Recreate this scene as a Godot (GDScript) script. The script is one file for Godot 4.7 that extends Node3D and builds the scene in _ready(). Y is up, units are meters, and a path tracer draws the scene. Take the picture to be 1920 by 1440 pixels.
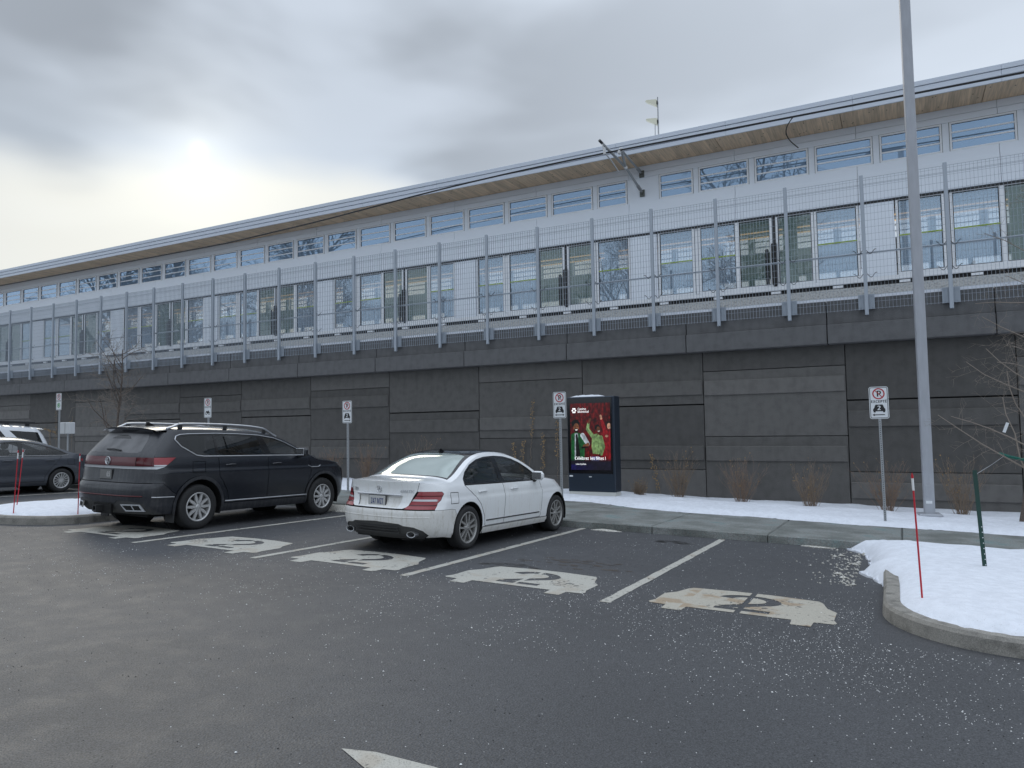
extends Node3D
# A parking lot in front of a raised light-rail station on a grey winter day.
# World: x along the wall, -z towards the wall, y up; the eye stands at (0, EYE, 0).

const EYE := 1.63
const SX := -0.022          # the lot rises gently to the -x side
const SZ := 0.030           # and falls towards the wall
const WALL_Z := -20.15
const PAR_Z := -19.9
const FAC_Z := -24.0
const FAR_Z := -34.2
const MOD := 1.785
const XL := -53.0
const XR := 9.5

var M := {}
var taken := {}
var rng := RandomNumberGenerator.new()

func gy(x: float, z: float) -> float:
	return SX * x + SZ * z

func Y(v: float) -> float:
	return v + EYE

# ---------------------------------------------------------------- mesh builder
class MB:
	var v := PackedVector3Array()
	var n := PackedVector3Array()
	var uv := PackedVector2Array()
	var xf := Transform3D()
	func tri(a: Vector3, b: Vector3, c: Vector3, na: Vector3, nb: Vector3, nc: Vector3) -> void:
		if (b - a).cross(c - a).dot(na + nb + nc) > 0.0:
			v.append(a); v.append(c); v.append(b)
			n.append(na); n.append(nc); n.append(nb)
		else:
			v.append(a); v.append(b); v.append(c)
			n.append(na); n.append(nb); n.append(nc)
	func flat(a: Vector3, b: Vector3, c: Vector3) -> void:
		var k := (b - a).cross(c - a)
		if k.length_squared() < 1e-16:
			return
		k = k.normalized()
		v.append(a); v.append(c); v.append(b)
		n.append(k); n.append(k); n.append(k)
	func quad(a: Vector3, b: Vector3, c: Vector3, d: Vector3) -> void:
		flat(a, b, c); flat(a, c, d)
	func box(c: Vector3, s: Vector3, b := Basis()) -> void:
		var x := b.x * s.x * 0.5
		var y := b.y * s.y * 0.5
		var z := b.z * s.z * 0.5
		quad(c - x - y + z, c + x - y + z, c + x + y + z, c - x + y + z)
		quad(c + x - y - z, c - x - y - z, c - x + y - z, c + x + y - z)
		quad(c + x - y + z, c + x - y - z, c + x + y - z, c + x + y + z)
		quad(c - x - y - z, c - x - y + z, c - x + y + z, c - x + y - z)
		quad(c - x + y + z, c + x + y + z, c + x + y - z, c - x + y - z)
		quad(c - x - y - z, c + x - y - z, c + x - y + z, c - x - y + z)
	# box with chamfered edges
	func cbox(c: Vector3, s: Vector3, e: float, b := Basis()) -> void:
		var h := s * 0.5
		var f := func(x: float, y: float, z: float) -> Vector3: return c + b * Vector3(x, y, z)
		var hx := h.x; var hy := h.y; var hz := h.z
		var ix := hx - e; var iy := hy - e; var iz := hz - e
		for sg: float in [-1.0, 1.0]:
			_q(f.call(-ix, -iy, sg * hz), f.call(ix, -iy, sg * hz), f.call(ix, iy, sg * hz), f.call(-ix, iy, sg * hz), c)
			_q(f.call(sg * hx, -iy, -iz), f.call(sg * hx, -iy, iz), f.call(sg * hx, iy, iz), f.call(sg * hx, iy, -iz), c)
			_q(f.call(-ix, sg * hy, -iz), f.call(ix, sg * hy, -iz), f.call(ix, sg * hy, iz), f.call(-ix, sg * hy, iz), c)
			for sh: float in [-1.0, 1.0]:
				_q(f.call(-ix, sg * hy, sh * iz), f.call(ix, sg * hy, sh * iz), f.call(ix, sg * iy, sh * hz), f.call(-ix, sg * iy, sh * hz), c)
				_q(f.call(sg * hx, -iy, sh * iz), f.call(sg * hx, iy, sh * iz), f.call(sg * ix, iy, sh * hz), f.call(sg * ix, -iy, sh * hz), c)
				_q(f.call(sg * hx, sh * iy, -iz), f.call(sg * hx, sh * iy, iz), f.call(sg * ix, sh * hy, iz), f.call(sg * ix, sh * hy, -iz), c)
				for sk: float in [-1.0, 1.0]:
					_t(f.call(sg * hx, sh * iy, sk * iz), f.call(sg * ix, sh * hy, sk * iz), f.call(sg * ix, sh * iy, sk * hz), c)
	func _t(a: Vector3, b: Vector3, c: Vector3, inside: Vector3) -> void:
		var k := (b - a).cross(c - a)
		if k.dot((a + b + c) / 3.0 - inside) < 0.0:
			flat(a, c, b)
		else:
			flat(a, b, c)
	func _q(a: Vector3, b: Vector3, c: Vector3, d: Vector3, inside: Vector3) -> void:
		_t(a, b, c, inside); _t(a, c, d, inside)
	# tapered cylinder, smooth
	func cyl(a: Vector3, b: Vector3, r0: float, r1: float, k := 8, caps := true) -> void:
		var d := (b - a).normalized()
		var u := d.cross(Vector3.UP if absf(d.y) < 0.9 else Vector3.RIGHT).normalized()
		var w := d.cross(u)
		for i in k:
			var p := TAU * i / k
			var q := TAU * (i + 1) / k
			var n0 := u * cos(p) + w * sin(p)
			var n1 := u * cos(q) + w * sin(q)
			tri(a + n0 * r0, a + n1 * r0, b + n1 * r1, n0, n1, n1)
			if r1 > 0.0:
				tri(a + n0 * r0, b + n1 * r1, b + n0 * r1, n0, n1, n0)
			if caps:
				tri(a, a + n0 * r0, a + n1 * r0, -d, -d, -d)
				if r1 > 0.0:
					tri(b, b + n0 * r1, b + n1 * r1, d, d, d)
	func tube(pts: PackedVector3Array, r: float, k := 6, r_end := -1.0) -> void:
		var m := pts.size()
		for i in m - 1:
			var f0 := float(i) / (m - 1)
			var f1 := float(i + 1) / (m - 1)
			var ra := r if r_end < 0.0 else lerpf(r, r_end, f0)
			var rb := r if r_end < 0.0 else lerpf(r, r_end, f1)
			cyl(pts[i], pts[i + 1], ra, rb, k, i == 0 or i == m - 2)
	# profile of (radius, along) turned about axis d through c
	func lathe(c: Vector3, d: Vector3, prof: PackedVector2Array, k := 32, smooth := true) -> void:
		d = d.normalized()
		var u := d.cross(Vector3.UP if absf(d.y) < 0.9 else Vector3.RIGHT).normalized()
		var w := d.cross(u)
		var m := prof.size()
		var nn := PackedVector2Array()
		for i in m:
			var a := prof[maxi(i - 1, 0)]
			var b := prof[mini(i + 1, m - 1)]
			var t := (b - a).normalized()
			nn.append(Vector2(t.y, -t.x))
		for i in m - 1:
			var fn := Vector2((prof[i + 1] - prof[i]).y, -(prof[i + 1] - prof[i]).x).normalized()
			var na := nn[i] if smooth else fn
			var nb := nn[i + 1] if smooth else fn
			for j in k:
				var e0 := u * cos(TAU * j / k) + w * sin(TAU * j / k)
				var e1 := u * cos(TAU * (j + 1) / k) + w * sin(TAU * (j + 1) / k)
				var p00 := c + e0 * prof[i].x + d * prof[i].y
				var p01 := c + e1 * prof[i].x + d * prof[i].y
				var p10 := c + e0 * prof[i + 1].x + d * prof[i + 1].y
				var p11 := c + e1 * prof[i + 1].x + d * prof[i + 1].y
				var n00 := e0 * na.x + d * na.y
				var n01 := e1 * na.x + d * na.y
				var n10 := e0 * nb.x + d * nb.y
				var n11 := e1 * nb.x + d * nb.y
				if prof[i].x > 1e-5:
					tri(p00, p01, p11, n00, n01, n11)
				if prof[i + 1].x > 1e-5:
					tri(p00, p11, p10, n00, n11, n10)
	# polygon in the xy plane of t, pulled out along its z from 0 to depth
	func prism(poly: PackedVector2Array, depth: float, t := Transform3D()) -> void:
		var ix := Geometry2D.triangulate_polygon(poly)
		var nz := t.basis.z.normalized()
		for i in range(0, ix.size(), 3):
			var a := t * Vector3(poly[ix[i]].x, poly[ix[i]].y, depth)
			var b := t * Vector3(poly[ix[i + 1]].x, poly[ix[i + 1]].y, depth)
			var c := t * Vector3(poly[ix[i + 2]].x, poly[ix[i + 2]].y, depth)
			tri(a, b, c, nz, nz, nz)
			tri(a - t.basis.z * depth, b - t.basis.z * depth, c - t.basis.z * depth, -nz, -nz, -nz)
		var m := poly.size()
		var sgn := -1.0 if Geometry2D.is_polygon_clockwise(poly) else 1.0
		for i in m:
			var p := poly[i]
			var q := poly[(i + 1) % m]
			var o := (t.basis * Vector3(q.y - p.y, p.x - q.x, 0) * sgn).normalized()
			var a := t * Vector3(p.x, p.y, 0); var b := t * Vector3(q.x, q.y, 0)
			var c := t * Vector3(q.x, q.y, depth); var d := t * Vector3(p.x, p.y, depth)
			tri(a, b, c, o, o, o); tri(a, c, d, o, o, o)
	# flat polygon sheet (in xy of t)
	func sheet(poly: PackedVector2Array, t := Transform3D()) -> void:
		var ix := Geometry2D.triangulate_polygon(poly)
		var nz := t.basis.z.normalized()
		for i in range(0, ix.size(), 3):
			tri(t * Vector3(poly[ix[i]].x, poly[ix[i]].y, 0), t * Vector3(poly[ix[i + 1]].x, poly[ix[i + 1]].y, 0), t * Vector3(poly[ix[i + 2]].x, poly[ix[i + 2]].y, 0), nz, nz, nz)
	func mesh() -> ArrayMesh:
		var a := []
		a.resize(Mesh.ARRAY_MAX)
		a[Mesh.ARRAY_VERTEX] = v
		a[Mesh.ARRAY_NORMAL] = n
		if uv.size() == v.size() and v.size() > 0:
			a[Mesh.ARRAY_TEX_UV] = uv
		var m := ArrayMesh.new()
		m.add_surface_from_arrays(Mesh.PRIMITIVE_TRIANGLES, a)
		return m

# a region of a plane (include minus excludes) laid over a surface in small cells
static func touched(cells: Dictionary, poly: PackedVector2Array, step: Vector2) -> void:
	var m := poly.size()
	for i in m:
		var a := poly[i]
		var b := poly[(i + 1) % m]
		var k := int(ceil(maxf(absf(b.x - a.x) / step.x, absf(b.y - a.y) / step.y) * 6.0)) + 1
		for j in k + 1:
			var p := a.lerp(b, float(j) / k)
			cells[Vector2i(floori(p.x / step.x), floori(p.y / step.y))] = true

static func patch(mb: MB, inc: PackedVector2Array, exc: Array, surf: Callable, step: Vector2, mirror := false, off := 0.0, use_uv := false) -> void:
	var edge := {}
	touched(edge, inc, step)
	for e: PackedVector2Array in exc:
		touched(edge, e, step)
	var lo := inc[0]
	var hi := inc[0]
	for p in inc:
		lo = lo.min(p); hi = hi.max(p)
	var memo := {}
	var sg := -1.0 if mirror else 1.0
	for cx in range(floori(lo.x / step.x), floori(hi.x / step.x) + 1):
		for cy in range(floori(lo.y / step.y), floori(hi.y / step.y) + 1):
			var key := Vector2i(cx, cy)
			var o := Vector2(cx * step.x, cy * step.y)
			var rect := PackedVector2Array([o, o + Vector2(step.x, 0), o + step, o + Vector2(0, step.y)])
			var pieces: Array = []
			if edge.has(key):
				pieces = Geometry2D.intersect_polygons(inc, rect)
				for e: PackedVector2Array in exc:
					var next: Array = []
					for q: PackedVector2Array in pieces:
						for r: PackedVector2Array in Geometry2D.clip_polygons(q, e):
							if not Geometry2D.is_polygon_clockwise(r):
								next.append(r)
					pieces = next
			else:
				var c := o + step * 0.5
				if not Geometry2D.is_point_in_polygon(c, inc):
					continue
				var out := false
				for e: PackedVector2Array in exc:
					if Geometry2D.is_point_in_polygon(c, e):
						out = true
						break
				if out:
					continue
				pieces = [rect]
			for q: PackedVector2Array in pieces:
				var ix: PackedInt32Array
				if q.size() == 4:
					ix = PackedInt32Array([0, 1, 2, 0, 2, 3])
				else:
					ix = Geometry2D.triangulate_polygon(q)
				var P := PackedVector3Array()
				var N := PackedVector3Array()
				for p in q:
					var mk := Vector2i(roundi(p.x * 20000.0), roundi(p.y * 20000.0))
					var got: Array
					if memo.has(mk):
						got = memo[mk]
					else:
						var e := 0.012
						var f: Vector3 = surf.call(p)
						var fu: Vector3 = surf.call(p + Vector2(e, 0)) - surf.call(p - Vector2(e, 0))
						var fv: Vector3 = surf.call(p + Vector2(0, e)) - surf.call(p - Vector2(0, e))
						var k := fu.cross(fv)
						k = k.normalized() if k.length_squared() > 1e-14 else Vector3.UP
						got = [f + k * off, k]
						memo[mk] = got
					P.append(got[0]); N.append(got[1])
				for i in range(0, ix.size(), 3):
					var a := P[ix[i]]; var b := P[ix[i + 1]]; var c := P[ix[i + 2]]
					if (b - a).cross(c - a).length_squared() < 1e-14:
						continue
					var mm := Vector3(sg, 1, 1)
					var before := mb.v.size()
					mb.tri(a * mm, b * mm, c * mm, N[ix[i]] * mm, N[ix[i + 1]] * mm, N[ix[i + 2]] * mm)
					if use_uv:
						for t in 3:
							var pv := mb.v[before + t]
							for s in 3:
								if (P[ix[i + s]] * mm).is_equal_approx(pv):
									mb.uv.append(q[ix[i + s]])
									break

# ---------------------------------------------------------------- naming
func numbered(called: String) -> String:
	if not taken.has(called):
		taken[called] = 0
		return called
	taken[called] += 1
	return "%s_%03d" % [called, taken[called]]

func tag(o: Node3D, label: String, category: String, group := "", kind := "") -> Node3D:
	o.set_meta("label", label)
	o.set_meta("category", category)
	if group:
		o.set_meta("group", group)
	if kind:
		o.set_meta("kind", kind)
	return o

func thing(called: String, at: Vector3, label: String, category: String, group := "", turn := 0.0) -> Node3D:
	var o := Node3D.new()
	o.name = numbered(called)
	add_child(o)
	o.position = at
	o.rotation.y = turn
	tag(o, label, category, group)
	return o

func part(mb: MB, called: String, mat: Material, parent: Node3D, at := Vector3.ZERO) -> MeshInstance3D:
	return put(mb.mesh(), called, mat, parent, at)

func put(mesh: Mesh, called: String, mat: Material, parent: Node3D, at := Vector3.ZERO) -> MeshInstance3D:
	var o := MeshInstance3D.new()
	o.name = numbered(called) if parent == self else called
	o.mesh = mesh
	o.material_override = mat
	o.position = at
	parent.add_child(o, true)
	return o

func holder(called: String, parent: Node3D, at := Vector3.ZERO) -> Node3D:
	var o := Node3D.new()
	o.name = called
	o.position = at
	parent.add_child(o, true)
	return o

func text(t: String, size: float, called: String, mat: Material, parent: Node3D, at: Transform3D, bold := true) -> MeshInstance3D:
	var f := SystemFont.new()
	f.font_names = PackedStringArray(["Droid Sans"])
	f.font_weight = 700 if bold else 400
	var m := TextMesh.new()
	m.text = t
	m.font = f
	m.font_size = 32
	m.pixel_size = size / 32.0
	m.depth = 0.0
	m.curve_step = 2.0
	var o := MeshInstance3D.new()
	o.name = called
	o.mesh = m
	o.material_override = mat
	o.transform = at
	parent.add_child(o, true)
	return o

# ---------------------------------------------------------------- materials
func lin(r: float, g: float, b: float) -> Color:
	return Color(r, g, b).linear_to_srgb()

func mat(called: String, c: Color, rough := 0.7, metal := 0.0, spec := 0.5) -> StandardMaterial3D:
	var m := StandardMaterial3D.new()
	m.resource_name = called
	m.albedo_color = c
	m.roughness = rough
	m.metallic = metal
	m.metallic_specular = spec
	M[called] = m
	return m

func glass(called: String, c: Color, alpha: float, metal := 0.0, spec := 0.5, rough := 0.0) -> StandardMaterial3D:
	var m := mat(called, Color(c.r, c.g, c.b, alpha), rough, metal, spec)
	m.transparency = BaseMaterial3D.TRANSPARENCY_ALPHA
	return m

func noise_tex(sd: int, freq: float, ramp: Array, size := 512, octaves := 4, normal := false, kind := FastNoiseLite.TYPE_SIMPLEX_SMOOTH) -> NoiseTexture2D:
	var f := FastNoiseLite.new()
	f.seed = sd
	f.noise_type = kind
	f.frequency = freq
	f.fractal_octaves = octaves
	var t := NoiseTexture2D.new()
	t.width = size
	t.height = size
	t.seamless = true
	t.noise = f
	if normal:
		t.as_normal_map = true
		t.bump_strength = 4.0
	elif ramp.size():
		var g := Gradient.new()
		g.offsets = PackedFloat32Array(ramp.map(func(e: Array) -> float: return e[0]))
		g.colors = PackedColorArray(ramp.map(func(e: Array) -> Color: return e[1]))
		t.color_ramp = g
	return t

func tri_tex(m: StandardMaterial3D, tex: Texture2D, scale: Vector3, world := true) -> void:
	m.albedo_texture = tex
	m.uv1_triplanar = true
	m.uv1_world_triplanar = world
	m.uv1_scale = scale
	m.uv1_triplanar_sharpness = 4.0

func detail(m: StandardMaterial3D, tex: Texture2D, scale: Vector3, world := true) -> void:
	m.detail_enabled = true
	m.detail_albedo = tex
	m.detail_blend_mode = BaseMaterial3D.BLEND_MODE_MUL
	m.detail_uv_layer = BaseMaterial3D.DETAIL_UV_2
	m.uv2_triplanar = true
	m.uv2_world_triplanar = world
	m.uv2_scale = scale

# ---------------------------------------------------------------- light and air
func sky_image() -> Image:
	var W := 1536
	var Hh := 768
	var im := Image.create(W, Hh, false, Image.FORMAT_RGBF)
	var a := FastNoiseLite.new()
	a.seed = 11; a.frequency = 0.40; a.fractal_octaves = 5; a.fractal_gain = 0.45
	var b := FastNoiseLite.new()
	b.seed = 5; b.frequency = 0.16; b.fractal_octaves = 3
	var sd := Vector3(-0.734, 0.340, -0.588).normalized()
	var saz := atan2(sd.x, -sd.z)
	im.fill(Color(0.30, 0.31, 0.33))
	for j in Hh / 2 + 2:
		var th := PI * (j + 0.5) / Hh
		var y := cos(th)
		var el := PI / 2 - th
		var sh := sin(th)
		for i in W:
			var az := TAU * (i + 0.5) / W
			var d := Vector3(sin(az) * sh, y, -cos(az) * sh)
			var ang := acos(clampf(d.dot(sd), -1, 1))
			# long flat streaks: noise wrapped round the horizon, stretched sideways
			var cx := sin(az) * 1.9
			var cz := cos(az) * 1.9
			var wob := b.get_noise_3d(cx * 2.4 + 9.0, el * 7.0, cz * 2.4)
			var n := a.get_noise_3d(cx * 1.7 + wob * 0.5, el * 9.5 + wob * 1.6 + 2.0, cz * 1.7)
			var m := b.get_noise_3d(cx * 1.5 - 6.0, el * 5.0, cz * 1.5 + 3.0)
			var near := exp(-ang * ang / 0.36)
			var t := smoothstep(0.10, 0.42, y + m * 0.12)
			var c := Vector3(0.475, 0.545, 0.62).lerp(Vector3(0.352, 0.392, 0.448), t)
			c *= 1.0 + 0.9 * smoothstep(0.44, 0.95, y)
			c *= 1.0 - (0.07 + 0.27 * near) * smoothstep(-0.22, 0.22, n) + (0.04 + 0.10 * near) * smoothstep(-0.06, -0.40, n)
			c *= 1.0 - 0.20 * near
			var da := wrapf(az - saz, -PI, PI)
			# the bright clear band under the cloud base on the sun's side
			var low := exp(-da * da / 0.30) * smoothstep(0.335, 0.265, el + 0.07 * m + 0.07 * n)
			c = c.lerp(Vector3(0.51, 0.51, 0.475), 0.94 * low)
			var hole := smoothstep(0.20, -0.25, n + 0.5 * m)
			c += Vector3(0.09, 0.088, 0.075) * exp(-ang * ang / 0.010) * (0.25 + 0.75 * hole)
			c += Vector3(0.075, 0.075, 0.07) * exp(-ang * ang / 0.0016) * (0.3 + 0.7 * hole)
			c += Vector3(0.16, 0.16, 0.15) * exp(-ang * ang / 0.00007)
			im.set_pixel(i, j, Color(c.x, c.y, c.z))
	return im

func setup() -> void:
	var cam := Camera3D.new()
	cam.name = "camera"
	add_child(cam)
	cam.position = Vector3(0, EYE, 0)
	cam.rotation_degrees = Vector3(3.305, 27.919, -0.949)
	cam.fov = 55.448
	cam.near = 0.05
	cam.far = 2000.0
	cam.current = true
	var env := Environment.new()
	env.background_mode = Environment.BG_SKY
	var sky := Sky.new()
	var pm := PanoramaSkyMaterial.new()
	pm.panorama = ImageTexture.create_from_image(sky_image())
	pm.energy_multiplier = 1.0
	sky.sky_material = pm
	env.sky = sky
	env.tonemap_mode = Environment.TONE_MAPPER_LINEAR
	env.tonemap_exposure = 1.85
	env.sdfgi_enabled = true
	env.ssao_enabled = true
	env.ssil_enabled = true
	var we := WorldEnvironment.new()
	we.name = "air"
	we.environment = env
	add_child(we)
	var sun := DirectionalLight3D.new()
	sun.name = "sun"
	add_child(sun)
	sun.look_at_from_position(Vector3(-73.4, 34.0, -58.8), Vector3.ZERO, Vector3.UP)
	sun.light_energy = 0.18
	sun.light_color = Color(1.0, 0.96, 0.88)
	sun.light_angular_distance = 30.0
	sun.shadow_enabled = true

func speckle(sd: int, base: Vector3, spread: float, bright: float, share: float, size := 512, blue := 0.0) -> ImageTexture:
	var r := RandomNumberGenerator.new()
	r.seed = sd
	var im := Image.create(size, size, false, Image.FORMAT_RGB8)
	for j in size:
		for i in size:
			var f := 1.0 + (r.randf() - 0.5) * spread + (r.randf() - 0.5) * spread
			var c := base * f
			var k := r.randf()
			if k < share:
				c = c.lerp(Vector3(0.32, 0.32, 0.31), bright * r.randf())
			elif k < share + blue:
				c = c.lerp(Vector3(0.10, 0.30, 0.32), 0.8 * r.randf())
			im.set_pixel(i, j, lin(c.x, c.y, c.z))
	return ImageTexture.create_from_image(im)

func materials() -> void:
	var g := func(v: float) -> Color: return Color(v, v, v)
	# asphalt
	var m := mat("asphalt", Color.WHITE, 0.64, 0.0, 0.5)
	tri_tex(m, speckle(3, Vector3(0.060, 0.062, 0.067), 0.85, 0.5, 0.006), Vector3.ONE * 0.40)
	detail(m, noise_tex(21, 0.006, [[0.0, g.call(0.93)], [0.42, g.call(0.97)], [0.6, g.call(1.0)], [1.0, g.call(1.0)]], 512, 5), Vector3.ONE * 0.085)
	m.normal_enabled = true
	m.normal_texture = noise_tex(8, 0.30, [], 512, 2, true)
	m.normal_scale = 0.22
	m.roughness_texture = noise_tex(61, 0.012, [[0.0, g.call(0.86)], [0.5, g.call(0.96)], [1.0, g.call(1.0)]], 512, 4)
	# worn road paint
	for e: Array in [["road_paint", Vector3(0.44, 0.43, 0.385), 0.48], ["rusty_paint", Vector3(0.42, 0.395, 0.335), 0.48]]:
		m = mat(e[0], Color.WHITE, 0.75)
		var f := FastNoiseLite.new()
		f.seed = 4; f.frequency = 0.055; f.fractal_octaves = 5
		var f2 := FastNoiseLite.new()
		f2.seed = 9; f2.frequency = 0.008; f2.fractal_octaves = 3
		var r := RandomNumberGenerator.new(); r.seed = 77
		var im := Image.create(512, 512, false, Image.FORMAT_RGB8)
		for j in 512:
			for i in 512:
				var wear: float = f.get_noise_2d(i, j) + 0.9 * f2.get_noise_2d(i, j)
				var t := smoothstep(e[2], e[2] + 0.22, wear)
				var c: Vector3 = e[1] * (0.93 + 0.14 * r.randf())
				var rust := smoothstep(0.12, 0.5, f2.get_noise_2d(i + 900, j * 1.0)) * (0.85 if e[0] == "rusty_paint" else 0.30)
				c = c.lerp(Vector3(0.30, 0.20, 0.11), rust * 0.75)
				c = c.lerp(Vector3(0.075, 0.075, 0.075), t * 0.85)
				if r.randf() < 0.09:
					c *= r.randf_range(0.35, 0.8)
				im.set_pixel(i, j, lin(c.x, c.y, c.z))
		tri_tex(m, ImageTexture.create_from_image(im), Vector3.ONE * 0.5)
	# concretes
	m = mat("wall_concrete", lin(0.118, 0.114, 0.109), 0.85, 0.0, 0.35)
	tri_tex(m, noise_tex(31, 0.02, [[0.0, g.call(0.90)], [0.5, g.call(0.97)], [1.0, g.call(1.0)]], 512, 6), Vector3.ONE * 0.3)
	detail(m, noise_tex(33, 0.010, [[0.0, g.call(0.96)], [0.5, g.call(1.0)], [1.0, g.call(1.0)]], 512, 4), Vector3(0.9, 0.13, 0.9))
	m.normal_enabled = true
	m.normal_texture = noise_tex(35, 0.16, [], 512, 3, true)
	m.normal_scale = 0.18
	var m2: StandardMaterial3D = m.duplicate()
	m2.albedo_color = lin(0.137, 0.132, 0.126)
	m2.resource_name = "wall_concrete_band"
	M["band_concrete"] = m2
	var m3: StandardMaterial3D = m.duplicate()
	m3.albedo_color = lin(0.142, 0.142, 0.145)
	m3.resource_name = "coping_concrete"
	M["coping_concrete"] = m3
	m = mat("joint", lin(0.02, 0.02, 0.02), 0.95)
	m = mat("sidewalk", Color.WHITE, 0.65)
	tri_tex(m, speckle(13, Vector3(0.225, 0.228, 0.218), 0.6, 0.9, 0.07, 512, 0.06), Vector3.ONE * 0.25)
	detail(m, noise_tex(41, 0.012, [[0.0, Color(0.74, 0.75, 0.74)], [0.45, Color(0.90, 0.91, 0.90)], [0.62, Color(1, 1, 1)], [0.80, Color(0.97, 1.0, 1.0)], [1.0, Color(0.80, 0.98, 1.0)]], 512, 5), Vector3.ONE * 0.16)
	m = mat("kerb", Color.WHITE, 0.8)
	tri_tex(m, speckle(15, Vector3(0.30, 0.285, 0.255), 0.5, 0.4, 0.02), Vector3.ONE * 0.5)
	detail(m, noise_tex(43, 0.02, [[0.0, g.call(0.62)], [0.45, g.call(0.92)], [1.0, g.call(1.0)]], 512, 5), Vector3.ONE * 0.4)
	m = mat("platform_concrete", lin(0.56, 0.56, 0.55), 0.85)
	tri_tex(m, noise_tex(45, 0.05, [[0.0, g.call(0.7)], [0.5, g.call(0.95)], [1.0, g.call(1.0)]], 512, 5), Vector3.ONE * 0.5)
	m = mat("snow", lin(0.76, 0.79, 0.85), 0.75, 0.0, 0.3)
	m.normal_enabled = true
	m.uv1_triplanar = true; m.uv1_world_triplanar = true
	m.uv1_scale = Vector3.ONE * 0.6
	m.normal_texture = noise_tex(51, 0.05, [], 512, 5, true)
	m.normal_scale = 0.55
	var sn := Image.create(512, 512, false, Image.FORMAT_RGB8)
	var rs := RandomNumberGenerator.new(); rs.seed = 19
	var fs := FastNoiseLite.new(); fs.seed = 2; fs.frequency = 0.02; fs.fractal_octaves = 4
	for j in 512:
		for i in 512:
			var k := 0.97 + 0.05 * fs.get_noise_2d(i, j) + rs.randf_range(-0.03, 0.03)
			var c := Color(k, k, k)
			if rs.randf() < 0.0025 + 0.004 * smoothstep(0.2, 0.5, fs.get_noise_2d(i + 300, j)):
				c = Color(0.55, 0.50, 0.44)
			sn.set_pixel(i, j, c)
	m.albedo_texture = ImageTexture.create_from_image(sn)
	m = mat("dirty_snow", lin(0.74, 0.75, 0.76), 0.8, 0.0, 0.3)
	tri_tex(m, noise_tex(53, 0.06, [[0.0, Color(0.45, 0.43, 0.40)], [0.5, Color(0.85, 0.83, 0.78)], [1.0, Color(1, 1, 1)]], 512, 5), Vector3.ONE * 1.1)
	# station cladding
	mat("white_panel", lin(0.80, 0.85, 0.92), 0.42, 0.0, 0.5)
	mat("white_frame", lin(0.82, 0.84, 0.87), 0.40, 0.0, 0.5)
	mat("fascia", lin(0.60, 0.645, 0.72), 0.38, 0.0, 0.5)
	mat("dark_trim", lin(0.03, 0.03, 0.033), 0.5)
	mat("black_rubber", lin(0.014, 0.014, 0.015), 0.75)
	mat("interior_wall", lin(0.34, 0.38, 0.39), 0.7)
	mat("lime", lin(0.30, 0.42, 0.03), 0.5)
	m = mat("led", lin(0.8, 0.6, 0.4), 0.5)
	m.emission_enabled = true
	m.emission = Color(1.0, 0.84, 0.62)
	m.emission_energy_multiplier = 0.38
	glass("window_glass", Color(0.70, 0.79, 0.87), 0.03, 0.46, 0.6)
	glass("clerestory_glass", Color(0.60, 0.71, 0.82), 0.70, 0.50, 0.6)
	glass("door_glass", lin(0.20, 0.30, 0.275), 0.34, 0.10, 0.65)
	glass("clear_glass", Color(0.7, 0.85, 0.85), 0.06, 0.0, 0.5)
	m = mat("soffit_wood", Color.WHITE, 0.6)
	var im2 := Image.create(1024, 256, false, Image.FORMAT_RGB8)
	var rr := RandomNumberGenerator.new(); rr.seed = 5
	var fw := FastNoiseLite.new(); fw.seed = 12; fw.frequency = 0.03; fw.fractal_octaves = 4
	var tone := 1.0
	for i in 1024:
		if i % 20 == 0:
			tone = rr.randf_range(0.80, 1.06)
		for j in 256:
			var f: float = tone * (1.0 + 0.28 * fw.get_noise_2d(i * 3.0, j * 0.35))
			if i % 20 == 0:
				f *= 0.72
			im2.set_pixel(i, j, lin(0.72 * f, 0.54 * f, 0.37 * f))
	for k in 90:
		var kx := rr.randi_range(2, 1020)
		var ky := rr.randi_range(2, 252)
		for dx in range(-2, 3):
			for dy in range(-2, 3):
				if dx * dx + dy * dy <= 5:
					var c := im2.get_pixel(kx + dx, ky + dy)
					im2.set_pixel(kx + dx, ky + dy, c.darkened(0.35))
	tri_tex(m, ImageTexture.create_from_image(im2), Vector3(0.14, 0.28, 0.28))
	# metals
	mat("fence_steel", lin(0.36, 0.40, 0.45), 0.45, 0.25, 0.5)
	mat("wire_steel", lin(0.34, 0.385, 0.44), 0.5, 0.2, 0.5)
	m = mat("pole_steel", lin(0.40, 0.415, 0.45), 0.5, 0.1, 0.5)
	tri_tex(m, noise_tex(71, 0.02, [[0.0, g.call(0.94)], [1.0, g.call(1.0)]], 256, 4), Vector3(2.0, 0.4, 2.0))
	m = mat("galvanised", lin(0.46, 0.48, 0.50), 0.45, 0.2, 0.5)
	tri_tex(m, noise_tex(73, 0.06, [[0.0, g.call(0.72)], [1.0, g.call(1.0)]], 256, 3), Vector3.ONE * 5.0)
	mat("black_cable", lin(0.012, 0.012, 0.014), 0.5)
	mat("antenna_cream", lin(0.68, 0.66, 0.52), 0.5)
	mat("porcelain", lin(0.6, 0.6, 0.6), 0.3)
	mat("sign_white", lin(0.72, 0.74, 0.76), 0.45)
	mat("sign_black", lin(0.012, 0.012, 0.014), 0.5)
	mat("sign_red", lin(0.42, 0.015, 0.025), 0.5)
	mat("sign_green", lin(0.03, 0.28, 0.06), 0.5)
	mat("stake_red", lin(0.50, 0.015, 0.03), 0.5)
	mat("stake_white", lin(0.75, 0.75, 0.75), 0.5)
	mat("post_green", lin(0.010, 0.045, 0.035), 0.6)
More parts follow.
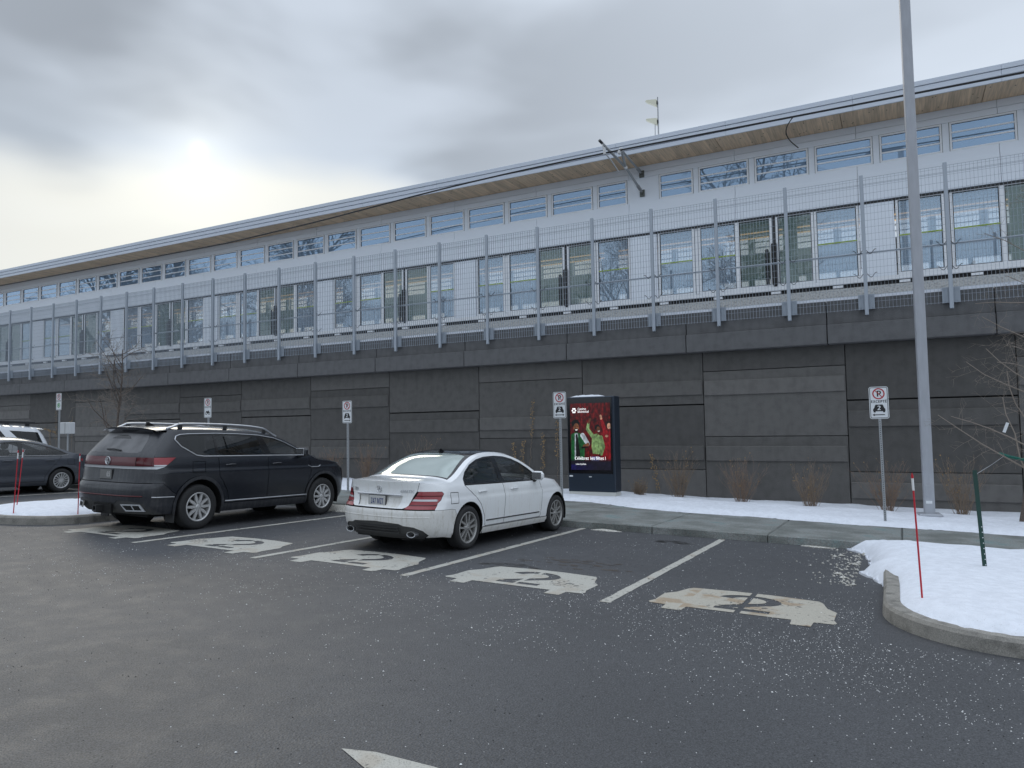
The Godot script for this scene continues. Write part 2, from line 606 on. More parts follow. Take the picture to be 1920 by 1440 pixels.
	mat("strap_green", lin(0.01, 0.12, 0.09), 0.7)
	mat("box_grey", lin(0.55, 0.56, 0.57), 0.5)
	m = mat("bark", lin(0.19, 0.15, 0.125), 0.9)
	tri_tex(m, noise_tex(81, 0.05, [[0.0, g.call(0.6)], [1.0, g.call(1.0)]], 256, 4), Vector3.ONE * 4.0, false)
	mat("twig_pale", lin(0.22, 0.185, 0.155), 0.9)
	mat("twig_brown", lin(0.22, 0.165, 0.12), 0.9)
	mat("twig_red", lin(0.215, 0.15, 0.11), 0.9)
	m = mat("dead_leaf", lin(0.26, 0.175, 0.085), 0.8)
	m.backlight_enabled = true
	m.backlight = Color(0.25, 0.16, 0.08)
	mat("conifer_green", lin(0.018, 0.035, 0.022), 0.8)
	mat("grain", lin(0.75, 0.75, 0.74), 0.6)
	mat("panel_navy", lin(0.016, 0.026, 0.042), 0.32, 0.2, 0.5)
	mat("screen_black", lin(0.006, 0.006, 0.008), 0.08)
	mat("base_concrete", lin(0.52, 0.52, 0.49), 0.8)
	mat("print_white", lin(0.80, 0.80, 0.80), 0.5)

# ---------------------------------------------------------------- ground
func flat_poly(mb: MB, poly: PackedVector2Array, lift: float) -> void:
	var ix := Geometry2D.triangulate_polygon(poly)
	var up := Vector3(-SX, 1, -SZ).normalized()
	for i in range(0, ix.size(), 3):
		var p := []
		for k in 3:
			var q := poly[ix[i + k]]
			p.append(Vector3(q.x, gy(q.x, q.y) + lift, q.y))
		mb.tri(p[0], p[1], p[2], up, up, up)

func rect2(x0: float, z0: float, x1: float, z1: float) -> PackedVector2Array:
	return PackedVector2Array([Vector2(x0, z0), Vector2(x1, z0), Vector2(x1, z1), Vector2(x0, z1)])

# the car drawn on the stalls, one unit wide (x) and one deep (y, 0 at the wheels), with its figure 2 left open
func symbol_outline() -> PackedVector2Array:
	return PackedVector2Array([Vector2(0.11, 0.0), Vector2(0.22, 0.0), Vector2(0.225, 0.155), Vector2(0.785, 0.155), Vector2(0.79, 0.0), Vector2(0.89, 0.0), Vector2(0.895, 0.155), Vector2(0.99, 0.165), Vector2(1.005, 0.21), Vector2(0.985, 0.30), Vector2(0.985, 0.60), Vector2(0.93, 0.72), Vector2(0.895, 0.92), Vector2(0.87, 0.985), Vector2(0.62, 1.03), Vector2(0.38, 1.03), Vector2(0.13, 0.985), Vector2(0.105, 0.92), Vector2(0.07, 0.72), Vector2(0.015, 0.60), Vector2(0.015, 0.30), Vector2(-0.005, 0.21), Vector2(0.01, 0.165), Vector2(0.105, 0.155)])

func figure_two() -> Array:
	# stroked in three stencil pieces
	var arc := PackedVector2Array()
	for i in 13:
		var a := deg_to_rad(170.0 - 19.0 * i)
		arc.append(Vector2(0.505 + 0.14 * cos(a), 0.69 + 0.165 * sin(a)))
	arc.append(Vector2(0.40, 0.34))
	var out: Array = []
	for p: PackedVector2Array in Geometry2D.offset_polyline(arc, 0.042, Geometry2D.JOIN_MITER, Geometry2D.END_BUTT):
		for q: PackedVector2Array in Geometry2D.clip_polygons(p, PackedVector2Array([Vector2(0.485, 0.0), Vector2(0.515, 0.0), Vector2(0.515, 1.2), Vector2(0.485, 1.2)])):
			out.append(q)
	out.append(PackedVector2Array([Vector2(0.36, 0.25), Vector2(0.49, 0.25), Vector2(0.49, 0.335), Vector2(0.36, 0.335)]))
	out.append(PackedVector2Array([Vector2(0.51, 0.25), Vector2(0.66, 0.25), Vector2(0.66, 0.335), Vector2(0.51, 0.335)]))
	return out

func ground() -> void:
	var mb := MB.new()
	var xs := [-260.0, -60.0, -25.0, -14.0, -8.0, -4.0, 0.0, 4.0, 12.0, 60.0, 200.0]
	var zs := [-90.0, -34.0, -20.0, -12.0, -8.0, -5.0, -2.0, 0.0, 6.0, 30.0, 200.0]
	var up := Vector3(-SX, 1, -SZ).normalized()
	for i in xs.size() - 1:
		for j in zs.size() - 1:
			var p := func(x: float, z: float) -> Vector3: return Vector3(x, gy(x, z), z)
			var a: Vector3 = p.call(xs[i], zs[j]); var b: Vector3 = p.call(xs[i + 1], zs[j])
			var c: Vector3 = p.call(xs[i + 1], zs[j + 1]); var d: Vector3 = p.call(xs[i], zs[j + 1])
			mb.tri(a, b, c, up, up, up); mb.tri(a, c, d, up, up, up)
	var lot := part(mb, "asphalt_ground", M.asphalt, self)
	tag(lot, "dark worn asphalt of the parking lot with painted stalls", "asphalt", "", "structure")
	# stall lines
	for e: Array in [[-10.03, -6.95, -12.55], [-7.58, -6.95, -12.55], [-5.21, -7.03, -12.55], [-2.70, -7.0, -12.50], [-19.32, -6.6, -12.5], [-16.9, -7.2, -12.5]]:
		mb = MB.new()
		var poly := PackedVector2Array()
		var r := RandomNumberGenerator.new(); r.seed = int(e[0] * -100)
		var n := 40
		for i in n + 1:
			poly.append(Vector2(e[0] + 0.055 + r.randf_range(-0.006, 0.006), lerpf(e[1], e[2], float(i) / n)))
		for i in n + 1:
			poly.append(Vector2(e[0] - 0.055 + r.randf_range(-0.006, 0.006), lerpf(e[2], e[1], float(i) / n)))
		flat_poly(mb, poly, 0.004)
		var ln := part(mb, "stall_line", M.road_paint, lot)
	# stencilled car symbols
	var x0s := [-12.15, -9.62, -7.22, -4.78, -2.33]
	for k in 5:
		mb = MB.new()
		var w := 1.74
		var z0 := -7.06
		var dz := 1.17
		var place := func(p: Vector2) -> Vector3:
			var x: float = x0s[k] + p.x * w
			var z: float = z0 - p.y * dz
			return Vector3(x, gy(x, z) + 0.004, z)
		var exc := figure_two()
		if k == 4:
			exc.append(PackedVector2Array([Vector2(0.484, 0.05), Vector2(0.516, 0.05), Vector2(0.516, 1.1), Vector2(0.484, 1.1)]))
		patch(mb, symbol_outline(), exc, place, Vector2(0.05, 0.05))
		var sy := part(mb, "carpool_symbol", M.rusty_paint if k == 4 else M.road_paint, lot)
		sy.set_meta("label", ["worn white car symbol with a 2 behind the dark SUV", "white car symbol with a 2 between the dark SUV and the white sedan", "white car symbol with a 2 behind the white sedan", "stained white car symbol with a 2 beside the white sedan", "rust stained cream car symbol with a 2 beside the snowy island"][k])
	# lane arrow, its head just inside the picture
	mb = MB.new()
	flat_poly(mb, PackedVector2Array([Vector2(-2.64, -3.02), Vector2(-2.46, -3.075), Vector2(-2.10, -3.085), Vector2(-1.55, -3.03), Vector2(-1.55, -2.86), Vector2(-0.6, -2.5), Vector2(-0.6, -2.36), Vector2(-1.6, -2.68), Vector2(-1.72, -2.52), Vector2(-2.3, -2.86)]), 0.004)
	part(mb, "lane_arrow", M.road_paint, lot)
	# asphalt stains: oil and rust, each with its own outline
	var r2 := RandomNumberGenerator.new(); r2.seed = 31
	mat("oil_stain", lin(0.045, 0.043, 0.043), 0.5)
	mat("rust_stain", lin(0.070, 0.058, 0.050), 0.8)
	for e: Array in [[-3.8, -8.9, 0.55, "rust_stain"], [-4.5, -8.35, 0.28, "oil_stain"], [-3.3, -11.7, 0.2, "oil_stain"]]:
		mb = MB.new()
		for k in 46:
			var a := r2.randf() * TAU
			var d: float = sqrt(r2.randf()) * e[2]
			var c := Vector2(e[0] + cos(a) * d * 1.5, e[1] + sin(a) * d * 0.7)
			var rad := r2.randf_range(0.012, 0.055)
			var poly := PackedVector2Array()
			for i in 9:
				var rr := rad * r2.randf_range(0.6, 1.25)
				poly.append(c + Vector2(cos(TAU * i / 9.0) * rr * 1.6, sin(TAU * i / 9.0) * rr * 0.7))
			flat_poly(mb, poly, 0.0025)
		var s := part(mb, "stain", M[e[3]], lot)
		s.set_meta("kind", "stuff")

	# sidewalk slabs along the foot of the wall
	var walk := Node3D.new()
	walk.name = "sidewalk"
	add_child(walk)
	tag(walk, "grey concrete sidewalk of joined slabs in front of the snow strip", "sidewalk", "", "structure")
	var x := -2.0 - 1.94 * 26
	while x < 9.0:
		mb = MB.new()
		var cx := x + 0.97
		var bs := Basis(Vector3(1, SX, 0).normalized(), Vector3(-SX, 1, -SZ).normalized(), Vector3(0, SZ, 1).normalized())
		mb.cbox(Vector3(cx, gy(cx, -14.9) - 0.035, -14.9), Vector3(1.93, 0.33, 4.66), 0.018, bs)
		part(mb, "slab", M.sidewalk, walk)
		x += 1.94
	# snow and earth strip between walk and wall
	snow_strip()
	island_right()
	island_left()

func snow_edge(x: float) -> float:
	var f := FastNoiseLite.new()
	f.seed = 3; f.frequency = 0.35; f.fractal_octaves = 4
	var base := -15.05 - 0.35 * smoothstep(-1.0, -4.0, x) - 0.9 * smoothstep(-4.0, -7.0, x) + 0.8 * smoothstep(-9.0, -13.0, x)
	return base + 0.22 * f.get_noise_1d(x) + 0.06 * f.get_noise_1d(x * 5.0)

func snow_strip() -> void:
	var f := FastNoiseLite.new()
	f.seed = 8; f.frequency = 0.8; f.fractal_octaves = 4
	var edge := PackedVector2Array()
	var x := -52.0
	while x < 9.0:
		edge.append(Vector2(x, snow_edge(x)))
		x += 0.12
	var inc := edge.duplicate()
	inc.append(Vector2(9.0, WALL_Z - 0.03)); inc.append(Vector2(-52.0, WALL_Z - 0.03))
	var table := PackedFloat32Array()
	for i in 6200:
		table.append(snow_edge(-52.5 + i * 0.01))
	var surf := func(p: Vector2) -> Vector3:
		var zs: float = table[clampi(int((p.x + 52.5) * 100.0), 0, 6199)]
		var d := maxf(zs - p.y, 0.0)
		var h := 0.132 + 0.11 * (1.0 - exp(-d / 0.14)) + 0.05 * f.get_noise_2d(p.x, p.y) * smoothstep(0.0, 0.4, d)
		h -= 0.12 * smoothstep(1.6, 4.6, d)
		return Vector3(p.x, gy(p.x, p.y) + h, p.y)
	var mb := MB.new()
	patch(mb, inc, [], surf, Vector2(0.2, 0.14))
	var s := part(mb, "snow_bank", M.snow, self)
	tag(s, "strip of white snow between the sidewalk and the dark wall", "snow", "", "stuff")

func kerb_path(mb: MB, path: PackedVector2Array, w: float, h: float) -> void:
	# path runs along the outer foot; the kerb lies on its left side
	var m := path.size()
	var prof := [Vector2(0, -0.02), Vector2(0.012, h - 0.03), Vector2(0.035, h), Vector2(w, h), Vector2(w, -0.02)]
	var ring: Array = []
	for i in m:
		var t := (path[mini(i + 1, m - 1)] - path[maxi(i - 1, 0)]).normalized()
		var nn := Vector2(-t.y, t.x)
		var row := []
		for q: Vector2 in prof:
			var p := path[i] + nn * q.x
			row.append(Vector3(p.x, gy(p.x, p.y) + q.y, p.y))
		ring.append(row)
	for i in m - 1:
		for k in prof.size() - 1:
			mb.quad(ring[i][k], ring[i][k + 1], ring[i + 1][k + 1], ring[i + 1][k])

func snow_patch(poly: PackedVector2Array, base: float, top: float, slope: float, sd: int, step := 0.09) -> MB:
	var f := FastNoiseLite.new()
	f.seed = sd; f.frequency = 1.1; f.fractal_octaves = 4
	var rough := PackedVector2Array()
	var m := poly.size()
	var r := RandomNumberGenerator.new(); r.seed = sd
	for i in m:
		var a := poly[i]
		var b := poly[(i + 1) % m]
		var k := maxi(int((b - a).length() / 0.07), 1)
		var t := (b - a).normalized()
		for j in k:
			var p := a.lerp(b, float(j) / k)
			rough.append(p + Vector2(-t.y, t.x) * (0.05 * f.get_noise_2d(p.x * 3.0, p.y * 3.0) + r.randf_range(-0.012, 0.012)))
	var surf := func(p: Vector2) -> Vector3:
		var d := 9.0
		for i in m:
			d = minf(d, p.distance_to(Geometry2D.get_closest_point_to_segment(p, poly[i], poly[(i + 1) % m])))
		var h := base + top * (1.0 - exp(-d / slope)) + 0.022 * f.get_noise_2d(p.x * 1.6, p.y * 1.6) * smoothstep(0.0, 0.3, d)
		return Vector3(p.x, gy(p.x, p.y) + h, p.y)
	var mb := MB.new()
	patch(mb, rough, [], surf, Vector2(step, step))
	for i in rough.size():
		var a := rough[i]
		var b := rough[(i + 1) % rough.size()]
		var pa: Vector3 = surf.call(a)
		var pb: Vector3 = surf.call(b)
		mb.quad(pa, pb, Vector3(b.x, gy(b.x, b.y) - 0.01, b.y), Vector3(a.x, gy(a.x, a.y) - 0.01, a.y))
	return mb

func island_right() -> void:
	var outer := PackedVector2Array()
	for e: Array in [[-0.40, -12.62], [-0.34, -11.4], [-0.27, -10.0], [-0.24, -8.9]]:
		outer.append(Vector2(e[0], e[1]))
	for i in 13:
		var a := PI - deg_to_rad(83.0) * i / 12.0
		outer.append(Vector2(0.75 + 0.985 * cos(a), -8.05 + 1.15 * sin(a)))
	outer.append(Vector2(1.8, -6.78)); outer.append(Vector2(4.0, -6.5)); outer.append(Vector2(9.0, -6.0))
	var mb := MB.new()
	var rev := outer.duplicate()
	rev.reverse()
	kerb_path(mb, rev, 0.16, 0.14)
	tag(part(mb, "island_kerb", M.kerb, self), "curved concrete kerb round the snowy island beside the rust stained symbol", "kerb", "", "structure")
	var poly := PackedVector2Array()
	for p in outer:
		poly.append(p)
	poly.append(Vector2(9.0, -12.6))
	# the snow lies inside the kerb on the lot's edge and spills over it next to the sidewalk
	var inner: PackedVector2Array = Geometry2D.offset_polygon(poly, -0.14)[0]
	mb = snow_patch(inner, 0.12, 0.13, 0.16, 5)
	var spill := snow_patch(PackedVector2Array([Vector2(0.45, -12.5), Vector2(0.45, -9.2), Vector2(0.0, -9.0), Vector2(-0.26, -9.5), Vector2(-0.36, -9.9), Vector2(-0.52, -10.25), Vector2(-0.40, -10.6), Vector2(-0.44, -11.2), Vector2(-0.50, -11.7), Vector2(-0.56, -12.1), Vector2(-0.80, -12.42), Vector2(-0.6, -12.55)]), -0.005, 0.27, 0.16, 8, 0.06)
	tag(part(spill, "snow_spill", M.snow, self), "ploughed snow spilling over the island kerb onto the asphalt", "snow", "", "stuff")
	tag(part(mb, "snow_island", M.snow, self), "smooth white snow covering the kerbed island with the green steel post", "snow", "", "stuff")
	# ploughed crumbs beside it
	mb = MB.new()
	var r := RandomNumberGenerator.new(); r.seed = 6
	for k in 240:
		var z := r.randf_range(-12.5, -9.3)
		var x := -0.55 - absf(r.randfn(0.0, 0.24))
		var s := r.randf_range(0.005, 0.018) * (1.0 if r.randf() < 0.93 else 2.2)
		blob(mb, Vector3(x, gy(x, z) + s * 0.25, z), s, r)
	tag(part(mb, "snow_crumbs", M.dirty_snow, self), "dirty snow crumbs scattered on asphalt along the island edge", "snow", "", "stuff")

func blob(mb: MB, c: Vector3, s: float, r: RandomNumberGenerator) -> void:
	var p := []
	for e: Vector3 in [Vector3(1, 0, 0), Vector3(0, 0, 1), Vector3(-1, 0, 0), Vector3(0, 0, -1), Vector3(0, 1, 0), Vector3(0, -0.5, 0)]:
		p.append(c + e * s * r.randf_range(0.6, 1.2) * Vector3(1.2, 0.85, 1.0))
	for i in 4:
		mb._t(p[i], p[(i + 1) % 4], p[4], c)
		mb._t(p[i], p[(i + 1) % 4], p[5], c)

func island_left() -> void:
	var outer := PackedVector2Array()
	outer.append(Vector2(-15.75, -12.6)); outer.append(Vector2(-15.7, -10.0)); outer.append(Vector2(-15.6, -8.1))
	for i in 13:
		var a := PI - PI * i / 12.0
		outer.append(Vector2(-14.2 + 1.4 * cos(a), -8.05 + 1.02 * sin(a)))
	outer.append(Vector2(-12.8, -9.5)); outer.append(Vector2(-12.8, -12.6))
	var mb := MB.new()
	var rev := outer.duplicate()
	rev.reverse()
	kerb_path(mb, rev, 0.16, 0.14)
	tag(part(mb, "island_kerb", M.kerb, self), "rounded concrete kerb of the snowy island behind the dark SUV", "kerb", "", "structure")
	var poly := outer.duplicate()
	var inner: PackedVector2Array = Geometry2D.offset_polygon(poly, -0.13)[0]
	mb = snow_patch(inner, 0.12, 0.12, 0.16, 9)
	tag(part(mb, "snow_island", M.snow, self), "white snow on the rounded island behind the dark SUV", "snow", "", "stuff")
	# ridges of ploughed snow by the kerb
	var r := RandomNumberGenerator.new(); r.seed = 16
	for e: Array in [[-10.9, -12.35, 1.1, 0.35, "snow ridge left along the kerb in front of the dark SUV"], [-8.7, -12.3, 0.9, 0.3, "lumpy snow ridge at the kerb between the SUV and the white sedan"], [-4.75, -12.45, 0.30, 0.09, "thin icy snow lump at the kerb beside the white sedan"], [-1.25, -12.47, 0.28, 0.06, "small dirty ice patch at the kerb beside the snowy island"]]:
		var p := PackedVector2Array()
		for i in 14:
			var a := TAU * i / 14.0
			p.append(Vector2(e[0] + cos(a) * e[2] * r.randf_range(0.8, 1.1), e[1] + sin(a) * e[3] * r.randf_range(0.75, 1.0)))
		mb = snow_patch(p, 0.0, 0.05 + e[3] * 0.22, 0.1, int(e[2] * 100), 0.06)
		tag(part(mb, "snow_ridge", M.dirty_snow, self), e[4], "snow", "", "stuff")

func grains() -> void:
	# grit and salt: white grains strewn thickest by the stalls and the island
	var r := RandomNumberGenerator.new(); r.seed = 99
	var mm := MultiMesh.new()
	mm.transform_format = MultiMesh.TRANSFORM_3D
	var mb := MB.new()
	var q := RandomNumberGenerator.new(); q.seed = 2
	blob(mb, Vector3.ZERO, 1.0, q)
	mm.mesh = mb.mesh()
	var where: Array[Transform3D] = []
	var f := FastNoiseLite.new(); f.seed = 14; f.frequency = 0.5; f.fractal_octaves = 3
	while where.size() < 9500:
		var z := -r.randf_range(1.8, 12.5)
		var x := r.randf_range(-17.0, 3.5)
		var keep := 0.035 + 0.50 * exp(-pow((z + 6.6) / 1.5, 2)) * smoothstep(-16.0, -5.0, x) + 0.55 * exp(-pow((x - 0.1) / 1.0, 2)) * exp(-pow((z + 7.6) / 1.3, 2)) + 0.1 * smoothstep(-9.0, -11.0, z)
		keep *= 0.55 + 0.9 * smoothstep(-0.2, 0.4, f.get_noise_2d(x, z))
		keep *= 0.45 + 0.55 * smoothstep(-6.0, -1.0, x)
		if r.randf() > keep:
			continue
		if x > -0.30 and z < -6.8:
			continue
		var s := r.randf_range(0.0018, 0.0048) * (1.0 if r.randf() < 0.95 else 1.9)
		where.append(Transform3D(Basis(Vector3.UP, r.randf() * TAU).scaled(Vector3(s, s, s)), Vector3(x, gy(x, z) + s * 0.3, z)))
	mm.instance_count = where.size()
	for i in where.size():
		mm.set_instance_transform(i, where[i])
	var o := MultiMeshInstance3D.new()
	o.name = "salt_grains"
	o.multimesh = mm
	o.material_override = M.grain
	add_child(o)
	tag(o, "white salt and grit grains strewn over the asphalt", "grit", "", "stuff")
	var m2 := MultiMesh.new()
	m2.transform_format = MultiMesh.TRANSFORM_3D
	m2.mesh = mm.mesh
	m2.instance_count = 2600
	for i in 2600:
		var z := -r.randf_range(2.0, 11.0)
		var x := r.randf_range(-14.0, 3.0)
		if x > -0.3 and z < -6.6:
			x -= 3.5
		var s := r.randf_range(0.002, 0.006)
		m2.set_instance_transform(i, Transform3D(Basis(Vector3.UP, r.randf() * TAU).scaled(Vector3(s, s, s)), Vector3(x, gy(x, z) + s * 0.3, z)))
	var o2 := MultiMeshInstance3D.new()
	o2.name = "dark_pebbles"
	o2.multimesh = m2
	o2.material_override = M.joint
	add_child(o2)
	tag(o2, "tiny dark pebbles scattered over the asphalt", "pebbles", "", "stuff")

# ---------------------------------------------------------------- retaining wall
func retaining_wall() -> void:
	var w := thing("retaining_wall", Vector3(-1.17, gy(-1.17, WALL_Z), WALL_Z), "tall charcoal precast concrete wall of staggered ribbed panels below the station", "wall")
	var base := w.position
	var meshes := {}
	for flip in 2:
		# a panel one column wide: slab, proud band, both with chamfered edges; origin at its lower middle
		var ph := 1.775
		for part_i in 2:
			var mb := MB.new()
			if part_i == 0:
				mb.cbox(Vector3(0, ph / 2, -0.09), Vector3(3.553, ph - 0.014, 0.18), 0.010)
			else:
				var y0 := ph - 0.66 if flip == 0 else 0.25
				mb.cbox(Vector3(0, y0 + 0.205, 0.008), Vector3(3.52, 0.41, 0.07), 0.02)
			meshes[Vector2i(flip, part_i)] = mb.mesh()
	var flips := [0, 0, 1, 1, 0, 0, 1, 0, 1, 1, 0, 0, 1, 0, 1, 0]
	var r := RandomNumberGenerator.new(); r.seed = 41
	var tones := []
	for k in 5:
		var pair := []
		for nm: String in ["wall_concrete", "band_concrete"]:
			var m: StandardMaterial3D = M[nm].duplicate()
			m.albedo_color = Color(m.albedo_color.r, m.albedo_color.g, m.albedo_color.b) * lerpf(0.90, 1.08, k / 4.0)
			m.uv1_offset = Vector3(k * 0.37, k * 0.61, 0)
			pair.append(m)
		tones.append(pair)
	for c in range(-3, 14):
		var xm := -1.17 + MOD - 3.57 * (c)        # column centre
		var fl: int = flips[posmod(c, 16)]
		# joints of the columns alternate by half a panel
		var top := 1.955
		var js: Array
		if posmod(c, 2) == 0:
			js = [0.52, -1.275, -3.05]
		else:
			js = [1.40, -0.375, -2.15, -3.93]
		# column 0 spans x -1.17..2.40; columns run on towards -x
		var stack := [top] + js
		for i in stack.size() - 1:
			var y1: float = stack[i]
			var y0: float = stack[i + 1]
			var full := y1 - y0
			if y1 < -2.35:
				continue
			var mats: Array = tones[r.randi() % 5]
			var o: Node3D
			if full > 1.7:
				o = put(meshes[Vector2i(fl, 0)], "panel", mats[0], w, Vector3(xm, Y(y0), WALL_Z) - base)
				put(meshes[Vector2i(fl, 1)], "band", mats[1], o)
			else:
				# the top row is cut short under the coping
				var mb := MB.new()
				mb.cbox(Vector3(0, full / 2, -0.09), Vector3(3.553, full - 0.014, 0.18), 0.010)
				o = part(mb, "panel", mats[0], w, Vector3(xm, Y(y0), WALL_Z) - base)
				var bands := []
				if fl == 0 and full > 1.2:
					pass
				elif fl == 1:
					bands.append(0.25)
				for b: float in bands:
					if b + 0.41 < full:
						var m2 := MB.new()
						m2.cbox(Vector3(0, b + 0.205, 0.008), Vector3(3.52, 0.41, 0.07), 0.02)
						part(m2, "band", mats[1], o)
	var mb := MB.new()
	mb.box(Vector3((XL + XR) / 2, Y(-0.6), WALL_Z - 0.5) - base, Vector3(XR - XL, 5.05, 0.62))
	part(mb, "backing", M.joint, w)

func parapet() -> void:
	var p := thing("parapet", Vector3(-1.54, Y(1.93), PAR_Z), "dark grey concrete coping beam along the top of the ribbed wall", "parapet")
	var base := p.position
	var mb := MB.new()
	mb.cbox(Vector3(0, Y(2.175), PAR_Z - 0.2), Vector3(3.55, 0.49, 0.50), 0.015)
	var low := mb.mesh()
	mb = MB.new()
	mb.cbox(Vector3(0, Y(2.72), PAR_Z - 0.22), Vector3(3.55, 0.595, 0.38), 0.012)
	var high := mb.mesh()
	for k in range(-3, 15):
		var xm := -1.54 + MOD - 3.57 * k
		var o := put(low, "beam", M.coping_concrete, p, Vector3(xm, 0, 0) - base)
		put(high, "upstand", M.coping_concrete, o)
	mb = MB.new()
	mb.box(Vector3((XL + XR) / 2, Y(2.4), PAR_Z - 0.35) - base, Vector3(XR - XL, 0.9, 0.22))
	part(mb, "backing", M.joint, p)
	# thin snow along the top
	var f := FastNoiseLite.new(); f.seed = 4; f.frequency = 0.5
	mb = MB.new()
	var x := XL
	while x < XR - 0.3:
		var h0 := 0.075 + 0.03 * f.get_noise_1d(x)
		var h1 := 0.075 + 0.03 * f.get_noise_1d(x + 0.3)
		var ys := Y(3.018)
		var z0 := PAR_Z - 0.035
		var z1 := PAR_Z - 0.42
		mb.quad(Vector3(x, ys, z0), Vector3(x + 0.3, ys, z0), Vector3(x + 0.3, ys + h1, z0 - 0.02), Vector3(x, ys + h0, z0 - 0.02))
		mb.quad(Vector3(x, ys + h0, z0 - 0.02), Vector3(x + 0.3, ys + h1, z0 - 0.02), Vector3(x + 0.3, ys + h1 * 0.9, z1), Vector3(x, ys + h0 * 0.9, z1))
		x += 0.3
	tag(part(mb, "parapet_snow", M.snow, self), "thin line of snow lying on the coping behind the mesh fence", "snow", "", "stuff")

# ---------------------------------------------------------------- fence
func fence() -> void:
	var fz := PAR_Z + 0.10
	var fo := thing("mesh_fence", Vector3(1.17, Y(2.58), fz), "tall grey welded mesh fence on steel posts along the coping", "fence")
	var base := fo.position
	var mb := MB.new()
	mb.cbox(Vector3(0, 1.735, 0), Vector3(0.085, 3.47, 0.085), 0.008)
	var post := mb.mesh()
	mb = MB.new()
	mb.cbox(Vector3(0, 0.33, -0.0675), Vector3(0.36, 0.37, 0.03), 0.004)
	for sx: float in [-0.13, 0.13]:
		for sy: float in [0.20, 0.46]:
			mb.cyl(Vector3(sx, sy, -0.054), Vector3(sx, sy, -0.03), 0.018, 0.018, 6)
	var plate := mb.mesh()
	# one bay of mesh: 22 uprights, cross wires, a fold near the top
	mb = MB.new()
	var y0 := 0.13
	var y1 := 3.40
	for i in 23:
		var x := -MOD + 0.02 + (MOD - 0.04) * i / 22.0
		mb.box(Vector3(x, (y0 + y1) / 2, 0), Vector3(0.0052, y1 - y0, 0.02))
	var y := y0 + 0.02
	while y < y1:
		mb.box(Vector3(-MOD / 2, y, 0.0), Vector3(MOD - 0.05, 0.0055, 0.0055))
		y += 0.168
	for yy: float in [y1 - 0.005, y1 - 0.16, y1 - 0.185]:
		mb.box(Vector3(-MOD / 2, yy, 0.011), Vector3(MOD - 0.05, 0.008, 0.008))
	var bay := mb.mesh()
	mb = MB.new()
	mb.cyl(Vector3(-MOD, 1.545, -0.075), Vector3(0, 1.545, -0.075), 0.021, 0.021, 8)
	var rail := mb.mesh()
	# bent wire hooks either side of each post
	mb = MB.new()
	for s: float in [-1.0, 1.0]:
		for yy: float in [1.56, 0.98]:
			var pts := PackedVector3Array()
			for i in 11:
				var t := i / 10.0
				pts.append(Vector3(s * (0.045 + 0.22 * t), yy + 0.055 * sin(t * TAU * 0.95 + 2.4), -0.03))
			mb.tube(pts, 0.008, 5)
	var hooks := mb.mesh()
	for k in range(-2, 27):
		var x := 1.17 - MOD * k
		var o := put(post, "post", M.fence_steel, fo, Vector3(x, Y(2.58), fz) - base)
		put(plate, "base_plate", M.fence_steel, o)
		put(hooks, "hook", M.black_cable, o)
		if k < 26:
			put(bay, "mesh_panel", M.wire_steel, fo, Vector3(x, Y(2.58), fz) - base)
			put(rail, "rail", M.fence_steel, fo, Vector3(x, Y(2.58), fz) - base)

# ---------------------------------------------------------------- station building
func frame_mesh(w: float, h: float, t: float, d: float) -> ArrayMesh:
	# a rectangular frame in xy round the origin's lower left corner, d deep towards -z
	var mb := MB.new()
	mb.box(Vector3(-t / 2, h / 2, -d / 2), Vector3(t, h + 2 * t, d))
	mb.box(Vector3(w + t / 2, h / 2, -d / 2), Vector3(t, h + 2 * t, d))
	mb.box(Vector3(w / 2, -t / 2, -d / 2), Vector3(w, t, d))
	mb.box(Vector3(w / 2, h + t / 2, -d / 2), Vector3(w, t, d))
	return mb.mesh()

